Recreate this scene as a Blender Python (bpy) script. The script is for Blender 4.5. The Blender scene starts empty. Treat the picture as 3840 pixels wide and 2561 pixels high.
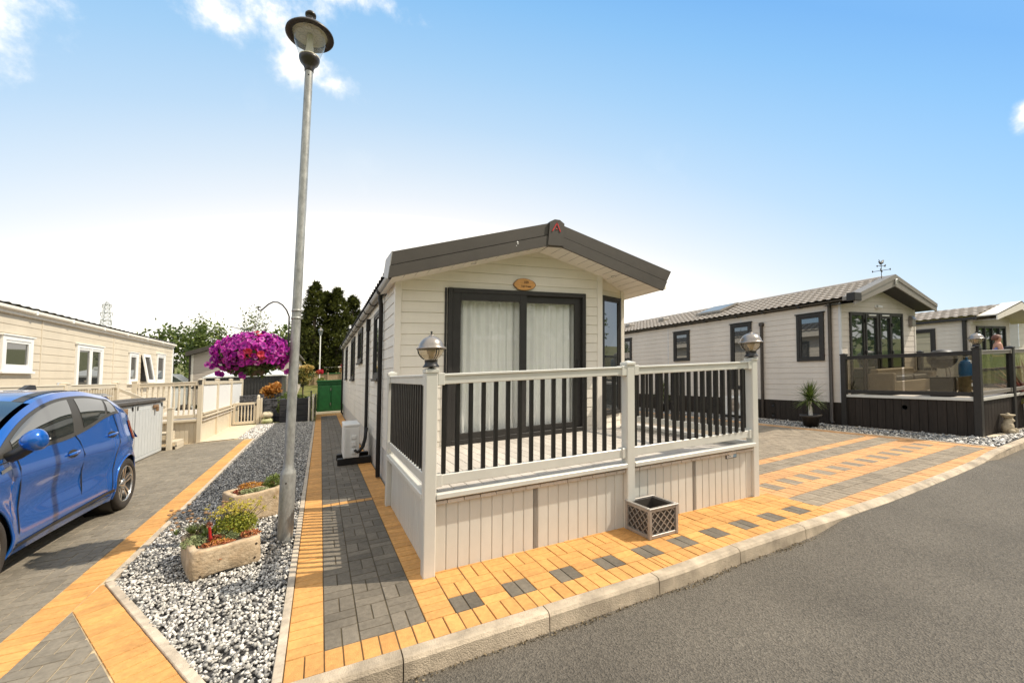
SKY_STR=.15; SUN_STR=3.3; EXPO=.66
CLOUD_FILL_COL=(1.34,1.29,1.20)  # visible clouds, and the unseen overhead cover added for fill light
SKYRAMP=[(0,(1.5,1.40,1.25)),(.04,(1.04,1.03,1.02)),(.11,(.92,.965,1.0)),(.22,(.78,.89,.985)),(.42,(.56,.77,.975)),(.62,(.41,.68,.965)),(.85,(.27,.575,.945)),(1.0,(.195,.49,.92))]
CLOUDS=[(-.108,.806,.588,.100,.060,.85),(-.150,.812,.562,.055,.040,.8),(-.045,.845,.538,.060,.040,.8),(.008,.853,.522,.048,.022,.7),(-.425,.787,.465,.060,.075,.95),(.020,.775,.645,.07,.014,.45),(.915,.226,.360,.010,.022,.6)]
CAMR=((.9099137,-.0254774,-.4140144),(-.4147226,-.0369076,-.9091991),(.0078837,.9989939,-.0441488))
import bpy, bmesh, math, random
import numpy as np
from mathutils import Vector, Matrix
random.seed(7); rng = np.random.default_rng(11)
PI = math.pi
SX, SY = 0.03306, -0.04501          # the whole park lies on a gentle hillside: rises to the right, falls to the back
sc = bpy.context.scene; COL = sc.collection
def terr(a, b):                      # height of the terrain above the near hillside plane
    if b <= 22: return 0.0
    if b < 40: return 1.37*(0.5-0.5*math.cos(PI*(b-22)/18))
    return 1.37+0.045*(b-40)
def W(a, b, c): return (a, b, c+SX*a+SY*b)
class MB:
    """collects faces in site coordinates (a to the right, b to the back, c above the ground)"""
    def __init__(s): s.v=[]; s.f=[]; s.m=[]; s.sm=[]; s.t=[]
    def add(s, vs, fs, mat=0, smooth=False, tone=0.5):
        o=len(s.v); s.v.extend(vs)
        for f in fs:
            s.f.append(tuple(o+i for i in f)); s.m.append(mat); s.sm.append(smooth); s.t.append(tone)
    def box(s, a0,a1,b0,b1,c0,c1, bev=0.0, mat=0, tone=.5):
        s.obox(((a0+a1)/2,(b0+b1)/2,(c0+c1)/2), ((a1-a0)/2,0,0),(0,(b1-b0)/2,0),(0,0,(c1-c0)/2), bev, mat, tone)
    def obox(s, ctr, A, B, C, bev=0.0, mat=0, tone=.5):
        ctr=Vector(ctr); ax=[Vector(A),Vector(B),Vector(C)]; L=[max(x.length,1e-6) for x in ax]
        sg=[(x,y,z) for x in (-1,1) for y in (-1,1) for z in (-1,1)]
        if bev<=0:
            vs=[tuple(ctr+ax[0]*x+ax[1]*y+ax[2]*z) for x,y,z in sg]
            s.add(vs,[(0,1,3,2),(4,6,7,5),(0,4,5,1),(2,3,7,6),(0,2,6,4),(1,5,7,3)],mat,False,tone); return
        k=[1-min(bev/l,.45) for l in L]; vs=[]
        for g in sg:
            for i in range(3):
                q=[g[j]*(1 if j==i else k[j]) for j in range(3)]
                vs.append(tuple(ctr+ax[0]*q[0]+ax[1]*q[1]+ax[2]*q[2]))
        idx=lambda x,y,z:(x>0)*4+(y>0)*2+(z>0)
        fs=[]
        for i in range(3):
            j,l=(i+1)%3,(i+2)%3
            for w in (-1,1):
                ring=[]
                for u,v in ((-1,-1),(1,-1),(1,1),(-1,1)):
                    g=[0,0,0]; g[i]=w; g[j]=u; g[l]=v; ring.append(idx(*g)*3+i)
                fs.append(tuple(ring))
            for u in (-1,1):
                for v in (-1,1):
                    g1=[0,0,0]; g1[j]=u; g1[l]=v; g1[i]=-1; g2=list(g1); g2[i]=1
                    fs.append((idx(*g1)*3+j,idx(*g2)*3+j,idx(*g2)*3+l,idx(*g1)*3+l))
        for n in range(8): fs.append((n*3,n*3+1,n*3+2))
        s.add(vs,fs,mat,False,tone)
    def bar(s, p, q, w, h, up=(0,0,1), bev=0, mat=0):
        p=Vector(p); q=Vector(q); d=(q-p); n=d.normalized(); u=Vector(up); x=n.cross(u)
        if x.length<1e-4: x=n.cross(Vector((1,0,0)))
        x.normalize(); y=x.cross(n)
        s.obox((p+q)/2, d/2, x*(w/2), y*(h/2), bev, mat)
    def tube(s, pts, r, n=8, mat=0, closed=False, cap=True, smooth=True, tone=.5):
        pts=[Vector(p) for p in pts]; m=len(pts); rs=r if isinstance(r,(list,tuple)) else [r]*m
        vs=[]; fs=[]; pu=None
        for i,p in enumerate(pts):
            t=(pts[(i+1)%m]-pts[i-1]) if closed else (pts[min(i+1,m-1)]-pts[max(i-1,0)])
            t.normalize()
            u=pu-t*pu.dot(t) if pu is not None else t.cross(Vector((0,0,1)) if abs(t.z)<.9 else Vector((1,0,0)))
            u.normalize(); pu=u; w=t.cross(u)
            for k in range(n):
                an=2*PI*k/n; vs.append(tuple(p+u*(rs[i]*math.cos(an))+w*(rs[i]*math.sin(an))))
        for i in range(m if closed else m-1):
            j=(i+1)%m
            for k in range(n): fs.append((i*n+k,i*n+(k+1)%n,j*n+(k+1)%n,j*n+k))
        s.add(vs,fs,mat,smooth,tone)
        if cap and not closed:
            s.add(vs[:n],[tuple(range(n))[::-1]],mat,False,tone); s.add(vs[-n:],[tuple(range(n))],mat,False,tone)
    def lathe(s, prof, ctr=(0,0,0), n=24, mat=0, smooth=True, axis=None, lean=(0,0), tone=.5, arc=1.0):
        """profile of (r, h) turned about an axis through ctr (default: upright)"""
        ctr=Vector(ctr); ax=Vector(axis).normalized() if axis else Vector((0,0,1))
        u=ax.cross(Vector((0,0,1)) if abs(ax.z)<.9 else Vector((0,1,0))).normalized() if axis else Vector((1,0,0)); w=ax.cross(u)
        vs=[]; fs=[]; N=n if arc>=1 else n+1
        for r,h in prof:
            for k in range(N):
                an=2*PI*arc*k/n
                q=ctr+ax*h+u*(r*math.cos(an))+w*(r*math.sin(an)); vs.append((q.x+lean[0]*h,q.y+lean[1]*h,q.z))
        for i in range(len(prof)-1):
            for k in range(n): 
                k2=(k+1)%N
                fs.append((i*N+k,i*N+k2,(i+1)*N+k2,(i+1)*N+k))
        s.add(vs,fs,mat,smooth,tone)
    def poly(s, pts, mat=0, tone=.5): s.add([tuple(p) for p in pts],[tuple(range(len(pts)))],mat,False,tone)
    def prism(s, pts, vec, mat=0):
        n=len(pts); v=Vector(vec); vs=[tuple(p) for p in pts]+[tuple(Vector(p)+v) for p in pts]
        s.add(vs,[tuple(range(n))[::-1],tuple(range(n,2*n))]+[(i,(i+1)%n,n+(i+1)%n,n+i) for i in range(n)],mat)
    def grid(s, fn, nu, nv, mat=0, smooth=True, tone=.5):
        vs=[tuple(fn(i/nu,j/nv)) for i in range(nu+1) for j in range(nv+1)]
        s.add(vs,[(i*(nv+1)+j,(i+1)*(nv+1)+j,(i+1)*(nv+1)+j+1,i*(nv+1)+j+1) for i in range(nu) for j in range(nv)],mat,smooth,tone)
    def build(s, name, mats, parent=None, org=None, recalc=None):
        """org: (a,b,c) origin of the object or of its parent; vertices become local to it"""
        if parent is not None: o3=parent['_o']
        else: o3=org if org is not None else (0,0,0)
        O=W(*o3); me=bpy.data.meshes.new(name)
        V=np.array(s.v,dtype=float); 
        V=np.stack([V[:,0]-O[0],V[:,1]-O[1],V[:,2]+SX*V[:,0]+SY*V[:,1]-O[2]],1)
        me.from_pydata(V.tolist(),[],s.f)
        mats=mats if isinstance(mats,(list,tuple)) else [mats]
        for m in mats: me.materials.append(m)
        me.polygons.foreach_set('material_index',s.m); me.polygons.foreach_set('use_smooth',s.sm)
        if any(t!=.5 for t in s.t):
            at=me.attributes.new('tone','FLOAT','FACE'); at.data.foreach_set('value',s.t)
        if recalc or (recalc is None and len(s.f)<6000):
            bm=bmesh.new(); bm.from_mesh(me); bmesh.ops.recalc_face_normals(bm,faces=bm.faces); bm.to_mesh(me); bm.free()
        me.update()
        ob=bpy.data.objects.new(name,me); COL.objects.link(ob)
        if parent is not None:
            ob.parent=parent; ob['_o']=o3
        else:
            ob.location=O; ob['_o']=o3
        return ob
def tag(o, label, cat, group=None):
    o['label']=label; o['category']=cat
    if group: o['group']=group
    return o
def thing(name, label, cat, org, group=None):
    o=bpy.data.objects.new(name,None); COL.objects.link(o); o.location=W(*org); o['_o']=tuple(org); o.empty_display_size=.1
    return tag(o,label,cat,group)
def structure(o, kind='structure'): o['kind']=kind; return o
def shift(o, d): 
    w=W(*d); o.location=(o.location[0]+w[0],o.location[1]+w[1],o.location[2]+w[2])
def cp(o, d=(0,0,0), parent=None):   # copy one part, moved by d
    c=o.copy(); COL.objects.link(c); c.parent=parent or o.parent
    w=W(*d); c.location=(o.location[0]+w[0],o.location[1]+w[1],o.location[2]+w[2]); return c
def dup(root, d, label, group=None): # a copy of a thing with its parts and their sub-parts
    r=root.copy(); COL.objects.link(r); shift(r,d); r['label']=label
    if group: r['group']=group
    for ch in root.children:
        c=ch.copy(); COL.objects.link(c); c.parent=r
        for g in ch.children:
            k=g.copy(); COL.objects.link(k); k.parent=c
    return r
# ---------------------------------------------------------------- materials
def nd(nt,t,**k):
    n=nt.nodes.new(t)
    for a,b in k.items():
        if a in n.inputs: n.inputs[a].default_value=b
        else: setattr(n,a,b)
    return n
def M(name, col, rough=.5, metal=0., var=0., vs=6., bump=0., bs=60., tone=0., coat=0., spec=.5, col2=None, stretch=(1,1,1), trans=0., ramp=None, sub=0., detail=4, ior=None, stain=0., ss=1.3, sst=(1,1,1)):
    m=bpy.data.materials.new(name); m.use_nodes=True; nt=m.node_tree; p=nt.nodes['Principled BSDF']; L=nt.links.new
    c4=(*col,1) if col else (0.5,.5,.5,1)
    p.inputs['Base Color'].default_value=c4; p.inputs['Roughness'].default_value=rough; p.inputs['Metallic'].default_value=metal
    p.inputs['Specular IOR Level'].default_value=spec; p.inputs['Coat Weight'].default_value=coat; p.inputs['Coat Roughness'].default_value=.04
    if ior: p.inputs['IOR'].default_value=ior
    if trans: p.inputs['Transmission Weight'].default_value=trans
    tc=nd(nt,'ShaderNodeTexCoord'); mp=nd(nt,'ShaderNodeMapping'); mp.inputs['Scale'].default_value=stretch; L(tc.outputs['Object'],mp.inputs['Vector'])
    out=None
    if ramp:
        at=nd(nt,'ShaderNodeAttribute',attribute_name='tone'); cr=nd(nt,'ShaderNodeValToRGB'); e=cr.color_ramp.elements
        while len(e)<len(ramp): e.new(.5)
        for i,(q,c) in enumerate(ramp): e[i].position=q; e[i].color=(*c,1)
        cr.color_ramp.interpolation='LINEAR'
        L(at.outputs['Fac'],cr.inputs['Fac']); out=cr.outputs['Color']
    if var:
        nz=nd(nt,'ShaderNodeTexNoise'); nz.inputs['Scale'].default_value=vs; nz.inputs['Detail'].default_value=detail; nz.inputs['Roughness'].default_value=.65
        L(mp.outputs['Vector'],nz.inputs['Vector'])
        mr=nd(nt,'ShaderNodeMapRange'); mr.inputs['From Min'].default_value=.3; mr.inputs['From Max'].default_value=.7
        L(nz.outputs['Fac'],mr.inputs['Value'])
        mx=nd(nt,'ShaderNodeMix',data_type='RGBA')
        if out is None:
            mx.inputs['A'].default_value=(*[x*(1-var) for x in col],1); mx.inputs['B'].default_value=(*(col2 or [min(1,x*(1+var)) for x in col]),1)
        else:
            mx.blend_type='MULTIPLY'; mx.inputs['Factor'].default_value=1
            g=nd(nt,'ShaderNodeMapRange'); g.inputs['To Min'].default_value=1-var; g.inputs['To Max'].default_value=1+var; L(nz.outputs['Fac'],g.inputs['Value'])
            L(out,mx.inputs['A']); L(g.outputs['Result'],mx.inputs['B'])
        if out is None: L(mr.outputs['Result'],mx.inputs['Factor'])
        out=mx.outputs['Result']
    if tone:
        at=nd(nt,'ShaderNodeAttribute',attribute_name='tone'); g=nd(nt,'ShaderNodeMapRange'); g.inputs['To Min'].default_value=1-tone; g.inputs['To Max'].default_value=1+tone
        L(at.outputs['Fac'],g.inputs['Value']); mx=nd(nt,'ShaderNodeMix',data_type='RGBA',blend_type='MULTIPLY'); mx.inputs['Factor'].default_value=1
        if out is None: mx.inputs['A'].default_value=c4
        else: L(out,mx.inputs['A'])
        L(g.outputs['Result'],mx.inputs['B']); out=mx.outputs['Result']
    if stain:                            # weathering: broad uneven patches
        m2_=nd(nt,'ShaderNodeMapping'); m2_.inputs['Scale'].default_value=sst; L(tc.outputs['Object'],m2_.inputs['Vector'])
        n3=nd(nt,'ShaderNodeTexNoise'); n3.inputs['Scale'].default_value=ss; n3.inputs['Detail'].default_value=9; n3.inputs['Roughness'].default_value=.7; L(m2_.outputs['Vector'],n3.inputs['Vector'])
        g=nd(nt,'ShaderNodeMapRange'); g.inputs['From Min'].default_value=.32; g.inputs['From Max'].default_value=.62; g.inputs['To Min'].default_value=1-stain; g.inputs['To Max'].default_value=1.03; L(n3.outputs['Fac'],g.inputs['Value'])
        mx=nd(nt,'ShaderNodeMix',data_type='RGBA',blend_type='MULTIPLY'); mx.inputs['Factor'].default_value=1
        if out is None: mx.inputs['A'].default_value=c4
        else: L(out,mx.inputs['A'])
        L(g.outputs['Result'],mx.inputs['B']); out=mx.outputs['Result']
    if out is not None: L(out,p.inputs['Base Color'])
    if bump:
        nb=nd(nt,'ShaderNodeTexNoise'); nb.inputs['Scale'].default_value=bs; nb.inputs['Detail'].default_value=5; L(mp.outputs['Vector'],nb.inputs['Vector'])
        b=nd(nt,'ShaderNodeBump'); b.inputs['Strength'].default_value=bump; b.inputs['Distance'].default_value=.01; L(nb.outputs['Fac'],b.inputs['Height']); L(b.outputs['Normal'],p.inputs['Normal'])
    if sub:
        # thin leaves and cloth let light through
        tr=nd(nt,'ShaderNodeBsdfTranslucent'); ms=nd(nt,'ShaderNodeMixShader'); ms.inputs['Fac'].default_value=sub
        if out is not None: L(out,tr.inputs['Color'])
        else: tr.inputs['Color'].default_value=c4
        L(p.outputs['BSDF'],ms.inputs[1]); L(tr.outputs['BSDF'],ms.inputs[2]); L(ms.outputs['Shader'],nt.nodes['Material Output'].inputs['Surface'])
    return m
def GLASS(name, tint=(.9,.93,.92), refl=1.5, rough=0.0, haze=0., base=(.8,.85,.85)):
    """thin clear sheet: straight-through transparency plus a Fresnel mirror"""
    m=bpy.data.materials.new(name); m.use_nodes=True; nt=m.node_tree; L=nt.links.new
    nt.nodes.remove(nt.nodes['Principled BSDF'])
    t=nd(nt,'ShaderNodeBsdfTransparent'); t.inputs['Color'].default_value=(*tint,1)
    g=nd(nt,'ShaderNodeBsdfGlossy'); g.inputs['Roughness'].default_value=rough
    lw=nd(nt,'ShaderNodeLayerWeight'); lw.inputs['Blend'].default_value=.5; f0=((refl-1)/(refl+1))**2; pw=nd(nt,'ShaderNodeMath',operation='POWER'); L(lw.outputs['Facing'],pw.inputs[0]); pw.inputs[1].default_value=5; fr=nd(nt,'ShaderNodeMath',operation='MULTIPLY_ADD'); L(pw.outputs[0],fr.inputs[0]); fr.inputs[1].default_value=1-f0; fr.inputs[2].default_value=f0
    ms=nd(nt,'ShaderNodeMixShader'); L(fr.outputs[0],ms.inputs['Fac']); L(g.outputs['BSDF'],ms.inputs[2])
    if haze:
        d=nd(nt,'ShaderNodeBsdfDiffuse'); d.inputs['Color'].default_value=(*base,1); m2=nd(nt,'ShaderNodeMixShader'); m2.inputs['Fac'].default_value=haze
        L(t.outputs['BSDF'],m2.inputs[1]); L(d.outputs['BSDF'],m2.inputs[2]); L(m2.outputs['Shader'],ms.inputs[1])
    else: L(t.outputs['BSDF'],ms.inputs[1])
    L(ms.outputs['Shader'],nt.nodes['Material Output'].inputs['Surface'])
    return m
mt={}
mt['clad']=M('cream_cladding',(.74,.69,.60),.62,var=.05,vs=3,bump=.12,bs=90,stretch=(.25,.25,4),stain=0.07,ss=1.6,sst=(1,1,.25))
mt['clad2']=M('stone_cladding',(.62,.565,.50),.62,var=.05,vs=3,bump=.12,bs=90,stretch=(.25,.25,4),stain=0.08,ss=1.4,sst=(1,1,.25))
mt['cladL']=M('sand_cladding',(.62,.545,.425),.62,var=.05,vs=3,bump=.12,bs=90,stretch=(.25,.25,4),stain=0.08,ss=1.4,sst=(1,1,.25))
mt['cladG']=M('taupe_cladding',(.46,.40,.345),.62,var=.05,vs=3,bump=.1,bs=60)
mt['cladW']=M('ivory_cladding',(.66,.62,.54),.62,var=.05,vs=3)
mt['trim']=M('cream_trim',(.74,.69,.61),.5,var=.03,vs=4)
mt['greytrim']=M('pale_grey_trim',(.55,.56,.57),.5,var=.03)
mt['anth']=M('anthracite_plastic',(.030,.028,.026),.5,spec=.3,var=.12,vs=9,bump=.04,bs=200)
mt['fascia']=M('umber_fascia',(.058,.049,.039),.6,var=.08,vs=5,bump=.03,bs=120,stain=0.25,ss=2.0,sst=(.4,1,1))
mt['fascia2']=M('taupe_fascia',(.215,.195,.168),.5,var=.06,vs=5)
mt['black']=M('black_plastic',(.016,.015,.014),.45,spec=.3,var=.2,vs=10)
mt['pipe']=M('black_downpipe',(.014,.012,.011),.45,spec=.3,var=.2,vs=8)
mt['brown']=M('brown_downpipe',(.045,.035,.028),.38,var=.2,vs=8)
mt['gutter']=M('grey_gutter',(.30,.29,.275),.4,var=.08)
mt['upvc']=M('cream_upvc',(.60,.59,.54),.33,var=.03,vs=3,bump=.015,bs=40,stain=0.08,ss=3.0,sst=(1,1,.3))
mt['upvcL']=M('warm_cream_upvc',(.64,.565,.44),.35,var=.03,vs=3)
mt['white']=M('white_upvc',(.80,.80,.78),.3,var=.02)
mt['deck']=M('composite_deck_board',(.56,.51,.45),.6,var=.09,vs=7,bump=.15,bs=120,tone=.10,stretch=(4,.4,1),stain=0.15,ss=2.0)
mt['deckgrey']=M('grey_deck_board',(.40,.40,.40),.6,var=.1,vs=7,tone=.08)
mt['skirt2']=M('dark_plank_skirting',(.034,.027,.022),.7,spec=.2,var=.25,vs=5,bump=.2,bs=80,stretch=(4,4,.3),stain=0.3,ss=2.5,sst=(1,1,.3))
mt['skirt1']=M('panel_skirting',(.56,.54,.50),.55,var=.05,vs=4)
mt['orange2']=M('peach_block',(.60,.325,.14),.85,var=.16,vs=26,bump=.5,bs=160,tone=.13,detail=6,stain=0.22,ss=2.2)
mt['orange']=M('orange_block',(.64,.325,.098),.85,var=.16,vs=26,bump=.5,bs=160,tone=.13,detail=6,stain=0.22,ss=2.2)
mt['char']=M('charcoal_block',(.165,.140,.106),.85,var=.22,vs=30,bump=.5,bs=160,tone=.24,detail=6,stain=0.25,ss=1.8)
mt['brind']=M('brindle_block',(.285,.232,.168),.85,var=.2,vs=26,bump=.5,bs=160,tone=.16,detail=6,stain=0.25,ss=1.8)
mt['kerb']=M('concrete_kerb',(.50,.41,.30),.85,var=.30,vs=5,bump=.7,bs=110,tone=.09,detail=9,stain=0.42,ss=3.0,sst=(1,1,.45))
mt['edging']=M('concrete_edging',(.55,.46,.35),.85,var=.12,vs=12,bump=.4,bs=120,stain=0.35,ss=3.0)
mt['concrete']=M('concrete_path',(.62,.53,.40),.85,var=.1,vs=6,bump=.3,bs=80)
mt['sandL']=M('pale_joint_sand',(.46,.36,.22),.95,var=.4,vs=9,bump=.4,bs=200)
mt['brindL']=M('olive_grey_block',(.235,.203,.155),.85,var=.2,vs=26,bump=.5,bs=160,tone=.16,detail=6,stain=0.25,ss=1.8)
mt['sand']=M('joint_sand',(.30,.21,.115),.95,var=.5,vs=2.6,col2=(.05,.043,.020),bump=.6,bs=200,detail=8)
mt['gravelbase']=M('gravel_bed_soil',(.055,.052,.05),.95,var=.4,vs=40)
mt['grav']=M('mixed_gravel',None,.75,ramp=[(0,(.11,.107,.104)),(.30,(.195,.19,.183)),(.55,(.33,.315,.285)),(.78,(.53,.50,.45)),(1,(.82,.78,.72))],var=.2,vs=60)
mt['gravw']=M('white_gravel',None,.75,ramp=[(0,(.12,.12,.12)),(.3,(.45,.42,.38)),(.6,(.68,.65,.60)),(1,(.85,.83,.80))],var=.2,vs=60)
mt['leaf']=M('green_leaf',None,.55,ramp=[(0,(.025,.042,.010)),(.45,(.075,.115,.022)),(.8,(.155,.20,.042)),(1,(.25,.29,.07))],sub=.3)
mt['conifer']=M('conifer_needles',None,.7,ramp=[(0,(.026,.036,.009)),(.5,(.09,.105,.022)),(.85,(.17,.175,.036)),(1,(.23,.22,.05))],sub=.25)
mt['pale_leaf']=M('pale_leaf',None,.6,ramp=[(0,(.06,.08,.04)),(.5,(.16,.19,.09)),(1,(.30,.33,.18))],sub=.3)
mt['orleaf']=M('orange_leaf',None,.5,ramp=[(0,(.10,.045,.012)),(.4,(.38,.15,.02)),(.75,(.58,.26,.05)),(1,(.66,.42,.14))],sub=.3)
mt['mixleaf']=M('olive_gold_leaf',None,.45,ramp=[(0,(.06,.07,.018)),(.4,(.19,.18,.04)),(.7,(.42,.30,.08)),(1,(.68,.46,.18))],sub=.3)
mt['yel']=M('yellow_sedum',None,.6,ramp=[(0,(.10,.14,.02)),(.4,(.30,.33,.04)),(.7,(.55,.47,.05)),(1,(.68,.55,.12))],sub=.3)
mt['amber']=M('amber_sedum',None,.6,ramp=[(0,(.25,.09,.02)),(.5,(.55,.24,.03)),(1,(.66,.38,.08))],sub=.25)
mt['rust']=M('rust_sedum',None,.6,ramp=[(0,(.12,.025,.015)),(.5,(.38,.10,.04)),(1,(.55,.26,.09))],sub=.2)
mt['sage']=M('sage_sedum',None,.65,ramp=[(0,(.10,.13,.05)),(.5,(.25,.29,.13)),(1,(.46,.47,.24))],sub=.2)
mt['wine']=M('wine_leaf',None,.45,ramp=[(0,(.06,.012,.01)),(.5,(.20,.045,.03)),(.8,(.42,.17,.09)),(1,(.62,.42,.30))],sub=.25)
mt['petal']=M('magenta_petal',None,.55,ramp=[(0,(.11,.004,.17)),(.3,(.28,.008,.27)),(.62,(.52,.016,.36)),(.9,(.70,.08,.50)),(1,(.82,.45,.72))],sub=.35)
mt['redpetal']=M('red_petal',None,.55,ramp=[(0,(.35,.01,.02)),(.6,(.58,.02,.06)),(1,(.70,.10,.14))],sub=.3)
mt['bark']=M('bark',(.11,.085,.06),.9,var=.4,vs=14,bump=.6,bs=60,stretch=(3,3,.5))
mt['galv']=M('galvanised_steel',(.36,.36,.34),.50,metal=.45,var=.30,vs=22,bump=.12,bs=90,detail=7,stretch=(1,1,.45),stain=0.22,ss=7,sst=(1,1,.4))
mt['lamp_dark']=M('lamp_dark_paint',(.030,.022,.018),.38,var=.2)
mt['lamp_in']=M('lamp_cream_tray',(.62,.56,.44),.6)
mt['led']=M('lamp_led_ring',(.48,.43,.34),.5)
mt['pewter']=M('pewter_metal',(.30,.27,.245),.30,metal=.55,var=.12,vs=30,bump=.05,bs=90)
mt['glow']=M('lamp_inner_glass',(.72,.60,.44),.3)
mt['iron']=M('black_iron',(.022,.020,.02),.4)
mt['stone']=M('sandstone',(.56,.39,.225),.9,var=.30,vs=9,col2=(.64,.51,.35),bump=.9,bs=38,detail=8,stain=0.3,ss=6)
mt['statue']=M('weathered_stone',(.44,.37,.26),.9,var=.25,vs=14,bump=.8,bs=40)
mt['soil']=M('soil',(.05,.035,.022),.95,var=.4,vs=30)
mt['bluecar']=M('blue_car_paint',(.003,.105,.45),.20,metal=.35,coat=1.,spec=.5)
mt['carblack']=M('car_black_trim',(.022,.020,.018),.35,var=.1)
mt['carplastic']=M('car_grey_plastic',(.05,.047,.042),.5)
mt['carglass']=M('car_tinted_glass',(.022,.027,.025),.03,spec=1.,ior=1.75,coat=.6)
mt['tyre']=M('tyre_rubber',(.035,.029,.024),.8,var=.2,vs=20,bump=.2,bs=80)
mt['alloy']=M('alloy_rim',(.55,.54,.52),.25,metal=.9)
mt['chrome']=M('chrome',(.75,.75,.75),.15,metal=1.)
mt['redlamp']=M('red_lens',(.28,.02,.02),.15,coat=1.)
mt['pane']=M('window_pane',(.035,.038,.038),.02,spec=1.,ior=1.9)
mt['paneblind']=M('pane_over_blind',(.30,.285,.20),.03,spec=1.,ior=1.7,var=.35,vs=1.6,stretch=(.3,.3,9))
mt['panegreen']=M('dark_green_pane',(.030,.042,.034),.02,spec=1.,ior=1.9)
mt['door_glass']=GLASS('patio_glass',(.98,.985,.98),1.42)
mt['balu_glass']=GLASS('balustrade_glass',(.64,.61,.54),1.55)
mt['clear']=GLASS('clear_acrylic',(.92,.94,.95),1.35,haze=.10)
mt['lantern_glass']=GLASS('lantern_glass',(.86,.80,.70),1.5,haze=.12,base=(.75,.66,.52))
mt['curtain']=M('white_net_curtain',(.93,.93,.89),.9,sub=.12,var=.03,vs=3)
mt['room']=M('room_wall',(.34,.33,.30),.9)
mt['frost']=M('frosted_screen',(.80,.80,.79),.4,var=.02)
mt['resin']=M('grey_resin',(.53,.55,.55),.5,var=.05,vs=5,bump=.05,bs=50)
mt['lid']=M('dark_resin_lid',(.085,.078,.072),.55,var=.1)
mt['silver']=M('silver_lattice',(.36,.335,.31),.38,metal=.4,var=.15,vs=30)
mt['planterin']=M('planter_dark_panel',(.060,.050,.042),.6,var=.2)
mt['ac']=M('white_enamel',(.72,.72,.69),.4,var=.03)
mt['green']=M('green_timber',(.006,.085,.018),.5,var=.25,vs=6,bump=.1,bs=60)
mt['wood']=M('honey_wood',(.60,.30,.085),.45,var=.22,vs=7,bump=.1,bs=40,stretch=(1,6,6))
mt['engrave']=M('burnt_lettering',(.10,.04,.012),.7)
mt['barkedge']=M('plaque_bark',(.25,.15,.08),.9,var=.3)
mt['red']=M('red_emblem',(.42,.015,.015),.5)
mt['fence']=M('weathered_fence',(.36,.27,.17),.85,var=.22,vs=5,stretch=(5,5,.5))
mt['stonewall']=M('black_stone_cladding',(.028,.028,.032),.75,var=.6,vs=11,col2=(.13,.13,.14),bump=1,bs=9)
mt['sleeper']=M('black_sleeper',(.022,.022,.026),.7,var=.4,vs=9,bump=.3,bs=30,stretch=(.5,.5,3))
mt['tile']=M('taupe_roof_tile',(.47,.415,.355),.55,var=.12,vs=8,bump=.05)
mt['tiledark']=M('dark_roof_tile',(.07,.065,.06),.55,var=.15,vs=8)
mt['whiteroof']=M('white_sheet_roof',(.72,.74,.72),.5,var=.05)
mt['ribbed']=M('anthracite_sheet',(.042,.042,.043),.5,var=.12,vs=4)
mt['asphalt']=None
mt['pylon']=M('pylon_steel',(.56,.58,.60),.6)
mt['yuccatrunk']=M('white_trunk',(.62,.60,.55),.8,var=.25,vs=20)
mt['pot']=M('charcoal_pot',(.040,.036,.034),.5,var=.15)
mt['whitepot']=M('pale_glazed_pot',(.55,.54,.52),.4,var=.08)
mt['skin']=M('skin',(.48,.24,.16),.55)
mt['hair']=M('auburn_hair',(.13,.045,.025),.6)
mt['blueshirt']=M('lavender_blue_shirt',(.20,.22,.47),.8)
mt['jeans']=M('dark_trousers',(.03,.035,.06),.8)
mt['bag']=M('compost_bag',(.50,.50,.30),.45,var=.3,vs=7,col2=(.62,.50,.40),bump=.3,bs=18)
mt['bag2']=M('green_compost_bag',(.40,.46,.16),.45,var=.3,vs=7,col2=(.60,.58,.36),bump=.3,bs=18)
mt['wicker']=M('taupe_wicker',(.28,.235,.18),.7,var=.2,vs=30,bump=.3,bs=60)
mt['gas']=M('blue_gas_bottle',(.03,.16,.42),.35)
mt['plate_print']=M('plate_print',(.70,.70,.68),.4)
mt['plate_ink']=M('plate_ink',(.05,.045,.06),.6)
mt['plate_sky']=M('plate_blue_print',(.25,.40,.55),.5)
mt['lens']=M('spot_lens',(.65,.62,.55),.2,metal=.6)
mt['vane']=M('black_vane',(.03,.03,.032),.5)
# ---------------------------------------------------------------- ground
def clip(poly, nx, ny, d):           # keep the side nx*a+ny*b >= d
    out=[]
    for i,p in enumerate(poly):
        q=poly[(i+1)%len(poly)]; fp=nx*p[0]+ny*p[1]-d; fq=nx*q[0]+ny*q[1]-d
        if fp>=0: out.append(p)
        if (fp>=0)!=(fq>=0): t=fp/(fp-fq); out.append((p[0]+t*(q[0]-p[0]),p[1]+t*(q[1]-p[1])))
    return out
def clip_convex(poly, region):
    for i,p in enumerate(region):
        q=region[(i+1)%len(region)]; nx,ny=-(q[1]-p[1]),q[0]-p[0]; l=math.hypot(nx,ny); nx/=l; ny/=l
        poly=clip(poly,nx,ny,nx*p[0]+ny*p[1])
        if len(poly)<3: return []
    return poly
def area(p): return .5*sum(p[i][0]*p[(i+1)%len(p)][1]-p[(i+1)%len(p)][0]*p[i][1] for i in range(len(p)))
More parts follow.
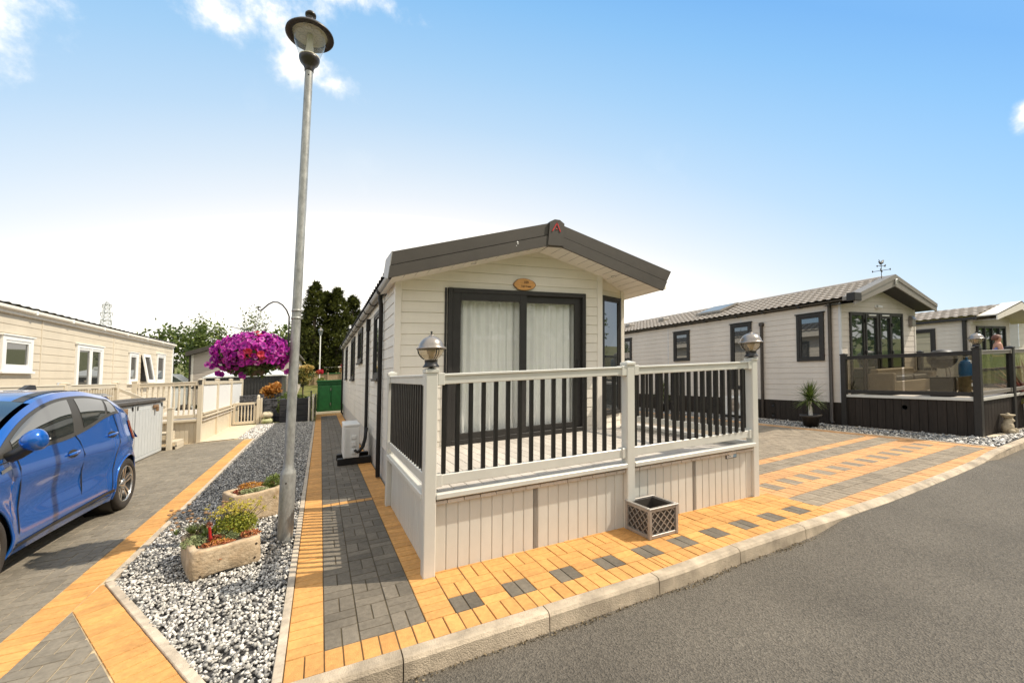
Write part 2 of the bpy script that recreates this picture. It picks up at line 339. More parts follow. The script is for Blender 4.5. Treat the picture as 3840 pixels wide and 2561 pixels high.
def inset(poly, d):
    n=len(poly); L=[]
    for i in range(n):
        p,q=poly[i],poly[(i+1)%n]; nx,ny=-(q[1]-p[1]),q[0]-p[0]; l=math.hypot(nx,ny)
        if l<1e-5: return None
        nx/=l; ny/=l; L.append((nx,ny,nx*p[0]+ny*p[1]+d))
    out=[]
    for i in range(n):
        a,b=L[i-1],L[i]; D=a[0]*b[1]-a[1]*b[0]
        if abs(D)<1e-4: return None
        out.append(((a[2]*b[1]-a[1]*b[2])/D,(a[0]*b[2]-a[2]*b[0])/D))
    return out
def block(mb, poly, mat=0, skew=None):
    if skew: poly=[skew(*p) for p in poly]
    if area(poly)<0: poly=poly[::-1]
    if area(poly)<.0012: return
    lo=inset(poly,.0018); hi=inset(poly,.0055) if lo else None
    if not hi or area(hi)<.0003: return
    h=random.gauss(0,.0011); n=len(hi); ta,tb=random.gauss(0,.006),random.gauss(0,.006)
    ca=sum(p[0] for p in hi)/n; cb=sum(p[1] for p in hi)/n
    t=min(1,max(0,random.gauss(.5,.22))); t=.49 if abs(t-.5)<.005 else t
    vs=[(p[0],p[1],-.009) for p in lo]+[(p[0],p[1],h+ta*(p[0]-ca)+tb*(p[1]-cb)) for p in hi]
    mb.add(vs,[tuple(range(n,2*n))]+[(i,(i+1)%n,n+(i+1)%n,n+i) for i in range(n)],mat,False,t)
R4p=lambda a0,a1,b0,b1:[(a0,b0),(a1,b0),(a1,b1),(a0,b1)]
w=.1045
def soldiers_b(mb,a0,a1,b0,b1,mat,skew=None,reg=None):   # long side along b, set side by side along a
    n=round((a1-a0)/w)
    for i in range(n):
        p=R4p(a0+(a1-a0)*i/n,a0+(a1-a0)*(i+1)/n,b0,b1)
        if reg: p=clip_convex(p,reg)
        if len(p)>2: block(mb,p,mat,skew)
def soldiers_a(mb,a0,a1,b0,b1,mat,skew=None,reg=None):   # long side along a
    n=max(1,round((b1-b0)/w))
    for i in range(n):
        p=R4p(a0,a1,b0+(b1-b0)*i/n,b0+(b1-b0)*(i+1)/n)
        if reg: p=clip_convex(p,reg)
        if len(p)>2: block(mb,p,mat,skew)
def weave(mb,a0,b0,na,nb,s,mat,flip=0,reg=None):
    for i in range(na):
        for j in range(nb):
            x,y=a0+i*s,b0+j*s
            for k in range(2):
                p=R4p(x,x+s,y+k*s/2,y+(k+1)*s/2) if (i+j+flip)%2 else R4p(x+k*s/2,x+(k+1)*s/2,y,y+s)
                if reg: p=clip_convex(p,reg)
                if len(p)>2: block(mb,p,mat)
def herring(mb,reg,mat,skew=None,o=(0,0)):
    a0=min(p[0] for p in reg); a1=max(p[0] for p in reg); b0=min(p[1] for p in reg); b1=max(p[1] for p in reg)
    for i in range(int((a0-o[0])/w)-2,int((a1-o[0])/w)+2):
        for j in range(int((b0-o[1])/w)-2,int((b1-o[1])/w)+2):
            k=(i-j)%4; x,y=o[0]+i*w,o[1]+j*w
            if k==0: p=R4p(x,x+2*w,y,y+w)
            elif k==3: p=R4p(x,x+w,y,y+2*w)
            else: continue
            p=clip_convex(p,reg)
            if len(p)>2: block(mb,p,mat,skew)
KERB=[(-30,2.62),(-6,2.62),(0,2.62),(2.6,2.62),(3.4,2.668),(4.4,2.69),(5.1,2.70),(6,2.72),(7,2.78),(8,2.85),(9,2.93),(10,3.07),(11,3.15),(12,3.22),(14,3.40),(17,3.75),(22,4.6),(30,6.4),(60,14)]
def kb(a):
    for p,q in zip(KERB,KERB[1:]):
        if a<=q[0]: return p[1]+(q[1]-p[1])*(a-p[0])/(q[0]-p[0])
    return KERB[-1][1]
def drop(a):                       # how far the kerb is dropped for the drive (0 full height .. 1 flush)
    s=lambda x:max(0,min(1,x))**2*(3-2*max(0,min(1,x)))
    return s((a-4.3)/.85)*(1-s((a-9.2)/1.0))
def roadc(a,b): 
    near=max(0,min(1,(b-(kb(a)-1.2))/1.1))
    return -.122+.088*drop(a)*near
# terrain
mb=MB(); xs=[-400,-200,-120,-80,-50,-35,-25,-18,-12,-8,-4,0,4,8,12,16,20,25,32,45,70,120,200,400]; ys=[-300,-150,-80,-50,-30,-18,-10,-6,-3,0,2.3,4,6,9,12,15,18,20,22,25,28,31,34,37,40,45,55,70,100,160,300,600]
def tc(a,b):
    c=-.16+terr(a,b)
    if a>22: c+=-.0*(a-22)
    return c
vs=[(a,b,tc(a,b)) for a in xs for b in ys]; nb=len(ys)
mb.add(vs,[(i*nb+j,(i+1)*nb+j,(i+1)*nb+j+1,i*nb+j+1) for i in range(len(xs)-1) for j in range(nb-1)],0,True)
mt['grass']=M('meadow_ground',(.085,.115,.020),.95,var=.45,vs=2.2,col2=(.20,.19,.045),bump=.5,bs=40,detail=8)
structure(mb.build('ground',mt['grass']))
# road
def asphalt():
    m=bpy.data.materials.new('asphalt'); m.use_nodes=True; nt=m.node_tree; L=nt.links.new; p=nt.nodes['Principled BSDF']; p.inputs['Roughness'].default_value=.85; p.inputs['Specular IOR Level'].default_value=.35
    tc=nd(nt,'ShaderNodeTexCoord')
    vo=nd(nt,'ShaderNodeTexVoronoi'); vo.inputs['Scale'].default_value=95; L(tc.outputs['Object'],vo.inputs['Vector'])
    n1=nd(nt,'ShaderNodeTexNoise'); n1.inputs['Scale'].default_value=46; n1.inputs['Detail'].default_value=6; n1.inputs['Roughness'].default_value=.75; L(tc.outputs['Object'],n1.inputs['Vector'])
    n2=nd(nt,'ShaderNodeTexNoise'); n2.inputs['Scale'].default_value=.8; n2.inputs['Detail'].default_value=5; L(tc.outputs['Object'],n2.inputs['Vector'])
    sx=nd(nt,'ShaderNodeSeparateColor'); L(vo.outputs['Color'],sx.inputs['Color'])
    cr=nd(nt,'ShaderNodeValToRGB'); e=cr.color_ramp.elements; e[0].position=0; e[0].color=(.050,.045,.037,1); e[1].position=1; e[1].color=(.36,.32,.26,1); x=e.new(.55); x.color=(.128,.112,.090,1); x=e.new(.85); x.color=(.168,.147,.118,1)
    ad=nd(nt,'ShaderNodeMath',operation='MULTIPLY_ADD'); L(sx.outputs['Red'],ad.inputs[0]); ad.inputs[1].default_value=.55; ml=nd(nt,'ShaderNodeMath',operation='MULTIPLY'); L(n1.outputs['Fac'],ml.inputs[0]); ml.inputs[1].default_value=.55; L(ml.outputs[0],ad.inputs[2]); L(ad.outputs[0],cr.inputs['Fac'])
    g=nd(nt,'ShaderNodeMapRange'); g.inputs['From Min'].default_value=.3; g.inputs['From Max'].default_value=.7; g.inputs['To Min'].default_value=.82; g.inputs['To Max'].default_value=1.16; L(n2.outputs['Fac'],g.inputs['Value'])
    mx=nd(nt,'ShaderNodeMix',data_type='RGBA',blend_type='MULTIPLY'); mx.inputs['Factor'].default_value=1; L(cr.outputs['Color'],mx.inputs['A']); L(g.outputs['Result'],mx.inputs['B']); L(mx.outputs['Result'],p.inputs['Base Color'])
    b=nd(nt,'ShaderNodeBump'); b.inputs['Strength'].default_value=.9; b.inputs['Distance'].default_value=.009
    b2=nd(nt,'ShaderNodeMath',operation='ADD'); L(vo.outputs['Distance'],b2.inputs[0]); L(n1.outputs['Fac'],b2.inputs[1]); L(b2.outputs[0],b.inputs['Height']); L(b.outputs['Normal'],p.inputs['Normal'])
    return m
mt['asphalt']=asphalt()
mb=MB(); xs=[-30+i*2 for i in range(12)]+[-6+.5*i for i in range(44)]+[16,17,18,20,22,25,30,40,60]; rows=[0,.12,.3,.6,1.0,1.5,2.4,3.6,5.0,6.2]
vs=[]
for a in xs:
    for r in rows: b=kb(a)-.03-r; vs.append((a,b,roadc(a,b)))
nb=len(rows)
mb.add(vs,[(i*nb+j,i*nb+j+1,(i+1)*nb+j+1,(i+1)*nb+j) for i in range(len(xs)-1) for j in range(nb-1)],0,True)
structure(mb.build('road',mt['asphalt']))
# kerb stones: one per 0.96 m, dropped along the drive
mb=MB()
def kerbrun(j0,j1,off,step=.965):
    a=j0
    while a<j1:
        e=a+step-.008; n=3; prof=[]
        tn=random.gauss(.5,.25)
        for i in range(n+1):
            x=a+(e-a)*i/n; y=kb(x)+off; d=drop(x); top=.004+random.gauss(0,.0)*.001; fr=top-.006-.030*d
            dx=.2; s=(kb(x+dx)-kb(x-dx))/(2*dx); nx,ny=-s/math.hypot(1,s),1/math.hypot(1,s)
            P=lambda q,c:(x+nx*q,y+ny*q,c)
            prof.append([P(0,-.2),P(0,top-.004),P(-.004,top),P(-.072,top-.002-.010*d),P(-.088,top-.008-.018*d),P(-.102,fr-.022*(1-d)),P(-.112,-.2)])
        k=len(prof[0]); vs=[q for r in prof for q in r]; fs=[(i*k+j,(i+1)*k+j,(i+1)*k+j+1,i*k+j+1) for i in range(n) for j in range(k-1)]+[tuple(range(k)),tuple(range(n*k,(n+1)*k))[::-1]]
        mb.add(vs,fs,0,False,tn); a+=step
kerbrun(-20.75,30,0)
structure(mb.build('kerb',mt['kerb']))
mb=MB(); mb.box(-30,60,-3.75,-3.62,-.2,-.01); structure(mb.build('far_kerb',mt['kerb']))
mb=MB(); mb.add([(-60,-3.75,-.02),(80,-3.75,-.02),(80,-40,-.02),(-60,-40,-.02)],[(0,1,2,3)])
mt['lawn']=M('mown_lawn',(.12,.18,.018),.9,var=.3,vs=5,col2=(.20,.25,.03),bump=.3,bs=60); structure(mb.build('lawn',mt['lawn']))
# sand sheets under the block paving
mb=MB(); Z=-.0065
mb.add([(-.15,2.6,Z),(2.6,2.6,Z),(5.2,2.69,Z),(5.2,3.5,Z),(.93,3.5,Z),(.93,21.8,Z),(-.15,21.8,Z)],[(0,1,2,3,4,5,6)])
E0=lambda a,b:(a,b+.06*(a-5.1)) if a>5.1 else (a,b)
mb.add([(4.85,2.62,Z)]+[(a,kb(a)-.01,Z) for a in (5.2,6,7,8,9,10,10.56)]+[(10.56,20,Z),(4.85,20,Z)],[tuple(range(10))])
mb.add([(-8,2.6,Z),(-.6,2.6,Z),(-1.6,4.68,Z),(-1.72,14.5,Z),(-8,14.5,Z)],[(0,1,2,3,4)],1)
structure(mb.build('paving_bed',[mt['sand'],mt['sandL']]))
# path and forecourt
mb=MB(); OR,CH=0,1
kreg=[(-1,2.61),(2.6,2.61),(3.4,2.658),(4.4,2.68),(5.06,2.69),(5.06,3),(-1,3)]
for _r in ([(-1,2.61),(2.6,2.61),(2.6,3),(-1,3)],[(2.6,2.61),(5.06,2.69),(5.06,3),(2.6,3)]): soldiers_b(mb,-.148,5.05,2.62,2.826,OR,None,_r)
soldiers_a(mb,-.148,.06,2.826,21.7,OR)
reg=R4p(.06,.677,2.826,5.93); weave(mb,.06,2.826,3,16,.2057,CH,0,reg)
soldiers_b(mb,.06,.677,5.93,6.05,OR)
reg=R4p(.06,.677,6.05,20.3); weave(mb,.06,6.05,3,70,.2057,CH,1,reg)
soldiers_b(mb,.06,.677,20.3,20.5,OR); weave(mb,.06,20.5,3,6,.2057,OR,1)
soldiers_a(mb,.677,.884,2.826,3.41,OR); soldiers_a(mb,.677,.85,3.41,5.6,OR); soldiers_a(mb,.677,.92,5.6,21.7,OR)
a=.884; k=0
while a<5.0:
    if k%2==0: soldiers_b(mb,a,a+.209,2.826,3.034,CH)
    else: soldiers_a(mb,a,a+.209,2.826,3.034,OR)
    a+=.209; k+=1
weave(mb,.884,3.034,20,1,.209,OR,0); weave(mb,.884,3.243,20,1,.209,OR,1); soldiers_a(mb,.884,1.0,3.452,3.5,OR)
for i in range(20): block(mb,R4p(.884+.209*i,.884+.209*(i+1),3.452,3.50),OR)
structure(mb.build('path_paving',[mt['orange'],mt['char']]))
# drive on the right: bands of blocks
mb=MB(); sk=lambda a,b:(a,b+.06*(a-5.1))
def band(b0,b1,nrow,mat,a0=4.9,a1=10.3):
    for r in range(nrow):
        n=round((a1-a0)/w); o=(r%2)*w*.5
        for i in range(n):
            x0=a0+(a1-a0)*i/n; x1=a0+(a1-a0)*(i+1)/n
            p=[sk(*q) for q in R4p(x0,x1,b0+(b1-b0)*r/nrow,b0+(b1-b0)*(r+1)/nrow)]
            k0,k1=kb(x0)-.012,kb(x1)-.012; nx,ny=-(k1-k0),(x1-x0); l=math.hypot(nx,ny)
            p=clip(p,nx/l,ny/l,(nx*x0+ny*k0)/l)
            if len(p)>2: block(mb,p,mat)
band(2.44,2.66,1,0,5.05); band(2.66,2.88,1,0,5.05); band(2.88,3.22,2,1,5.05); band(3.22,3.46,1,0,5.05)
a=5.05; k=0
while a<10.25:
    for q in range(2): block(mb,[sk(*x) for x in R4p(a+q*w,a+(q+1)*w,3.46,3.74)],1 if k%2 else 0)
    a+=2*w; k+=1
band(3.74,4.03,1,0); band(4.03,4.38,2,1); band(4.38,4.58,1,0)
band(3.46,3.74,1,0,4.9,5.05)
soldiers_a(mb,10.3,10.50,3.1,20,0)
herring(mb,[(4.9,4.58),(10.3,4.9),(10.3,20),(4.9,20)],2,o=(.03,.02))
structure(mb.build('drive_paving',[mt['orange2'],mt['brind'],mt['brind']]))
# drive on the left
mb=MB(); sl=lambda a,b:(a-.009*(b-4.0),b)
soldiers_a(mb,-1.862,-1.625,2.60,14.05,0,sl)
herring(mb,[(-7.5,2.6),(-1.862,2.6),(-1.862,14.3),(-7.5,14.3)],1,sl,o=(.05,.03))
tri=[(-1.625,2.6),(-.735,2.6),(-1.625,4.225)]; herring(mb,tri,1,o=(.0,.05))
# slanting orange leg beside the gravel corner
p0=Vector((-1.60,4.66)); p1=Vector((-.46,2.60)); d=(p1-p0).normalized(); nn=Vector((d.y,-d.x))
if nn.x>0: nn=-nn
L=(p1-p0).length
for i in range(-3,int(L/w)+3):
    for r in range(1):
        q=[p0+d*(i*w)+nn*.0,p0+d*((i+1)*w)+nn*.0,p0+d*((i+1)*w)+nn*.235,p0+d*(i*w)+nn*.235]
        q=[(x.x,x.y) for x in q]
        if area(q)<0: q=q[::-1]
        q=clip(q,1,0,-1.625)
        if len(q)>2: q=clip(q,0,1,2.58)
        if len(q)>2: block(mb,q,0)
structure(mb.build('driveway',[mt['orange'],mt['brindL']]))
# edging strips round the gravel bed
mb=MB()
def strip(pts, wd, c1=.012, seg=.915):
    for p,q in zip(pts,pts[1:]):
        p,q=Vector((*p,0)),Vector((*q,0)); L=(q-p).length; n=max(1,round(L/seg)); d=(q-p)/n
        for i in range(n):
            x=p+d*i; y=p+d*(i+1)-d.normalized()*.006; m=(x+y)/2; t=(y-x)/2; s=Vector((-t.y,t.x,0)).normalized()*wd/2
            mb.obox((m.x,m.y,c1-.07),t,s,(0,0,.07),.004,0,random.random())
strip([(-.176,2.64),(-.176,18.1)],.052)
strip([(-1.578,4.68),(-1.70,14.1)],.052); strip([(-1.567,4.66),(-.475,2.68)],.055)
strip([(10.53,3.12),(10.53,20)],.05); strip([(11.42,3.75),(11.50,15)],.05)
structure(mb.build('edging',mt['edging']))
mb=MB(); Z=-.022
mb.add([(-1.6,4.7,Z),(-.45,2.6,Z),(-.15,2.6,Z),(-.15,18.3,Z),(-2.3,18.9,Z),(-2.3,14.4,Z),(-1.7,14.1,Z)],[tuple(range(7))])
mb.add([(10.5,3.0,Z),(11.6,3.1,Z),(11.6,20,Z),(10.5,20,Z)],[(0,1,2,3)])
mb.add([(11.4,3.18,Z),(20,4.1,Z),(20,5.2,Z),(11.5,3.95,Z)],[(0,1,2,3)])
structure(mb.build('gravel_bed',mt['gravelbase']))
mb=MB()
mb.add([(-3.1,14.35,.012),(-2.19,14.48,.012),(-2.2,18.75,.012),(-3.1,19.1,.012)],[(0,1,2,3)])
mb.box(-2.23,-2.17,14.45,18.7,-.05,.016); mb.box(-3.0,-2.3,17.3,17.33,.0,.0135)
mb.add([(11.5,3.62,.008),(13.6,3.62,.008),(13.6,3.52,.008),(11.7,3.5,.008)],[(0,1,2,3)])
structure(mb.build('concrete_path',mt['concrete']))
# loose stones
def inpoly(x,y,P):
    r=np.zeros(x.shape,bool); n=len(P)
    for i in range(n):
        (x1,y1),(x2,y2)=P[i],P[(i+1)%n]
        c=((y1>y)!=(y2>y))&(x<(x2-x1)*(y-y1)/((y2-y1) or 1e-9)+x1); r^=c
    return r
def gravel(name, P, dens, size, mat, tonef, c0=0.0, label=None):
    xs=[p[0] for p in P]; ys=[p[1] for p in P]; N=int((max(xs)-min(xs))*(max(ys)-min(ys))*dens)
    x=rng.uniform(min(xs),max(xs),N); y=rng.uniform(min(ys),max(ys),N); k=inpoly(x,y,P); x,y=x[k],y[k]; N=len(x)
    base=np.array([(a,b,c) for a in (-1,1) for b in (-1,1) for c in (-1,1)],float)*.62
    V=base[None]*(1+rng.uniform(-.38,.38,(N,8,3)))
    sz=size*np.exp(rng.normal(0,.20,N)); V*=(sz[:,None]*np.stack([rng.uniform(.85,1.5,N),rng.uniform(.6,1,N),rng.uniform(.35,.8,N)],1))[:,None,:]*.5
    q=rng.normal(size=(N,4)); q[:,1:3]*=.5; q/=np.linalg.norm(q,axis=1)[:,None]; qw,qx,qy,qz=q.T
    Rm=np.stack([np.stack([1-2*(qy**2+qz**2),2*(qx*qy-qz*qw),2*(qx*qz+qy*qw)],-1),np.stack([2*(qx*qy+qz*qw),1-2*(qx**2+qz**2),2*(qy*qz-qx*qw)],-1),np.stack([2*(qx*qz-qy*qw),2*(qy*qz+qx*qw),1-2*(qx**2+qy**2)],-1)],1)
    V=np.einsum('nij,nkj->nki',Rm,V)
    z=c0+rng.uniform(-.012,.010,N); z+=SX*x+SY*y
    V+=np.stack([x,y,z],1)[:,None,:]
    F=np.array([(0,1,3,2),(4,6,7,5),(0,4,5,1),(2,3,7,6),(0,2,6,4),(1,5,7,3)])
    F=(F[None]+(np.arange(N)*8)[:,None,None]).reshape(-1)
    me=bpy.data.meshes.new(name); me.vertices.add(N*8); me.vertices.foreach_set('co',V.reshape(-1)); me.loops.add(N*24); me.loops.foreach_set('vertex_index',F); me.polygons.add(N*6); me.polygons.foreach_set('loop_start',np.arange(N*6)*4)
    t=np.repeat(np.clip(tonef(x,y,rng.uniform(0,1,N)),0,1),6); at=me.attributes.new('tone','FLOAT','FACE'); at.data.foreach_set('value',t)
    me.materials.append(mat); me.update(calc_edges=True); me.validate()
    o=bpy.data.objects.new(name,me); COL.objects.link(o); o['kind']='stuff'; 
    if label: tag(o,label,'gravel')
    return o
def kerbgrit():
    P=[(a,kb(a)-.112) for a in np.linspace(-1,9.2,40)]; P+= [(a,kb(a)-.150-.02*math.sin(a*5)) for a in np.linspace(9.2,-1,60)]
    return P
def mixtone(x,y,u):                  # whiter chippings towards the road, darker at the back
    f=np.clip((6.4-y)/2.2,0,1)
    return np.clip(u**(.92-.40*f),0,1)
bed=[(-1.548,4.66),(-.455,2.68),(-.205,2.64),(-.205,18.15),(-1.0,18.75),(-1.62,18.85),(-1.46,16.7),(-1.66,14.1)]
o=gravel('gravel',[p for p in bed if 1],2400,.027,mt['grav'],mixtone,.0,'grey and white chippings filling the bed round the tall lamp post')
mt['grit']=M('kerb_grit',None,.9,ramp=[(0,(.05,.035,.015)),(.5,(.12,.09,.05)),(1,(.36,.28,.17))]); gravel('gutter_grit',kerbgrit(),5200,.011,mt['grit'],lambda x,y,u:u,-.118)
gravel('gravel',[(-2.17,14.5),(-1.68,14.12),(-1.48,16.7),(-1.62,18.9),(-2.17,18.65)],650,.045,mt['gravw'],lambda x,y,u:u,.0,'white chippings between the cream path and the dark gravel')
gravel('gravel',[(10.56,3.2),(11.3,3.2),(11.45,3.75),(11.50,14),(10.56,14)],650,.045,mt['grav'],lambda x,y,u:np.clip(u**1.15*np.where(y<3.85,1.3,.95),0,1),.0,'blue grey chippings along the dark plank skirting')
gravel('gravel',[(11.25,3.2),(13.6,3.42),(13.6,3.55),(11.7,3.5),(11.6,3.72),(11.4,3.78)],700,.045,mt['gravw'],lambda x,y,u:u,.0,'white chippings at the foot of the stone garden figure')
gravel('gravel',[(13.6,3.40),(17,3.8),(17,5),(13.55,4.2)],500,.05,mt['gravw'],lambda x,y,u:u,.0,'white chippings round the big pale plant pot')
# ---------------------------------------------------------------- building helpers
def clad(mb, org, dv, nv, L, c0, c1, pitch, tops=(), holes=(), mat=0, amp=1.0):
    """shiplap boards on a wall: org=(a,b) start, dv along, nv outward; tops: (m,k) keeps c<=m*s+k"""
    def P(s,c,d): return (org[0]+dv[0]*s+nv[0]*d*amp, org[1]+dv[1]*s+nv[1]*d*amp, c)
    def emit(s0,s1,lo,hi,dlo,dhi):
        p=[(s0,lo),(s1,lo),(s1,hi),(s0,hi)]
        for m,k in tops:
            p=clip(p,m,-1,-k)
            if len(p)<3: return
        mb.add([P(s,c,dlo+(dhi-dlo)*(c-lo)/max(hi-lo,1e-6)) for s,c in p],[tuple(range(len(p)))],mat)
    def pieces(lo,hi):
        cuts=sorted({lo,hi}|{h for H in holes for h in H[2:4] if lo<h<hi})
        for u,v in zip(cuts,cuts[1:]):
            iv=[(0,L)]; m=(u+v)/2
            for H in holes:
                if H[2]<m<H[3]:
                    n=[]
                    for x,y in iv:
                        if H[1]<=x or H[0]>=y: n.append((x,y)); continue
                        if H[0]>x: n.append((x,H[0]))
                        if H[1]<y: n.append((H[1],y))
                    iv=n
            for x,y in iv: yield x,y,u,v
    c=c0
    while c<c1-1e-4:
        e=min(c+pitch,c1); g=e-.010
        for x,y,u,v in pieces(c,g):
            f=lambda z:.008-.005*(z-c)/max(g-c,1e-5)
            emit(x,y,u,v,f(u),f(v))
        for x,y,u,v in pieces(g,e): emit(x,y,u,v,-.005,-.005)
        for x,y,u,v in pieces(c,c+.002): emit(x,y,u-.0005,u+.0001,-.005,.008)
        for x,y,u,v in pieces(g,g+.001): emit(x,y,u,u+.0006,.003,-.005)
        c=e
def window(parent, org, dv, nv, s0,s1,c0,c1, fm, gm, fw=.06, proud=.035, mulls=(), sill=True, name='window', head=False, pane_d=.012, open_=None):
    """frame bars standing proud of the wall, panes as sub-parts"""
    fr=MB()
    def Q(s,c,d): return Vector((org[0]+dv[0]*s+nv[0]*d, org[1]+dv[1]*s+nv[1]*d, c))
    D=Vector((dv[0],dv[1],0)); N=Vector((nv[0],nv[1],0)); U=Vector((0,0,1))
    def bar(sa,sb,ca,cb,d1,d0=-.02,bev=.004): fr.obox(Q((sa+sb)/2,(ca+cb)/2,(d0+d1)/2),D*((sb-sa)/2),N*((d1-d0)/2),U*((cb-ca)/2),bev)
    bar(s0,s0+fw,c0,c1,proud); bar(s1-fw,s1,c0,c1,proud); bar(s0+fw,s1-fw,c1-fw,c1,proud-.001); bar(s0+fw,s1-fw,c0,c0+fw,proud-.001)
    i=fw; j=fw*.55; e=[s0+fw]+list(mulls)+[s1-fw]
    for x,y in zip(e,e[1:]):
        x0=x if x==e[0] else x+.02; y0=y if y==e[-1] else y-.02
        bar(x0,x0+j,c0+fw,c1-fw,proud-.012); bar(y0-j,y0,c0+fw,c1-fw,proud-.012); bar(x0+j,y0-j,c1-fw-j,c1-fw,proud-.013); bar(x0+j,y0-j,c0+fw,c0+fw+j,proud-.013)
    for x in mulls: bar(x-.02,x+.02,c0+fw,c1-fw,proud-.002)
    if sill: bar(s0-.03,s1+.03,c0-.045,c0,proud+.03); 
    if head: bar(s0-.03,s1+.03,c1,c1+.025,proud+.02)
    F=fr.build(name,fm,parent)
    for x,y in zip(e,e[1:]):
        pb=MB(); pb.add([tuple(Q(x+.01,c0+fw,pane_d)),tuple(Q(y-.01,c0+fw,pane_d)),tuple(Q(y-.01,c1-fw,pane_d)),tuple(Q(x+.01,c1-fw,pane_d))],[(0,1,2,3)])
        p=pb.build('pane',gm,parent); p.parent=F
    return F
def part(name, mb, mat, parent, label=None):
    o=mb.build(name,mat,parent)
    if label: o['label']=label
    return o
def boxpart(name, mat, parent, *a, bev=0.0):
    mb=MB(); mb.box(*a,bev=bev); return mb.build(name,mat,parent)
def tiles(mb, a0,c0, a1,c1, b0,b1, rows, tw=.2, amp=.022, step=.03, mat=0):
    """pressed tile sheet: from eave (a0,c0) up to ridge (a1,c1), running b0..b1"""
    n=max(1,int((b1-b0)/tw)); k=6; vs=[]; 
    cols=n*k+1; up=Vector((-(c1-c0),0,(a1-a0))); up=up/up.length*(1 if up.z>0 else -1)
    if up.z<0: up=-up
    rr=[]
    for r in range(rows):
        for t in (0.0,.5,.94): rr.append((r+t,step*(1-t/.94)*1.0,t))
        rr.append((r+.985,-.0,1))
    rr.append((rows,0,1))
    for f,h,t in rr:
        u=f/rows; r=int(min(f,rows-1e-6))
        for i in range(cols):
            x=i/k; ph=(x+.5*(r%2))%1.0
            wv=amp*(math.sin(PI*min(ph/.62,1)) if ph<.62 else -.35*math.sin(PI*(ph-.62)/.38))
            vs.append((a0+(a1-a0)*u+up.x*(h+wv), b0+(b1-b0)*i/(cols-1), c0+(c1-c0)*u+up.z*(h+wv)))
    m=len(rr)
    mb.add(vs,[(j*cols+i,j*cols+i+1,(j+1)*cols+i+1,(j+1)*cols+i) for j in range(m-1) for i in range(cols-1)],mat,False)
# ---------------------------------------------------------------- the holiday home in the middle
HO=(.93,5.98,0); home=thing('holiday_home','cream clad static caravan home with dark gable fascia and big sliding patio door','holiday home',HO)
AL,AR,BF,BB,CB=.93,5.12,5.98,20.5,6.28; APX,APC=3.19,3.60; EVC=APC-.271*(APX-AL)
m=.271; t1=(m,EVC+.0); t2=(-m,EVC+m*2*(APX-AL))
mb=MB()
clad(mb,(AL,BF),(1,0),(0,-1),4.39-AL,.51,3.7,.1555,[t1,t2],[(1.672-AL,4.09-AL,.5,2.905)])
# canted bay on the right
cl=math.hypot(AR-4.39,CB-BF); cd=((AR-4.39)/cl,(CB-BF)/cl); cn=(cd[1],-cd[0])
clad(mb,(4.39,BF),cd,cn,cl,.51,3.4,.1555,[(-m*cd[0],APC-m*(4.39-APX))])
clad(mb,(AL,BB),(0,-1),(-1,0),BB-BF,.51,2.98,.1555)
clad(mb,(AR,CB),(0,1),(1,0),BB-CB,.51,2.98,.1555)
clad(mb,(AR,BB),(-1,0),(0,1),AR-AL,.51,3.7,.1555,[t1,t2])
part('wall',mb,mt['clad'],home)
mb=MB()                                     # skirting under the walls
mb.box(AL+.03,AR-.03,BF+.05,BF+.06,-.3,.5); mb.box(AL+.02,AL+.035,BF+.06,BB,-.4,.5); mb.box(AR-.035,AR-.02,CB,BB,-.4,.5)
for i in range(48): b=6.1+i*.3; mb.box(AL+.014,AL+.021,b,b+.29,-.4,.498)
part('skirting',mb,mt['skirt1'],home)
mb=MB()                                     # room behind the patio door
r=[(AL+.1,6.03),(AR-.1,6.5),(AR-.1,11),(AL+.1,11)]
mb.add([(a,b,.56) for a,b in r],[(0,1,2,3)]); mb.add([(a,b,2.93) for a,b in r],[(0,1,2,3)])
for i in (1,2,3): p,q=r[i],r[(i+1)%4]; mb.add([(*p,.56),(*q,.56),(*q,2.93),(*p,2.93)],[(0,1,2,3)])
mb.box(AL+.03,1.69,6.0,6.03,.5,2.95); mb.box(4.07,4.37,6.0,6.03,.5,2.95); mb.box(AL+.03,4.37,6.0,6.03,2.905,2.96)
part('room_shell',mb,mt['room'],home)
def corner(a,b,c0,c1,w_=.045): return boxpart('corner_trim',mt['trim'],home,a-w_,a+w_,b-w_,b+w_,c0,c1,bev=.004)
corner(AL+.030,BF+.025,.5,EVC-.0); corner(4.395,BF+.03,.5,3.265,.052); corner(AR-.005,CB,.5,3.07,.040); corner(AL+.03,BB-.03,.5,EVC)
boxpart('corner_trim',mt['trim'],home,AL-.001,AL+.030,BF-.024,BF-.0,2.99,3.0)
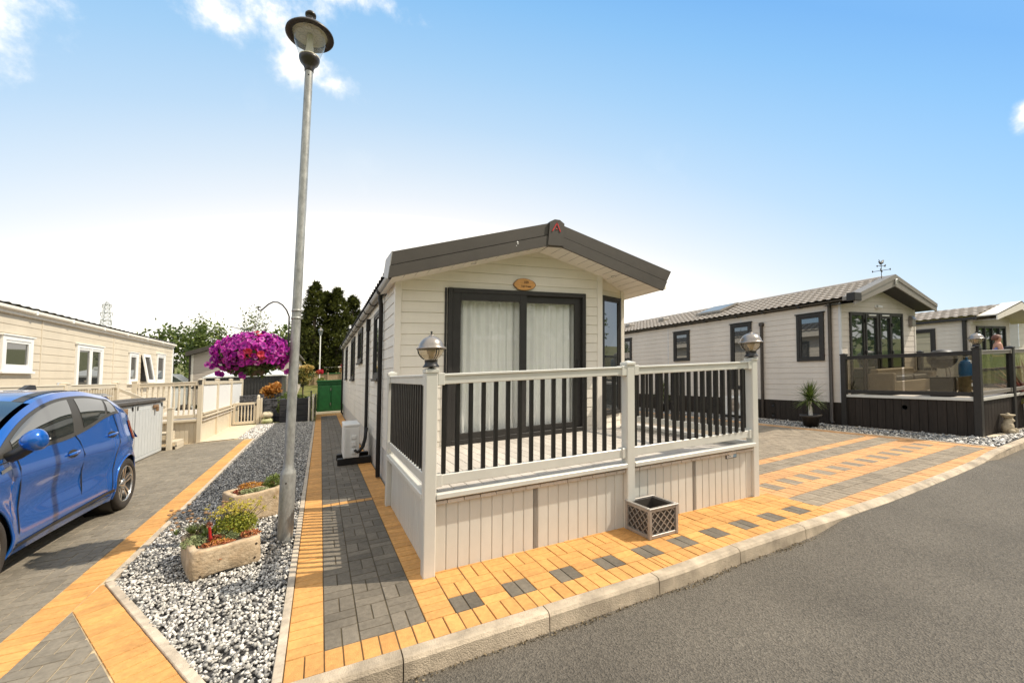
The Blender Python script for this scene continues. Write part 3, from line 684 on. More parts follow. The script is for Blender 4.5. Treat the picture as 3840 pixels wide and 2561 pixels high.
# roof slabs, soffit, fascia boards
FB=5.45; OV=.79; AX=3.185; RC=3.87; ER=5.53; sl_=.271
rc=lambda a: RC-sl_*abs(a-AX)
mb=MB()
for s in (0,1):
    a0=OV+.05 if s==0 else ER-.05; tiles(mb,a0,rc(a0)-.075,AX,RC-.075,FB+.06,BB+.2,7,tw=.25)
part('roof',mb,mt['tiledark'],home)
mb=MB()
for a0 in (OV,ER): 
    x=a0+.02 if a0<AX else a0-.13
    pts=[(x,rc(x)-.31),(AX,RC-.31)]
    n=int(abs(AX-x)/.16)
    for i in range(n):
        p=x+(AX-x)*i/n; q=x+(AX-x)*(i+1)/n-.006*(1 if a0<AX else -1)
        h=lambda a: RC-.315-sl_*abs(a-AX)
        mb.add([(p,FB+.03,h(p)),(q,FB+.03,h(q)),(q,BF+.8,h(q)),(p,BF+.8,h(p))],[(0,1,2,3)])
        q2=x+(AX-x)*(i+1)/n; mb.add([(q,FB+.03,h(q)+.008),(q2,FB+.03,h(q2)+.008),(q2,BF+.8,h(q2)+.008),(q,BF+.8,h(q)+.008)],[(0,1,2,3)])
part('soffit',mb,mt['trim'],home)
for s in (0,1):
    mb=MB(); a0=OV if s==0 else 5.45; off=-.04 if s==0 else .07
    for lo,hi,pr in ((.175,.0,.0),(.345,.188,.016)):
        A,B_=(a0,rc(a0)),(AX,RC)
        k=lambda u: off*u
        P=[(A[0]+ (off*(.0)) - (0.0 if s==0 else -k(0)) ,FB-pr,A[1]-hi),(AX,FB-pr,RC-hi),(AX,FB-pr,RC-lo),(A[0]+( -.045*(lo/.345) if s==0 else -.12*(lo/.345)),FB-pr,A[1]-lo)]
        P[0]=(A[0]+(-.045*(hi/.345) if s==0 else .08-.2*(hi/.345)),FB-pr,A[1]-hi); P[3]=(A[0]+(-.045*(lo/.345) if s==0 else .08-.2*(lo/.345)),FB-pr,A[1]-lo)
        mb.prism(P,(0,.03,0))
    f=part('fascia_board',mb,mt['fascia'],home)
mb=MB(); mb.prism([(3.05,FB-.03,RC-.37),(3.33,FB-.03,RC-.365),(3.335,FB-.03,RC-.02),(3.255,FB-.03,RC+.03),(3.165,FB-.03,RC+.03),(3.085,FB-.03,RC-.01)],(0,.10,0)); apex=part('fascia_centre',mb,mt['fascia'],home)
mb=MB(); e=FB-.034                           # red A shaped emblem
mb.bar((3.120,e,RC-.155),(3.205,e,RC-.022),.018,.008,(0,1,0)); mb.bar((3.200,e,RC-.022),(3.262,e,RC-.155),.018,.008,(0,1,0)); mb.lathe([(0,-.004),(.011,-.004),(.011,.004),(0,.004)],(3.195,e,RC-.118),10,axis=(0,1,0))
o=mb.build('emblem',mt['red'],home); o.parent=apex
mb=MB()
for a_,c_,r_ in ((2.55,-.20,.012),(2.555,-.225,.009),(2.535,-.25,.006)): mb.lathe([(0,.003),(r_,.001),(r_,-.002)],(a_,FB-.018,rc(a_)+c_),8,axis=(0,-1,0))
part('bird_mark',mb,mt['white'],home)
mb=MB(); mb.prism([(OV-.005,FB-.01,rc(OV)+.005),(OV-.05,FB-.01,rc(OV)-.35),(OV-.05,FB+.45,rc(OV)-.23),(OV-.02,FB+.45,rc(OV)+.01)],(.01,0,0)); part('fascia_return',mb,mt['gutter'],home)
for a,b,c in ((1.98,5.72,None),(4.55,5.78,None)):
    c=RC-.315-sl_*abs(a-AX)-.004; mb=MB(); mb.lathe([(0,.0),(.030,.0),(.034,-.006),(.045,-.006),(.046,.004)],(a,b,c),20); part('spotlight',mb,mt['lens'],home)
boxpart('eaves_board',mt['trim'],home,5.385,5.44,FB+.04,BB,2.95,3.24)
# gutter, brackets and pipes down the left side
mb=MB(); n=8
mb.add([(AL-.075+.062*math.cos(PI+PI*i/n),b,2.985+.06*math.sin(PI+PI*i/n)+.03) for b in (FB+.45,BB+.1) for i in range(n+1)],[(i,i+1,n+2+i,n+1+i) for i in range(n)],0,True)
mb.box(AL-.02,AL+.01,BF,BB,2.955,2.99); mb.box(AL-.14,AL-.136,FB+.4,BB+.1,3.015,3.03)
part('gutter',mb,mt['gutter'],home)
mb=MB(); mb.tube([(AL-.075+.068*math.cos(PI+PI*i/8),7.0,3.015+.066*math.sin(PI+PI*i/8)) for i in range(9)],.011,6); mb.box(AL-.012,AL,6.985,7.015,2.93,3.03)
br=part('gutter_bracket',mb,mt['black'],home)
for b in (6.9,8.1,9.2,10.4,11.6,12.9,14.3,15.8,17.4,19.0): cp(br,(0,b-7.0,0))
def pipe(parent, pts, r, mat, name='downpipe'):
    mb=MB(); mb.tube(pts,r,10); 
    return part(name,mb,mat,parent)
pipe(home,[(AL-.075,7.12,3.0),(AL-.075,7.12,2.90),(AL-.055,7.12,2.80),(AL-.055,7.12,.02)],.036,mt['pipe'])
pipe(home,[(AL-.075,20.1,3.0),(AL-.055,20.1,2.80),(AL-.055,20.1,.12),(AL+.04,20.1,.05)],.036,mt['pipe'])
mb=MB(); mb.tube([(AL-.05,9.25,2.64),(AL-.05,9.25,.5),(AL-.06,9.2,.38),(AL-.12,9.0,.24),(AL-.24,8.75,.17)],.034,10); mb.box(AL-.09,AL,9.20,9.30,2.60,2.85,bev=.01); part('soil_pipe',mb,mt['pipe'],home)
for b in (9.6,13.05,16.2): boxpart('joint_strip',mt['trim'],home,AL-.012,AL,b-.012,b+.012,.5,2.95)
S=lambda b:BB-b
for b0,b1,c0,c1 in ((7.45,8.28,1.60,2.80),(10.85,12.05,2.02,2.88),(13.4,14.85,1.58,2.88),(17.2,18.2,1.6,2.85)):
    window(home,(AL,BB),(0,-1),(-1,0),S(b1),S(b0),c0,c1,mt['anth'],mt['pane'],.07,.045)
window(home,(4.39,BF),cd,cn,.045,cl-.085,.79,2.90,mt['anth'],mt['pane'],.06,.04,sill=False)
# right wall windows (seen from the side only)
window(home,(AR,CB),(0,1),(1,0),.8,1.9,1.6,2.8,mt['anth'],mt['pane']); window(home,(AR,CB),(0,1),(1,0),4.2,5.0,1.6,2.8,mt['anth'],mt['pane'])
# sliding patio door
pd=MB()
pd.box(1.677,1.745,BF-.045,BF+.06,.585,2.90,bev=.005); pd.box(4.02,4.088,BF-.045,BF+.06,.585,2.90,bev=.005); pd.box(1.745,4.02,BF-.044,BF+.06,2.83,2.899,bev=.005); pd.box(1.745,4.02,BF-.044,BF+.06,.586,.66,bev=.005)
pd.box(1.63,1.66,BF-.02,BF,.585,2.90); 
D=pd.build('patio_door',mt['anth'],home)
def leaf(a0,a1,b0,wl,wr):
    mb=MB(); mb.box(a0,a0+wl,b0,b0+.04,.66,2.83,bev=.004); mb.box(a1-wr,a1,b0,b0+.04,.66,2.83,bev=.004); mb.box(a0+wl,a1-wr,b0+.001,b0+.04,2.72,2.83,bev=.004); mb.box(a0+wl,a1-wr,b0+.001,b0+.04,.66,.752,bev=.004)
    o=mb.build('door_leaf',mt['anth'],home); o.parent=D
    mb=MB(); mb.box(a0+wl-.01,a1-wr+.01,b0+.018,b0+.022,.745,2.726); p=mb.build('pane',mt['door_glass'],home); p.parent=D
leaf(1.745,2.965,BF-.034,.125,.115); leaf(2.90,4.02,BF+.012,.065,.125)
mb=MB(); mb.box(3.915,3.945,BF-.03,BF+.01,1.60,1.66,bev=.006); mb.tube([(3.93,BF-.005,1.55),(3.93,BF-.05,1.56),(3.93,BF-.05,1.76),(3.93,BF-.005,1.77)],.011,8); o=mb.build('handle',mt['black'],home); o.parent=D
for i,(a0,a1) in enumerate(((1.80,2.95),(2.93,4.0))):
    mb=MB(); ph=random.random()*6
    def fn(u,v,a0=a0,a1=a1,ph=ph):
        x=a0+(a1-a0)*u; f=math.sin(x*46+ph+.8*math.sin(x*7))*(.030-.010*v)+.012*math.sin(x*17+ph); return (x,BF+.16+f,.60+2.26*v)
    mb.grid(fn,150,3); o=mb.build('curtain',mt['curtain'],None,((a0+a1)/2,BF+.16,.6))
    tag(o,['white net curtain behind the wide left pane of the patio door','white net curtain behind the right pane with the door handle'][i],'curtain','curtains behind the patio door')
# oval wooden name plaque over the door
pl=thing('name_plaque','oval honey coloured wood slice plaque numbered 109 above the patio door','plaque',(2.925,BF-.02,3.0))
def oval(k): 
    out=[]
    for i in range(40):
        t=2*PI*i/40; x=math.cos(t); z=math.sin(t); rx=.195 if x>0 else .205
        y=(1-abs(x)**2.1)**.62 if abs(x)<1 else 0
        out.append((2.93+x*rx*k-(.02 if abs(x)<.6 else 0), (y*.098*k)*(1 if z>0 else -1)+3.003))
    return out
mb=MB(); o_=oval(1.0); mb.prism([(x,BF-.012,z) for x,z in o_],(0,-.022,0)); part('bark_edge',mb,mt['barkedge'],pl)
mb=MB(); o_=oval(.93); mb.prism([(x,BF-.033,z) for x,z in o_],(0,-.005,0)); part('wood_face',mb,mt['wood'],pl)
def text(s, name, mat, parent, a, b, c, size, rz=0, shear=0, bold=.0, track=1.0):
    cu=bpy.data.curves.new(name,'FONT'); cu.body=s; cu.size=size; cu.align_x='CENTER'; cu.align_y='CENTER'; cu.extrude=.0008; cu.offset=bold; cu.shear=shear; cu.space_character=track
    o=bpy.data.objects.new(name,cu); COL.objects.link(o); dg=bpy.context.evaluated_depsgraph_get(); me=bpy.data.meshes.new_from_object(o.evaluated_get(dg)); bpy.data.objects.remove(o); me.materials.clear(); me.materials.append(mat); o=bpy.data.objects.new(name,me); COL.objects.link(o); 
    O=Vector(W(*parent['_o'])); o.parent=parent; o.location=Vector(W(a,b,c))-O; o.rotation_euler=(PI/2,-math.atan(SX) if not rz else 0,rz); return o
text('109','lettering',mt['engrave'],pl,2.945,BF-.0395,3.035,.062,bold=.001)
text('Tall Trees','lettering',mt['engrave'],pl,2.945,BF-.0395,2.972,.044,bold=.0008)
# ---------------------------------------------------------------- the deck with its balustrade
DO=(.84,3.46,0); deck=thing('sun_deck','cream panelled raised deck with black balusters in front of the patio door','deck',DO)
FL_=.585
mb=MB(); n=int((4.83-.84)/.146)
for i in range(n): a=.845+i*.146; mb.box(a,a+.141,3.44,5.97,FL_-.03,FL_,bev=.003,tone=min(.99,max(.01,random.random())))
mb.box(4.40,5.36,5.0,6.5,FL_-.04,FL_-.004)
part('deck_boards',mb,mt['deck'],deck)
mb=MB()                                     # front and side skirting of upright panels
def panels(mb,p,q,nv,c0,c1,pitch=.106):
    L=math.hypot(q[0]-p[0],q[1]-p[1]); d=((q[0]-p[0])/L,(q[1]-p[1])/L); n=int(round(L/pitch)); pw=L/n
    for i in range(n):
        s=i*pw+pw/2; x=(p[0]+d[0]*s,p[1]+d[1]*s)
        mb.obox((x[0]-nv[0]*.01,x[1]-nv[1]*.01,(c0+c1)/2),(d[0]*(pw/2-.004),d[1]*(pw/2-.004),0),(nv[0]*.01,nv[1]*.01,0),(0,0,(c1-c0)/2),.004)
    mb.obox(((p[0]+q[0])/2-nv[0]*.016,(p[1]+q[1])/2-nv[1]*.016,(c0+c1)/2),(d[0]*L/2,d[1]*L/2,0),(nv[0]*.008,nv[1]*.008,0),(0,0,(c1-c0)/2))
for x0,x1,mk in ((.885,2.85,1.836),(2.95,4.80,3.845)):
    panels(mb,(x0,3.475),(mk-.022,3.475),(0,-1),-.05,.60); panels(mb,(mk+.022,3.475),(x1,3.475),(0,-1),-.05,.60)
panels(mb,(.845,5.5),(.845,3.5),(-1,0),-.05,.60); panels(mb,(4.83,3.5),(4.83,5.95),(1,0),-.05,.60)
part('skirting',mb,mt['upvc'],deck)
for mk in (1.836,3.845):
    mb=MB(); mb.box(mk-.021,mk+.021,3.478,3.49,-.04,.60); 
    for i in range(62): mb.box(mk-.019+.004*(i%2),mk+.015+.004*(i%2),3.474,3.479,-.03+i*.010,-.03+i*.010+.0055)
    part('vent_strip',mb,M('vent_strip_plastic',(.29,.265,.23),.6) if 'vs' not in mt else mt['vs'],deck); mt.setdefault('vs',bpy.data.materials['vent_strip_plastic'])
mb=MB(); mb.box(.885,2.85,3.405,3.48,.605,.652,bev=.006); mb.box(2.95,4.80,3.405,3.48,.605,.652,bev=.006); mb.box(.775,.855,3.5,5.5,.605,.652,bev=.006); mb.box(4.79,4.87,3.5,5.9,.605,.652,bev=.006)
part('deck_trim',mb,mt['upvc'],deck)
mb=MB(); mb.box(.86,4.82,3.482,3.54,.588,.640); mb.box(.856,.90,3.54,5.9,.588,.640); 
part('edge_board',mb,mt['deckgrey'],deck)
def post(parent,a,b,top,base=-.03,hw=.05,mat=None,name='post',cap=True):
    mb=MB(); mb.box(a-hw,a+hw,b-hw,b+hw,base,top-.035,bev=.007)
    if cap: 
        mb.box(a-hw-.008,a+hw+.008,b-hw-.008,b+hw+.008,top-.045,top-.016,bev=.004)
        h=hw+.006; mb.add([(a-h,b-h,top-.016),(a+h,b-h,top-.016),(a+h,b+h,top-.016),(a-h,b+h,top-.016),(a,b,top+.006)],[(0,1,4),(1,2,4),(2,3,4),(3,0,4)])
    return part(name,mb,mat or mt['upvc'],parent)
p1=post(deck,.835,3.46,1.69); post(deck,2.90,3.46,1.69); post(deck,4.845,3.49,1.69); post(deck,.835,5.57,1.69); post(deck,4.845,5.75,1.69)
def rails(parent,p,q,mat,tc=(1.545,1.635),bc=(.71,.80),mats2=None,wd=.06):
    P=Vector((*p,0)); Q=Vector((*q,0)); d=(Q-P).normalized(); s=Vector((-d.y,d.x,0)); m_=(P+Q)/2; h=(Q-P)/2
    mb=MB(); mb.obox((m_.x,m_.y,(tc[0]+tc[1]-.02)/2),h,s*(wd/2),(0,0,(tc[1]-tc[0]-.02)/2),.005); mb.obox((m_.x,m_.y,tc[1]-.012),h,s*(wd/2+.012),(0,0,.012),.008); 
    for e in (P,Q): k=e+(m_-e).normalized()*.03; mb.obox((k.x,k.y,(tc[0]+tc[1])/2),d*.03,s*(wd/2+.016),(0,0,(tc[1]-tc[0])/2+.006),.004)
    part('handrail',mb,mat,parent)
    mb=MB(); mb.obox((m_.x,m_.y,(bc[0]+bc[1])/2),h,s*(wd/2-.005),(0,0,(bc[1]-bc[0])/2),.006)
    for e in (P,Q): k=e+(m_-e).normalized()*.025; mb.obox((k.x,k.y,(bc[0]+bc[1])/2),d*.025,s*(wd/2+.008),(0,0,(bc[1]-bc[0])/2+.006),.004)
    part('bottom_rail',mb,mat,parent)
rails(deck,(.885,3.46),(2.85,3.46),mt['upvc']); rails(deck,(2.95,3.46),(4.795,3.49),mt['upvc']); rails(deck,(.835,3.51),(.835,5.52),mt['upvc']); rails(deck,(4.845,3.54),(4.845,5.70),mt['upvc'])
mb=MB(); mb.box(-.017,.017,-.017,.017,.795,1.55,bev=.003)
bal=MB(); bal.v=[(v[0]+.953,v[1]+3.46,v[2]) for v in mb.v]; bal.f=mb.f; bal.m=mb.m; bal.sm=mb.sm; bal.t=mb.t
b0=part('baluster',bal,mt['black'],deck)
for i in range(1,16): cp(b0,(.1177*i,0,0))
for i in range(16): cp(b0,(2.04+.1098*i,.005,0))
for i in range(19): cp(b0,(-.118,.11+.106*i,0))
for i in range(20): cp(b0,(3.892,.13+.108*i,0))
mp=thing('maker_plate','small printed metal plate on the deck skirting near its right post','plate',(4.435,3.47,.51))
mb=MB(); mb.box(4.348,4.522,3.463,3.474,.505,.605); part('backing',mb,mt['anth'],mp)
mb=MB(); mb.box(4.355,4.515,3.460,3.462,.512,.600); part('print',mb,mt['plate_print'],mp)
mb=MB(); mb.prism([(4.46,3.4595,.512),(4.515,3.4595,.512),(4.515,3.4595,.600),(4.475,3.4595,.600)],(0,.001,0)); part('picture',mb,mt['plate_sky'],mp)
mb=MB(); mb.box(4.362,4.44,3.4585,3.4595,.577,.590); mb.box(4.40,4.435,3.4585,3.4595,.552,.560); mb.box(4.362,4.392,3.4585,3.4595,.541,.549); mb.box(4.362,4.42,3.4585,3.4595,.526,.531); part('ink',mb,mt['plate_ink'],mp)
# globe lanterns on posts
def lantern(a,b,c,label,s=1.0):
    t=thing('post_lantern',label,'lantern',(a,b,c),'globe lanterns on posts')
    P=lambda pr:[(r*s,h*s) for r,h in pr]
    mb=MB(); mb.lathe(P([(0,.0),(.070,.0),(.066,.012),(.052,.030),(.054,.060),(.058,.062),(.0,.064)]),(a,b,c),24); part('base',mb,mt['iron'],t)
    mb=MB(); mb.lathe(P([(.056,.064)]+[(.107*math.cos(x),.155+.100*math.sin(x)) for x in [-1.02,-.8,-.6,-.4,-.2,-.05]]),(a,b,c),28); part('glass_bowl',mb,mt['lantern_glass'],t)
    mb=MB(); mb.lathe(P([(.112,.150),(.124,.152),(.124,.162),(.110,.166)]+[(.108*math.cos(x),.160+.100*math.sin(x)) for x in [.1,.3,.5,.7,.9,1.1,1.3,1.45]]+[(.010,.262),(0,.263)]),(a,b,c),28); mb.lathe(P([(.022,.255),(.024,.266),(.010,.270)]),(a,b,c),12); part('dome',mb,mt['pewter'],t)
    mb=MB(); mb.lathe(P([(0,.262),(.012,.264),(.008,.276),(.005,.285),(.010,.292),(.007,.300),(0,.302)]),(a,b,c),10); part('finial',mb,mt['iron'],t)
    mb=MB(); mb.lathe(P([(0,.066),(.020,.068),(.022,.10),(.036,.12),(.040,.152),(0,.153)]),(a,b,c),16); part('bulb',mb,mt['glow'],t)
    for k in range(3):
        an=.7+2*PI*k/3; mb=MB(); mb.tube([(a+s*(.112*math.cos(x))*math.cos(an),b+s*(.112*math.cos(x))*math.sin(an),c+s*(.155+.102*math.sin(x))) for x in (-1.02,-.8,-.55,-.3,-.02)],.0045*s,6); part('rib',mb,mt['iron'],t)
    return t
lantern(.835,3.46,1.692,'pewter globe lantern on the left corner post of the cream deck')
lantern(4.845,3.49,1.692,'pewter globe lantern on the right end post of the cream deck',1.12)
# ---------------------------------------------------------------- neighbour on the right
H2=(11.62,6.0,0); h2=thing('holiday_home','stone coloured caravan home with tiled roof, dark windows and French doors on the right','holiday home',H2)
A2,A2R,B2,B2B=11.62,15.2,6.0,21.0; AP2=13.25; rc2=lambda a,top=3.67: top-.33*abs(a-AP2)*(1.0 if a<AP2 else .98)
mb=MB(); k2=.30
clad(mb,(A2,B2B),(0,-1),(-1,0),B2B-B2,.54,3.05,.148)
clad(mb,(A2,B2),(1,0),(0,-1),A2R-A2,.54,3.6,.148,[(k2,3.02),(-k2,3.02+k2*2*(AP2-A2))],[(.4,2.86,.54,2.77)])
clad(mb,(A2R,B2),(0,1),(1,0),B2B-B2,.54,3.05,.148)
part('wall',mb,mt['clad2'],h2)
mb=MB(); mb.box(A2+.01,A2R-.01,B2+.01,B2B,-.3,.54)
for i in range(100): b=B2+.02+i*.15; mb.box(A2-.004,A2+.012,b,b+.144,-.3,.535)
part('skirting',mb,mt['skirt2'],h2)
for b,c in ((7.72,.12),(7.72,.40),(10.2,.4)):
    mb=MB(); mb.lathe([(0,0),(.045,0),(.05,.008)],(A2-.006,b,c),14,axis=(-1,0,0)); part('vent_cap',mb,mt['black'],h2)
FB2=5.58
mb=MB(); tiles(mb,A2-.17,rc2(A2-.17)-.03,AP2,3.64,FB2+.22,B2B+.2,7,tw=.19,amp=.015,step=.055); tiles(mb,A2R+.17,rc2(A2R+.17)-.03,AP2,3.64,FB2+.22,B2B+.2,7,tw=.4)
R=part('roof',mb,mt['tile'],h2)
mb=MB(); mb.tube([(AP2,b,3.665) for b in (FB2+.25,B2B)],.05,8); o=mb.build('ridge_tile',mt['tile'],h2); o.parent=R
for x0 in (A2-.19,A2R+.19):
    mb=MB(); c0=rc2(x0); s=1 if x0<AP2 else -1
    mb.prism([(x0,FB2,c0-.185),(AP2,FB2,3.67-.27),(AP2,FB2,3.67-.05),(x0,FB2,c0-.02)],(0,.03,0)); 
    mb.prism([(x0,FB2-.015,c0-.06),(AP2,FB2-.015,3.67-.09),(AP2,FB2-.015,3.67+.03),(x0,FB2-.015,c0+.03)],(0,.28,0)); part('fascia_board',mb,mt['fascia2'],h2)
    mb=MB(); mb.add([(x0+.02*s,FB2+.03,c0-.14),(AP2,FB2+.03,3.42),(AP2,B2+.3,3.42),(x0+.02*s,B2+.3,c0-.14)],[(0,1,2,3)]); part('soffit',mb,mt['anth'],h2)
mb=MB(); mb.box(A2-.24,A2+.06,FB2-.02,FB2+.16,3.02-.05,3.02+.15,bev=.012); part('gutter_end_box',mb,mt['anth'],h2)
mb=MB(); mb.lathe([(0,0),(.05,0),(.05,.02),(.03,.03)],(AP2,FB2-.02,3.53),16,axis=(0,-1,0)); mb.lathe([(0,0),(.045,0),(.03,.02)],(AP2,FB2-.02,3.46),12,axis=(0,-1,0)); part('gable_lamp',mb,mt['ac'],h2)
mb=MB(); n=8
mb.add([(A2-.09+.055*math.cos(PI+PI*i/n),b,3.06+.055*math.sin(PI+PI*i/n)) for b in (FB2+.15,B2B) for i in range(n+1)],[(i,i+1,n+2+i,n+1+i) for i in range(n)],0,True); mb.box(A2-.03,A2,B2,B2B,2.99,3.06); part('gutter',mb,mt['fascia'],h2)
mb=MB(); mb.box(A2-.15,A2,6.88,6.93,2.985,3.03); br=part('gutter_bracket',mb,mt['black'],h2)
for b in (7.9,8.75,9.4,9.9,10.5,11.2,12.1,13.2): cp(br,(0,b-6.9,0))
pipe(h2,[(A2-.08,6.21,3.04),(A2-.05,6.21,2.9),(A2-.05,6.21,.1),(A2-.09,6.16,.03)],.04,mt['brown'])
mb=MB(); mb.tube([(A2-.05,8.0,2.66),(A2-.05,8.0,.02)],.04,10); mb.box(A2-.1,A2,7.94,8.06,2.64,2.74,bev=.015); part('soil_pipe',mb,mt['brown'],h2)
for b in (8.68,11.62): boxpart('joint_strip',mt['greytrim'],h2,A2-.012,A2,b-.015,b+.015,.54,3.03)
boxpart('corner_trim',mt['greytrim'],h2,A2-.02,A2+.03,B2-.02,B2+.03,.54,3.02,bev=.004); boxpart('corner_trim',mt['trim'],h2,A2R-.03,A2R+.02,B2-.02,B2+.03,.54,3.0,bev=.004)
for b0,b1,c0,c1 in ((6.36,7.03,1.58,2.81),(8.33,9.02,.80,2.80),(10.63,11.34,1.75,2.79),(13.6,14.3,1.75,2.79)):
    window(h2,(A2,B2B),(0,-1),(-1,0),B2B-b1,B2B-b0,c0,c1,mt['anth'],mt['pane'],.075,.05,head=True,sill=False)
mb=MB()
x=[A2+.40,A2+.98,A2+1.64,A2+2.28,A2+2.86]
F=MB()
for a in x: F.box(a-.035,a+.035,B2-.04,B2+.05,.56,2.77,bev=.005)
F.box(x[0],x[-1],B2-.035,B2+.045,2.69,2.77); F.box(x[0],x[-1],B2-.035,B2+.045,.56,.64)
fd=F.build('french_doors',mt['anth'],h2)
for i in range(4):
    mb=MB(); iw=.05 if i in(1,2) else .0
    if iw: 
        q=MB(); q.box(x[i]+.04,x[i]+.10,B2-.055,B2,.6,2.73,bev=.005); q.box(x[i+1]-.10,x[i+1]-.04,B2-.055,B2,.6,2.73,bev=.005); q.box(x[i]+.1,x[i+1]-.1,B2-.054,B2,2.63,2.73,bev=.005); q.box(x[i]+.1,x[i+1]-.1,B2-.054,B2,.6,.72,bev=.005); l=q.build('door_leaf',mt['anth'],h2); l.parent=fd
    mb.add([(x[i]+.03,B2-.015,.6),(x[i+1]-.03,B2-.015,.6),(x[i+1]-.03,B2-.015,2.72),(x[i]+.03,B2-.015,2.72)],[(0,1,2,3)]); p=mb.build('pane',mt['panegreen'],h2); p.parent=fd
for a in (x[1]+.33,x[2]+.31): mb=MB(); mb.box(a-.17,a+.17,B2-.075,B2-.052,2.68,2.715,bev=.008); o=mb.build('trickle_vent',mt['ac'],h2); o.parent=fd
for a,c in ((x[1]+.02,2.55),(x[3]-.02,2.45),(x[1]+.02,1.75),(x[3]-.02,1.72)): mb=MB(); mb.box(a-.03,a+.03,B2-.08,B2-.04,c-.05,c+.05,bev=.01); o=mb.build('hinge',mt['black'],h2); o.parent=fd
mb=MB(); mb.tube([(x[2]-.03,B2-.06,1.60),(x[2]-.03,B2-.09,1.62),(x[2]-.03,B2-.09,1.74)],.016,8); mb.box(x[2]-.05,x[2]-.01,B2-.065,B2-.05,1.55,1.78); o=mb.build('handle',mt['black'],h2); o.parent=fd
mb=MB(); mb.lathe([(0,0),(.05,0),(.05,.03),(.03,.04)],(AP2-.02,B2,2.93),12,axis=(0,-1,0)); mb.tube([(AP2-.02,B2-.03,2.93),(AP2+.06,B2-.10,2.90)],.045,10); part('security_camera',mb,mt['ac'],h2)
mb=MB(); mb.box(A2R-.34,A2R-.16,B2-.10,B2,2.42,2.62,bev=.01); mb.prism([(A2R-.36,B2-.12,2.62),(A2R-.14,B2-.12,2.62),(A2R-.19,B2-.06,2.72),(A2R-.31,B2-.06,2.72)],(0,.12,0)); part('wall_lantern',mb,mt['pewter'],h2)
sl=[(A2+.35,10.9,3.20),(AP2-.15,9.55,3.60)]
mb=MB(); z=lambda a: rc2(a)+.05
for (a0,a1,b0,b1) in ((12.05,12.95,9.75,10.75),): 
    mb.prism([(a0,b0,z(a0)),(a1,b0,z(a1)),(a1,b1,z(a1)),(a0,b1,z(a0))],(0,0,.06))
k=mb.build('skylight',mt['fascia2'],h2)
mb=MB(); mb.add([(12.12,9.82,z(12.12)+.065),(12.88,9.82,z(12.88)+.065),(12.88,10.68,z(12.88)+.065),(12.12,10.68,z(12.12)+.065)],[(0,1,2,3)]); p=mb.build('pane',mt['pane'],h2); p.parent=k
for b in (12.6,14.6): mb=MB(); mb.box(12.2,12.55,b-.15,b+.15,rc2(12.3)+.0,rc2(12.4)+.10,bev=.03); part('roof_vent',mb,mt['fascia2'],h2)
# weathervane
wv=thing('weathervane','black metal weathervane with a perched bird on the tiled roof ridge','weathervane',(13.0,5.75,3.69)); q=(13.0,5.75)
V_=lambda x,y,z:(q[0]+x,q[1]+y,z)
mb=MB(); mb.tube([V_(0,0,3.60),V_(0,0,3.98)],.008,8); mb.lathe([(0,3.80),(.025,3.81),(.03,3.82),(0,3.84)],(q[0],q[1],0),10); part('rod',mb,mt['vane'],wv)
mb=MB()
for an in (.35,.35+PI/2):
    d=(math.cos(an)*.17,math.sin(an)*.17); mb.tube([V_(-d[0],-d[1],3.82),V_(d[0],d[1],3.82)],.007,6)
    for s_ in (-1,1): mb.box(q[0]+s_*d[0]-.02,q[0]+s_*d[0]+.02,q[1]+s_*d[1]-.004,q[1]+s_*d[1]+.004,3.80,3.845)
part('compass_arms',mb,mt['vane'],wv)
mb=MB(); mb.tube([V_(-.19,0,3.925),V_(.16,0,3.955)],.008,6); mb.prism([V_(-.23,0,3.92),V_(-.16,0,3.90),V_(-.16,0,3.95)],(0,.008,0)); mb.prism([V_(.14,0,3.935),V_(.21,0,3.93),V_(.235,0,4.0),V_(.185,0,3.985)],(0,.008,0)); part('arrow',mb,mt['vane'],wv)
mb=MB(); mb.tube([V_(-.13,0,4.05),V_(-.08,0,4.02),V_(-.01,0,4.005),V_(.045,0,4.025),V_(.075,0,4.07),V_(.105,0,4.085),V_(.14,0,4.078)],[.005,.015,.034,.034,.022,.02,.003],8); mb.tube([V_(0,0,3.99),V_(0,0,3.95)],.007,6); mb.prism([V_(-.015,0,4.02),V_(-.10,0,4.10),V_(-.03,0,4.05)],(0,.012,0)); part('bird',mb,mt['vane'],wv)
# dark deck with tinted glass panels
d2=thing('glass_deck','dark plank deck with tinted glass balustrade beside the stone coloured home','deck',(11.6,3.66,0)); F2=.70
mb=MB()
for i in range(28): a=11.66+i*.146; mb.box(a,a+.142,3.66,5.98,F2-.03,F2,bev=.003,tone=min(.99,max(.01,random.random())))
part('deck_boards',mb,mt['deck'],d2)
mb=MB(); mb.box(11.62,11.64,3.62,5.98,-.1,.69)
for i in range(16): b=3.68+i*.146; mb.box(11.60,11.622,b,b+.140,-.1,.685,bev=.003)
mb.box(11.62,15.7,3.66,3.68,-.1,.69)
for i in range(27): a=11.67+i*.146; mb.box(a,a+.140,3.642,3.662,-.1,.685,bev=.003)
part('skirting',mb,mt['skirt2'],d2)
mb=MB(); mb.lathe([(0,0),(.045,0),(.05,.008)],(11.60,4.79,.50),14,axis=(-1,0,0)); part('vent_cap',mb,mt['black'],d2)
mb=MB(); mb.box(11.575,11.63,3.7,5.9,.685,.745,bev=.005); mb.box(11.66,15.7,3.615,3.67,.685,.745,bev=.005); part('deck_trim',mb,mt['upvc'],d2)
for a,b in ((11.61,3.66),(11.61,5.94),(13.17,3.66),(14.7,3.66)): post(d2,a,b,1.735,-.05,.055,mt['anth'])
post(d2,15.2,5.9,1.735,.6,.055,mt['anth'])
rails(d2,(11.61,3.72),(11.61,5.89),mt['anth'],(1.585,1.665),(.775,.855)); 
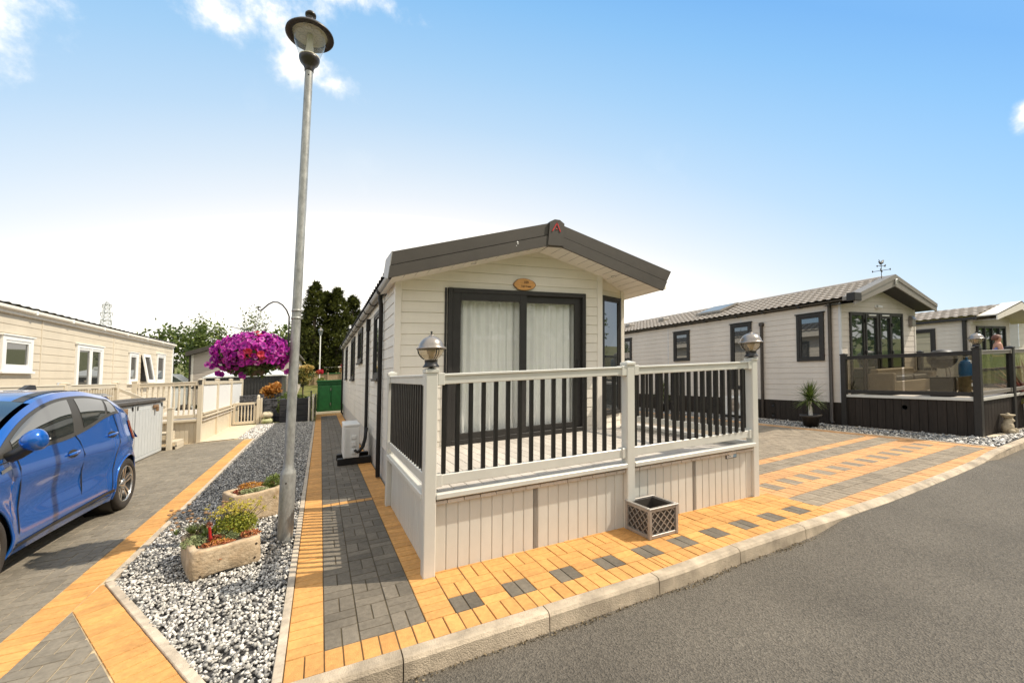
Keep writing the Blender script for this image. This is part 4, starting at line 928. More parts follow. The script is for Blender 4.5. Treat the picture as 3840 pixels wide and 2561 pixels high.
rails(d2,(11.67,3.66),(13.11,3.66),mt['fascia2'],(1.585,1.665),(.785,.865)); rails(d2,(13.23,3.66),(14.64,3.66),mt['fascia2'],(1.585,1.665),(.785,.865))
def gpane(*a): mb=MB(); mb.box(*a); return part('glass_panel',mb,mt['balu_glass'],d2)
gpane(11.606,11.614,3.73,4.78,.855,1.585); gpane(11.606,11.614,4.82,5.88,.855,1.585); gpane(11.68,13.1,3.656,3.664,.865,1.585); gpane(13.24,14.63,3.656,3.664,.865,1.585)
for c in (1.0,1.45): mb=MB(); mb.box(11.59,11.63,3.72,3.745,c-.03,c+.03,bev=.004); part('glass_clip',mb,mt['chrome'],d2)
lantern(11.61,3.66,1.738,'pewter globe lantern on the dark corner post of the glass sided deck')
# on that deck
t=thing('outdoor_sofa','taupe woven corner sofa seen through the tinted glass panels','sofa',(13.2,5.2,F2))
mb=MB(); mb.box(12.35,14.1,5.25,5.75,F2+.04,F2+.33,bev=.02); mb.box(12.35,14.1,5.6,5.78,F2+.33,F2+.62,bev=.03); mb.box(12.28,12.40,5.25,5.78,F2+.04,F2+.52,bev=.02); mb.box(14.05,14.2,5.2,5.78,F2+.04,F2+.52,bev=.03); part('frame',mb,mt['wicker'],t)
for a in (12.45,13.28): mb=MB(); mb.box(a,a+.78,5.27,5.62,F2+.33,F2+.45,bev=.03); part('cushion',mb,mt['lid'],t)
t=thing('glass_table','low outdoor table with a dark glass top on a pale pedestal','table',(12.9,4.45,F2))
mb=MB(); mb.box(12.25,13.55,4.15,4.75,F2+.42,F2+.435,bev=.004); part('tabletop',mb,mt['pane'],t); mb=MB(); mb.box(12.35,12.47,4.25,4.65,F2,F2+.42,bev=.01); part('leg',mb,mt['black'],t); mb=MB(); mb.lathe([(0,0),(.12,0),(.10,.1),(.10,.32),(.13,.42)],(13.30,4.4,F2),14); part('leg',mb,mt['statue'],t)
t=thing('barbecue','black kettle shaped barbecue on a bench behind the tinted glass','barbecue',(14.5,5.3,F2))
mb=MB(); mb.lathe([(0,.55),(.16,.58),(.26,.70),(.29,.80)],(14.5,5.2,F2),20); part('bowl',mb,mt['black'],t); mb=MB(); mb.lathe([(.29,.81),(.26,.93),(.15,1.02),(0,1.04)],(14.5,5.2,F2),20); part('hood',mb,mt['carplastic'],t)
for k in range(3): an=k*2.1; mb=MB(); mb.tube([(14.5+.18*math.cos(an),5.2+.18*math.sin(an),F2+.6),(14.5+.30*math.cos(an),5.2+.30*math.sin(an),F2)],.014,6); part('leg',mb,mt['pewter'],t)
t=thing('gas_bottle','blue gas bottle with a brass valve by the barbecue','gas bottle',(14.95,4.9,F2)); mb=MB(); mb.lathe([(0,.0),(.14,.0),(.15,.03),(.15,.38),(.12,.46),(.05,.50),(0,.5)],(14.95,4.9,F2+.25),16); part('cylinder',mb,mt['gas'],t); mb=MB(); mb.lathe([(0,.5),(.03,.5),(.03,.57),(.06,.575),(.06,.59),(0,.59)],(14.95,4.9,F2+.25),10); part('valve',mb,mt['chrome'],t); mb=MB(); mb.box(14.75,15.15,4.72,5.08,F2,F2+.25,bev=.02); part('stand',mb,mt['wicker'],t)
def acunit(a0,a1,b0,b1,c0,c1,label,fan):
    t=thing('heat_pump',label,'air conditioner',((a0+a1)/2,(b0+b1)/2,0),'outdoor air conditioning units')
    mb=MB(); mb.box(a0,a1,b0,b1,c0,c1-.05,bev=.012); mb.box(a0-.006,a1+.006,b0-.006,b1+.006,c1-.05,c1,bev=.012)
    if fan=='b': 
        for i in range(7): mb.box(a0+.04+i*.009,a0+.044+i*.009,b0-.003,b0,c0+.03,c1-.08)
    part('casing',mb,mt['ac'],t)
    for b in (b0+.08,b1-.16): mb=MB(); mb.box(a0-.10,a1+.22 if fan=='b' else a1+.1,b-.06,b+.08,0,c0-.005,bev=.01); part('foot',mb,mt['black'],t)
    return t
t=acunit(.42,.70,8.48,9.25,.13,.76,'white outdoor heat pump unit standing by the shaded left wall on black feet','b')
mb=MB(); mb.box(.55,.645,8.455,8.485,.48,.55,bev=.01); mb.box(.555,.64,8.45,8.48,.34,.44,bev=.012); mb.box(.56,.635,8.455,8.48,.20,.30,bev=.01); part('valve_cover',mb,mt['ac'],t)
mb=MB(); mb.tube([(.62,8.44,.27),(.66,8.36,.25),(.74,8.42,.30),(.80,8.6,.42),(.86,8.85,.62)],.028,8); part('hose',mb,mt['black'],t)
t=acunit(11.12,11.42,8.32,8.9,.08,.62,'white heat pump unit with a round fan against the dark plank skirting','a')
mb=MB(); mb.lathe([(0,.0),(.05,.01),(.17,.004),(.19,0),(.20,.01)],(11.115,8.58,.36),20,axis=(-1,0,0)); part('fan_grille',mb,mt['pewter'],t)
# ---------------------------------------------------------------- homes further right
h3=thing('holiday_home','pale caravan home with tiled gable roof behind the glass sided deck at far right','holiday home',(20.5,6.6,0)); a3,a3r,b3,ap3=20.5,23.8,6.6,22.75
mb=MB(); clad(mb,(a3,20),(0,-1),(-1,0),20-b3,.2,2.86,.15); clad(mb,(a3,b3),(1,0),(0,-1),a3r-a3,.2,3.3,.15,[(.25,2.83),(-.25,2.83+.25*2*(ap3-a3)-.2)],[(.45,2.8,.2,2.58)]); part('wall',mb,mt['clad2'],h3)
mb=MB(); tiles(mb,a3-.12,2.86,ap3,3.36,b3-.15,20,6,tw=.24,amp=.016,step=.06); tiles(mb,a3r+.4,2.80,ap3,3.36,b3-.15,20,6,tw=.4); part('roof',mb,mt['tile'],h3)
for x0,c0 in ((a3+.15,2.86),(a3r+.55,2.80)): 
    mb=MB(); mb.prism([(x0,b3-.62,c0-.16),(ap3,b3-.62,3.10),(ap3,b3-.62,3.40),(x0,b3-.62,c0+.03)],(0,.03,0)); mb.prism([(x0,b3-.62,c0-.0),(ap3,b3-.62,3.36),(ap3,b3-.62,3.40),(x0,b3-.62,c0+.04)],(0,.5,0)); part('fascia_board',mb,mt['trim'],h3)
    mb=MB(); mb.add([(x0,b3-.6,c0-.14),(ap3,b3-.6,3.12),(ap3,b3+.1,3.12),(x0,b3+.1,c0-.14)],[(0,1,2,3)]); part('soffit',mb,mt['trim'],h3)
boxpart('gutter',mt['anth'],h3,a3-.16,a3-.04,b3-.2,20,2.76,2.86); pipe(h3,[(a3-.06,b3+.12,2.8),(a3-.06,b3+.12,.2)],.06,mt['anth'])
window(h3,(a3,20),(0,-1),(-1,0),20-8.75,20-7.5,1.0,2.57,mt['anth'],mt['paneblind'],.09,.05,mulls=(20-8.15,),sill=False)
fr=MB()
for a in (20.98,21.55,22.15,22.75,23.28): fr.box(a-.04,a+.04,b3-.05,b3+.04,.3,2.56)
fr.box(20.98,23.28,b3-.045,b3+.03,2.48,2.56); fd=fr.build('french_doors',mt['anth'],h3)
for i,a in enumerate((20.98,21.55,22.15,22.75)): 
    p=MB(); e=(21.55,22.15,22.75,23.28)[i]; p.add([(a,b3-.01,.3),(e,b3-.01,.3),(e,b3-.01,2.5),(a,b3-.01,2.5)],[(0,1,2,3)]); o=p.build('pane',mt['panegreen'],h3); o.parent=fd
h4=thing('holiday_home','ivory wall and tiled roof edge of the last home at the right frame edge','holiday home',(28,7.0,0))
mb=MB(); clad(mb,(28,20),(0,-1),(-1,0),12.5,0,3.0,.3); clad(mb,(28,7.5),(1,0),(0,-1),4,0,3.4,.3,[(.3,3.0),(-.3,4.2)]); part('wall',mb,mt['cladW'],h4); mb=MB(); tiles(mb,27.7,2.98,30,3.6,7.0,20,6,tw=.3,amp=.03); tiles(mb,32.3,2.98,30,3.6,7.0,20,6,tw=.5); part('roof',mb,mt['tile'],h4)
window(h4,(28,20),(0,-1),(-1,0),9.5,11.5,1.0,2.4,mt['white'],mt['paneblind'],.1,.05)
# person in the doorway of that home
def person(a,b,c,rz):
    t=thing('person','person in a lavender blue top with auburn hair, arms folded, by the far dark doors','person',(a,b,c))
    J={'pel':(0,0,.92),'sp':(0,0,1.12),'ch':(0,.0,1.34),'nk':(0,0,1.46),'hd':(0,-.015,1.56),'ht':(0,-.005,1.68),
       'sl':(.17,0,1.38),'el':(.25,-.03,1.12),'wl':(.06,-.20,1.13),'fl':(-.05,-.22,1.15),'sr':(-.17,0,1.38),'er':(-.25,-.03,1.12),'wr':(-.06,-.18,1.18),'fr':(.05,-.2,1.2),
       'hl':(.09,0,.88),'kl':(.10,-.02,.48),'al':(.10,.02,.09),'tl':(.11,-.14,.04),'hr':(-.09,0,.88),'kr':(-.10,-.02,.48),'ar':(-.10,.02,.09),'tr':(-.11,-.14,.04)}
    Rr={'pel':.145,'sp':.12,'ch':.14,'nk':.055,'hd':.085,'ht':.075,'sl':.07,'sr':.07,'el':.045,'er':.045,'wl':.032,'wr':.032,'fl':.028,'fr':.028,'hl':.095,'hr':.095,'kl':.06,'kr':.06,'al':.042,'ar':.042,'tl':.035,'tr':.035}
    E=[('pel','sp'),('sp','ch'),('ch','nk'),('nk','hd'),('hd','ht'),('ch','sl'),('sl','el'),('el','wl'),('wl','fl'),('ch','sr'),('sr','er'),('er','wr'),('wr','fr'),('pel','hl'),('hl','kl'),('kl','al'),('al','tl'),('pel','hr'),('hr','kr'),('kr','ar'),('ar','tr')]
    def skin(name,keys,grow,mat,edges=None):
        ks=list(keys); me=bpy.data.meshes.new(name); cs,sn=math.cos(rz),math.sin(rz)
        me.from_pydata([(J[k][0]*cs-J[k][1]*sn,J[k][0]*sn+J[k][1]*cs,J[k][2]) for k in ks],[(ks.index(x),ks.index(y)) for x,y in E if x in ks and y in ks],[])
        o=bpy.data.objects.new(name,me); COL.objects.link(o); o.parent=t; md=o.modifiers.new('skin','SKIN'); o.modifiers.new('sub','SUBSURF').levels=2
        for i,k in enumerate(ks): v=me.skin_vertices[0].data[i]; v.radius=(Rr[k]+grow,Rr[k]+grow); v.use_root=(i==0)
        o.modifiers['sub'].render_levels=2; me.materials.append(mat); return o
    skin('body',J.keys(),0,mt['skin']); skin('shirt',['sp','ch','pel','sl','sr'],.012,mt['blueshirt']); skin('trousers',['pel','hl','kl','al','hr','kr','ar'],.012,mt['jeans'])
    mb=MB(); cs,sn=math.cos(rz),math.sin(rz)
    def fn(u,v):
        th=2*PI*u; ph=PI*(.02+.62*v); r=.112; x,y,z=r*math.sin(ph)*math.cos(th),.02+r*1.1*math.sin(ph)*math.sin(th),1.60+.125*math.cos(ph)
        if y<-.02: z=max(z,1.645)
        return (a+x*cs-y*sn,b+x*sn+y*cs,c+z)
    mb.grid(fn,16,10); part('hair',mb,mt['hair'],t)
    for sx_ in (-.03,.03): mb=MB(); mb.lathe([(0,-.01),(.011,0),(0,.01)],(a+sx_*cs+.1*sn,b+sx_*sn-.1*cs,c+1.595),8); part('eye',mb,mt['black'],t)
    return t
person(19.95,5.8,.46,.5)
mb=MB(); mb.box(19.2,24.2,4.9,6.6,-.3,.42); mb.box(19.2,24.2,4.9,4.96,.42,.44); tag(mb.build('timber_deck',mt['skirt2'],None,(22.4,5.7,0)),'low dark deck under the person and the far dark doors','deck')
# ---------------------------------------------------------------- neighbour on the left
hl=thing('holiday_home','sand coloured caravan home with white framed windows on the left','holiday home',(-5.5,15,0)); AL_=-5.5; BN,BFR=7.0,21.15
mb=MB(); clad(mb,(AL_,BN),(0,1),(1,0),BFR-BN,.5,3.16,.1745); clad(mb,(AL_-4,BFR),(1,0),(0,1),4,.5,3.9,.1745,[(.27,3.16),(-.27,3.16+.27*4)]); clad(mb,(AL_-4,BN),(1,0),(0,-1),4,.5,3.9,.1745,[(.27,3.16),(-.27,3.16+.27*4)]); part('wall',mb,mt['cladL'],hl)
boxpart('skirting',mt['skirt1'],hl,AL_-.06,AL_-.03,BN,BFR,-.4,.5); boxpart('corner_trim',mt['white'],hl,AL_-.03,AL_+.035,BFR-.06,BFR+.03,.5,3.15,bev=.004)
mb=MB(); mb.box(AL_-.01,AL_+.13,BN-.2,BFR+.05,3.20,3.275,bev=.02); mb.box(AL_-.02,AL_+.06,BN-.2,BFR+.05,3.14,3.20); part('gutter',mb,mt['trim'],hl)
mb=MB(); mb.box(AL_,AL_+.135,13.3,13.36,3.19,3.28); br=part('gutter_bracket',mb,mt['white'],hl)
for b in (11.9,14.9,16.4,18.0,19.5): cp(br,(0,b-13.3,0))
mb=MB(); tiles(mb,AL_+.09,3.285,AL_-2,3.82,BN-.2,BFR+.1,7,tw=.3); tiles(mb,AL_-4.1,3.285,AL_-2,3.82,BN-.2,BFR+.1,7,tw=.5); part('roof',mb,mt['tiledark'],hl)
for b in (12.4,15.85): boxpart('joint_strip',mt['cladL'],hl,AL_,AL_+.014,b-.02,b+.02,.5,3.14)
for b0,b1,c0,c1 in ((11.12,12.05,2.03,2.71),(16.9,17.59,1.75,2.71),(19.33,20.2,1.74,2.80)): window(hl,(AL_,BN),(0,1),(1,0),b0-BN,b1-BN,c0,c1,mt['white'],mt['pane'],.085,.05,head=True)
window(hl,(AL_,BN),(0,1),(1,0),13.78-BN,15.14-BN,.8,2.735,mt['white'],mt['pane'],.085,.05,mulls=(14.5-BN,),sill=False,head=True)
# top hung window tilted open between the two narrow ones
boxpart('window_reveal',mt['black'],hl,AL_+.001,AL_+.012,17.93,18.50,1.80,2.68)
mb=MB(); q0=17.88; q1=18.55; top=2.72; bot=1.76; dd=.17
Qd=lambda b,f,o=0:(AL_+.03+dd*(1-f)+o,b,bot+(top-bot)*f)
for b0,b1,f0,f1 in ((q0,q0+.1,0,1),(q1-.1,q1,0,1),(q0+.1,q1-.1,0,.10),(q0+.1,q1-.1,.90,1)): mb.prism([Qd(b0,f0),Qd(b1,f0),Qd(b1,f1),Qd(b0,f1)],(.045,0,0))
W3=mb.build('open_window',mt['white'],hl); mb=MB(); mb.add([Qd(q0+.09,.09,.02),Qd(q1-.09,.09,.02),Qd(q1-.09,.91,.02),Qd(q0+.09,.91,.02)],[(0,1,2,3)]); p=mb.build('pane',mt['pane'],hl); p.parent=W3
for b in (13.2,16.0): boxpart('wall_vent',mt['greytrim'],hl,AL_+.005,AL_+.02,b-.15,b+.15,1.74,1.80)
# its deck: white posts, turned balusters, frosted screens, ramp
dl=thing('sun_deck','warm white deck with turned balusters and three frosted screens on the left','deck',(-3.08,14.45,0)); U=mt['upvcL']; FLL=.62
mb=MB(); 
for i in range(17): a=-5.45+i*.146; mb.box(a,a+.142,14.45,20.9,FLL-.03,FLL,tone=min(.99,max(.01,random.random())))
for i in range(7): a=-5.45+i*.146; mb.box(a,a+.142,8.0,14.45,FLL-.03,FLL,tone=min(.99,max(.01,random.random())))
part('deck_boards',mb,mt['deck'],dl)
mb=MB(); panels(mb,(-4.5,14.47),(-3.10,14.47),(0,-1),-.05,.60); panels(mb,(-3.03,14.5),(-3.03,20.9),(1,0),-.05,.78,.55); panels(mb,(-4.47,8.0),(-4.47,14.4),(1,0),-.05,.6,.3); part('skirting',mb,U,dl)
mb=MB(); mb.box(-4.5,-3.12,14.40,14.47,.59,.66,bev=.01); mb.box(-4.48,-4.42,8,14.4,.59,.66); part('deck_trim',mb,U,dl)
for a,b,tp in ((-3.08,14.45,1.785),(-4.53,14.45,1.79),(-3.03,16.25,1.79),(-3.03,18.5,1.79),(-3.03,20.85,1.79),(-4.5,10.98,1.77),(-4.5,13.2,1.77),(-4.5,8.4,1.77)): post(dl,a,b,tp,-.05,.055,U)
rails(dl,(-4.48,14.45),(-3.13,14.45),U,(1.60,1.71),(.70,.795),wd=.07); rails(dl,(-4.5,8.45),(-4.5,10.93),U,(1.62,1.72),(.72,.8)); rails(dl,(-4.5,11.04),(-4.5,13.15),U,(1.62,1.72),(.72,.8))
def turned(a,b): 
    mb=MB(); mb.lathe([(.024,.79),(.024,.86),(.018,.88),(.026,.90),(.022,.92),(.030,1.02),(.031,1.10),(.024,1.32),(.022,1.40),(.027,1.42),(.018,1.44),(.024,1.46),(.024,1.61)],(a,b,0),10); return part('baluster',mb,U,dl)
t0=turned(-4.38,14.45)
for i in range(1,11): cp(t0,(.1165*i,0,0))
t1_=turned(-4.5,11.15)
for i in range(1,17): cp(t1_,(0,.118*i,.0))
for i in range(1,15): cp(t1_,(0,-.14-.118*i,.0))
for b0,b1 in ((14.53,16.19),(16.31,18.44),(18.56,20.79)):
    mb=MB(); mb.box(-3.035,-3.022,b0,b1,.80,1.61); part('frosted_screen',mb,mt['frost'],dl)
    mb=MB(); mb.box(-3.06,-2.99,b0,b1,1.61,1.71,bev=.006); mb.box(-3.06,-2.99,b0,b1,.77,.83,bev=.005); part('handrail',mb,U,dl)
    mb=MB(); mb.box(-2.98,-2.93,b0-.1,b1,.69,.735,bev=.005); part('bottom_rail',mb,U,dl)
mb=MB(); mb.box(-3.13,-3.11,14.385,14.395,1.66,1.74); mb.box(-3.12,-3.04,14.38,14.395,1.62,1.75,bev=.004); part('post_solar_light',mb,mt['carplastic'],dl)
mb=MB(); mb.bar((-4.5,13.26,1.60),(-3.55,13.26+.02,1.08),.06,.07); part('stair_handrail',mb,U,dl)
stp=thing('deck_steps','white slatted steps with a short newel post leading up to the left deck','steps',(-3.9,13.5,0))
for i,c in enumerate((.2,.42)):
    mb=MB(); mb.box(-4.4,-3.30-.2*i,13.34+.0,13.95,c-.04,c,bev=.004); mb.box(-3.33-.2*i,-3.30-.2*i,13.34,13.95,c-.2,c-.04); mb.box(-3.325-.2*i,-3.295-.2*i,13.34,13.95,c-.13,c-.09); part('tread',mb,U,stp)
mb=MB(); mb.box(-3.50,-3.39,13.25,13.36,-.02,1.04,bev=.007); mb.box(-3.51,-3.38,13.24,13.37,1.03,1.065,bev=.005); part('newel_post',mb,U,stp)
# resin storage boxes
for b0,b1,lab in ((9.72,11.46,'grey resin storage box with dark lid, the one nearer the blue car'),(11.48,13.24,'grey resin storage box with dark lid beside the steps')):
    t=thing('storage_box',lab,'storage box',(-3.95,(b0+b1)/2,0),'resin storage boxes by the deck')
    mb=MB(); mb.box(-4.35,-3.59,b0+.02,b1-.02,0,1.24,bev=.012)
    for i in range(9):
        y=b0+.09+(b1-b0-.18)/9*i; mb.box(-3.59,-3.578,y+.012,y+(b1-b0-.18)/9-.008,.10,1.14,bev=.004)
    mb.box(-3.59,-3.574,b0+.03,b0+.09,.03,1.22); mb.box(-3.59,-3.574,b1-.09,b1-.03,.03,1.22); mb.box(-3.59,-3.574,b0+.09,b1-.09,.03,.09); part('bin',mb,mt['resin'],t)
    mb=MB(); mb.box(-4.40,-3.53,b0,b1,1.25,1.335,bev=.02); mb.box(-4.2,-3.7,b0+.1,b1-.1,1.335,1.35,bev=.006); part('lid',mb,mt['lid'],t)
    mb=MB(); bb=b1-.62; mb.box(-3.57,-3.53,bb-.14,bb+.14,1.12,1.19,bev=.01); mb.box(-3.55,-3.50,bb-.02,bb+.05,1.03,1.15,bev=.01); part('latch',mb,mt['barkedge'],t)
    for y in (b0+.12,b1-.12): mb=MB(); mb.box(-3.58,-3.565,y-.02,y+.02,1.12,1.2); part('bracket',mb,mt['black'],t)
# gate at the foot of the ramp
g=thing('garden_gate','low warm white gate with turned bars beside the stone faced wall','gate',(-2.6,18.8,0))
mb=MB(); mb.box(-2.98,-2.90,18.77,18.83,.05,.86,bev=.005); mb.box(-2.31,-2.23,18.77,18.83,.05,.86,bev=.005); mb.box(-2.9,-2.31,18.77,18.83,.77,.86,bev=.005); mb.box(-2.9,-2.31,18.77,18.83,.05,.15,bev=.005); part('frame',mb,U,g)
for i in range(5): mb=MB(); a=-2.81+i*.105; mb.lathe([(.02,.15),(.02,.25),(.026,.40),(.018,.62),(.02,.77)],(a,18.8,0),8); part('baluster',mb,U,g)
mb=MB(); mb.box(-2.215,-2.105,18.74,18.86,-.02,.96,bev=.006); mb.lathe([(.05,.96),(.04,.99),(.055,1.04),(.04,1.11),(0,1.14)],(-2.16,18.8,0),12); mb.box(-2.10,-2.03,18.78,18.88,0,1.0,bev=.005); part('post',mb,U,g)
mb=MB(); mb.box(-2.26,-2.2,18.74,18.77,.72,.82,bev=.008); part('latch',mb,mt['black'],g)
# ---------------------------------------------------------------- behind the beds on the left
hg=thing('holiday_home','taupe caravan home with dark gable edge partly hidden by the purple flowers','holiday home',(-3.7,26,0)); g0,g1,gb=-6.0,-1.44,26
mb=MB(); clad(mb,(g0,gb),(1,0),(0,-1),g1-g0,.6,4.0,.16,[(.31,3.2),(-.31,3.2+.31*(g1-g0))]); clad(mb,(g1,gb),(0,1),(1,0),16,.6,3.2,.2); part('wall',mb,mt['cladG'],hg)
for x0,s in ((g0-.15,1),(g1+.15,-1)):
    mb=MB(); mb.prism([(x0,gb-.4,3.05),(-3.72,gb-.4,3.05+.31*2.43),(-3.72,gb-.4,3.27+.31*2.43),(x0,gb-.4,3.25)],(0,.4,0)); part('fascia_board',mb,mt['fascia'],hg)
mb=MB(); tiles(mb,g1+.18,3.2,-3.72,3.98,gb-.2,42,5,tw=.4,amp=.03); tiles(mb,g0-.18,3.2,-3.72,3.98,gb-.2,42,5,tw=.6); part('roof',mb,mt['tile'],hg)
boxpart('gutter',mt['fascia'],hg,g1+.1,g1+.22,gb-.2,42,3.1,3.2)
boxpart('corner_trim',mt['brown'],hg,g0-.06,g0+.02,gb-.05,gb+.02,.6,3.2); boxpart('corner_trim',mt['trim'],hg,g0+.02,g0+.12,gb-.03,gb+.02,.6,3.2)
boxpart('skirting',mt['cladW'],hg,g1-.1,g1+.01,gb,42,-.3,.62)
for b in (31.5,36): window(hg,(g1,gb),(0,1),(1,0),b-gb,b-gb+1.1,1.7,2.75,mt['anth'],mt['pane'],.1,.04)
ae=thing('tv_aerial','black comb shaped television aerial poking out above the purple flowers','aerial',(-4.3,30,3.6))
mb=MB(); mb.tube([(-5.03,30,5.02),(-4.1,30,4.79)],.022,6)
for i in range(9): a=-4.98+i*.1; mb.tube([(a,29.8,5.01-(a+5.03)*.247),(a,30.2,5.01-(a+5.03)*.247)],.012,5)
part('boom',mb,mt['vane'],ae); mb=MB(); mb.tube([(-4.2,30,3.6),(-4.2,30,4.85)],.025,6); part('mast',mb,mt['vane'],ae)
sh=thing('dark_shed','dark ribbed metal shed with a white roof under the hanging basket','shed',(-3,22.5,0))
mb=MB(); mb.box(-4.6,-1.66,22.4,22.44,-.3,1.92); mb.box(-1.70,-1.66,22.44,25.3,-.3,1.92)
for i in range(24): a=-4.58+i*.122; mb.box(a,a+.05,22.37,22.4,-.3,1.92,bev=.008)
part('wall',mb,mt['ribbed'],sh); mb=MB(); mb.prism([(-4.7,22.3,1.90),(-4.7,25.4,1.90),(-3.9,24.9,2.26),(-2.25,24.9,2.26),(-1.6,25.4,1.9),(-1.6,22.3,1.90),(-2.15,22.9,2.22),(-3.9,22.9,2.22)][:0] or [(-4.7,22.28,1.88),(-1.6,22.28,1.88),(-1.6,25.4,1.88),(-4.7,25.4,1.88)],(0,0,.07)); mb.add([(-4.65,22.3,1.95),(-1.62,22.3,1.95),(-2.0,23.9,2.24),(-4.4,23.9,2.24),(-4.65,25.4,1.95),(-1.62,25.4,1.95)],[(0,1,2,3),(2,3,4,5),(0,3,4),(1,2,5)]); mb.box(-2.5,-2.15,23.6,24.2,2.2,2.33,bev=.03); part('roof',mb,mt['whiteroof'],sh)
mb=MB(); 
def stonew(mb,a0,a1,b,c0,c1):
    c=c0
    while c<c1-.02:
        h=random.uniform(.07,.13); a=a0
        while a<a1-.02:
            l=random.uniform(.12,.38); d=random.uniform(0,.035); mb.box(a,min(a+l,a1)-.006,b-.02-d,b+.1,c,min(c+h,c1)-.006,bev=.012); a+=l
        c+=h
stonew(mb,-2.85,-2.03,19.25,0,1.12); stonew(mb,-2.03,-1.42,19.2,0,.93); tag(mb.build('stone_wall',mt['stonewall'],None,(-2.1,19.2,0)),'low black split stone wall behind the white gate and compost bags','wall')
mb=MB()
for c in (0,.23,.46,.69): mb.box(-1.42,-.40,18.55+.0,18.72,c,c+.222,bev=.012)
for c in (0,.23,.46,.69): mb.box(-1.42,-1.30,18.72,20.4,c,c+.222,bev=.012); mb.box(-.50,-.40,18.72,20.4,c,c+.222,bev=.012)
mb.box(-1.35,-.45,18.7,20.3,.6,.8)
tag(mb.build('sleeper_planter',mt['sleeper'],None,(-.9,18.6,0)),'black timber sleeper planter at the far end of the gravel bed','planter')
fp=thing('low_post_gate','two thin pale posts with a black iron gate post by the sleeper planter','gate',(-.33,18.4,0))
for a,b,tp,mm in ((-.385,18.3,.96,'trim'),(-.25,18.6,1.05,'trim')): mb=MB(); mb.tube([(a,b,0),(a,b,tp)],.032,8); part('post',mb,mt[mm],fp)
mb=MB(); mb.tube([(-.325,18.25,-.1),(-.325,18.25,1.12)],.024,8); mb.lathe([(0,1.12),(.05,1.12),(.02,1.16),(.018,1.2),(0,1.22)],(-.325,18.25,0),8); part('iron_post',mb,mt['iron'],fp)
mb=MB(); mb.box(-.20,-.16,18.7,21.6,.1,1.0); part('rail',mb,mt['brown'],fp)
for lab,c,mm in (('crumpled pale compost bag lying on top of the other by the gate',.22,'bag'),('crumpled green compost bag at the bottom of the pair by the gate',0,'bag2')):
    mb=MB()
    def fn(u,v,c=c):
        th=2*PI*u; x=math.copysign(abs(math.cos(th))**.6,math.cos(th)); ph=PI*(v-.5); z=math.sin(ph); r=math.cos(ph)**.45; y=math.copysign(abs(math.sin(th))**.6,math.sin(th))
        j=.03*math.sin(7*th+c*9)+.02*math.sin(13*th+3*v); return (-1.84+.20*x*r*(1+j),18.75+.27*y*r*(1+j),c+.115+.115*z*(1+.15*math.sin(5*th)))
    mb.grid(fn,28,10); tag(mb.build('compost_bag',mt[mm],None,(-1.84,18.75,c)),lab,'bag','compost bags')
gs=thing('green_cupboard','dark green double doored outdoor cupboard at the end of the path','cupboard',(.45,22.4,0))
mb=MB(); mb.box(-.13,1.1,22.3,23.1,.05,1.50,bev=.01); part('body',mb,mt['green'],gs); mb=MB(); mb.box(-.17,1.14,22.22,23.15,1.50,1.57,bev=.01); mb.box(-.15,1.12,22.25,22.3,1.38,1.50); part('top',mb,mt['green'],gs)
for a0,a1 in ((-.10,.45),(.465,1.07)):
    mb=MB(); mb.box(a0,a1,22.27,22.3,.10,1.36,bev=.006); mb.box(a0+.05,a1-.05,22.255,22.275,.16,1.28,bev=.01); o=part('door',mb,mt['green'],gs)
    mb=MB(); 
    for c in (.42,1.12): mb.box(.445,.475,22.24,22.27,c-.06,c+.06)
    if a0<0: h=mb.build('hinge',mt['pewter'],gs); h.parent=o
boxpart('plinth',mt['concrete'],gs,-.17,1.14,22.1,23.1,-.1,.06)
# ---------------------------------------------------------------- foliage
def leafcloud(mb, ctr, rad, n, size, lo=0., hi=1., mat=0, up=.4, clump=0, squash=1., asp=.5, shell=.35, dark=True):
    c=np.array(ctr); r=np.array(rad)
    if clump: cc=rng.normal(size=(clump,3)); cc/=np.linalg.norm(cc,axis=1)[:,None]; cc*=rng.uniform(.45,1,(clump,1))
    for i in range(n):
        if clump:
            k=rng.integers(clump); p=cc[k]+rng.normal(size=3)*.22
        else:
            p=rng.normal(size=3); p/=np.linalg.norm(p); p*=rng.uniform(shell,1)**.6
        q=c+p*r; d=rng.normal(size=3); d[2]+=up; d/=np.linalg.norm(d); s=size*rng.uniform(.6,1.3)
        t=np.cross(d,rng.normal(size=3)); t/=np.linalg.norm(t)+1e-9; b=np.cross(d,t)
        tn=float(np.clip(rng.normal((lo+hi)/2,(hi-lo)/4),.01,.99))
        if clump: tn=float(np.clip(tn+.18*math.sin(k*2.7),.01,.99))
        a=t*s; e=b*s*asp
        mb.add([tuple(q-a),tuple(q+e-a*.1),tuple(q+a),tuple(q-e-a*.1)],[(0,1,2,3)],mat,False,tn)
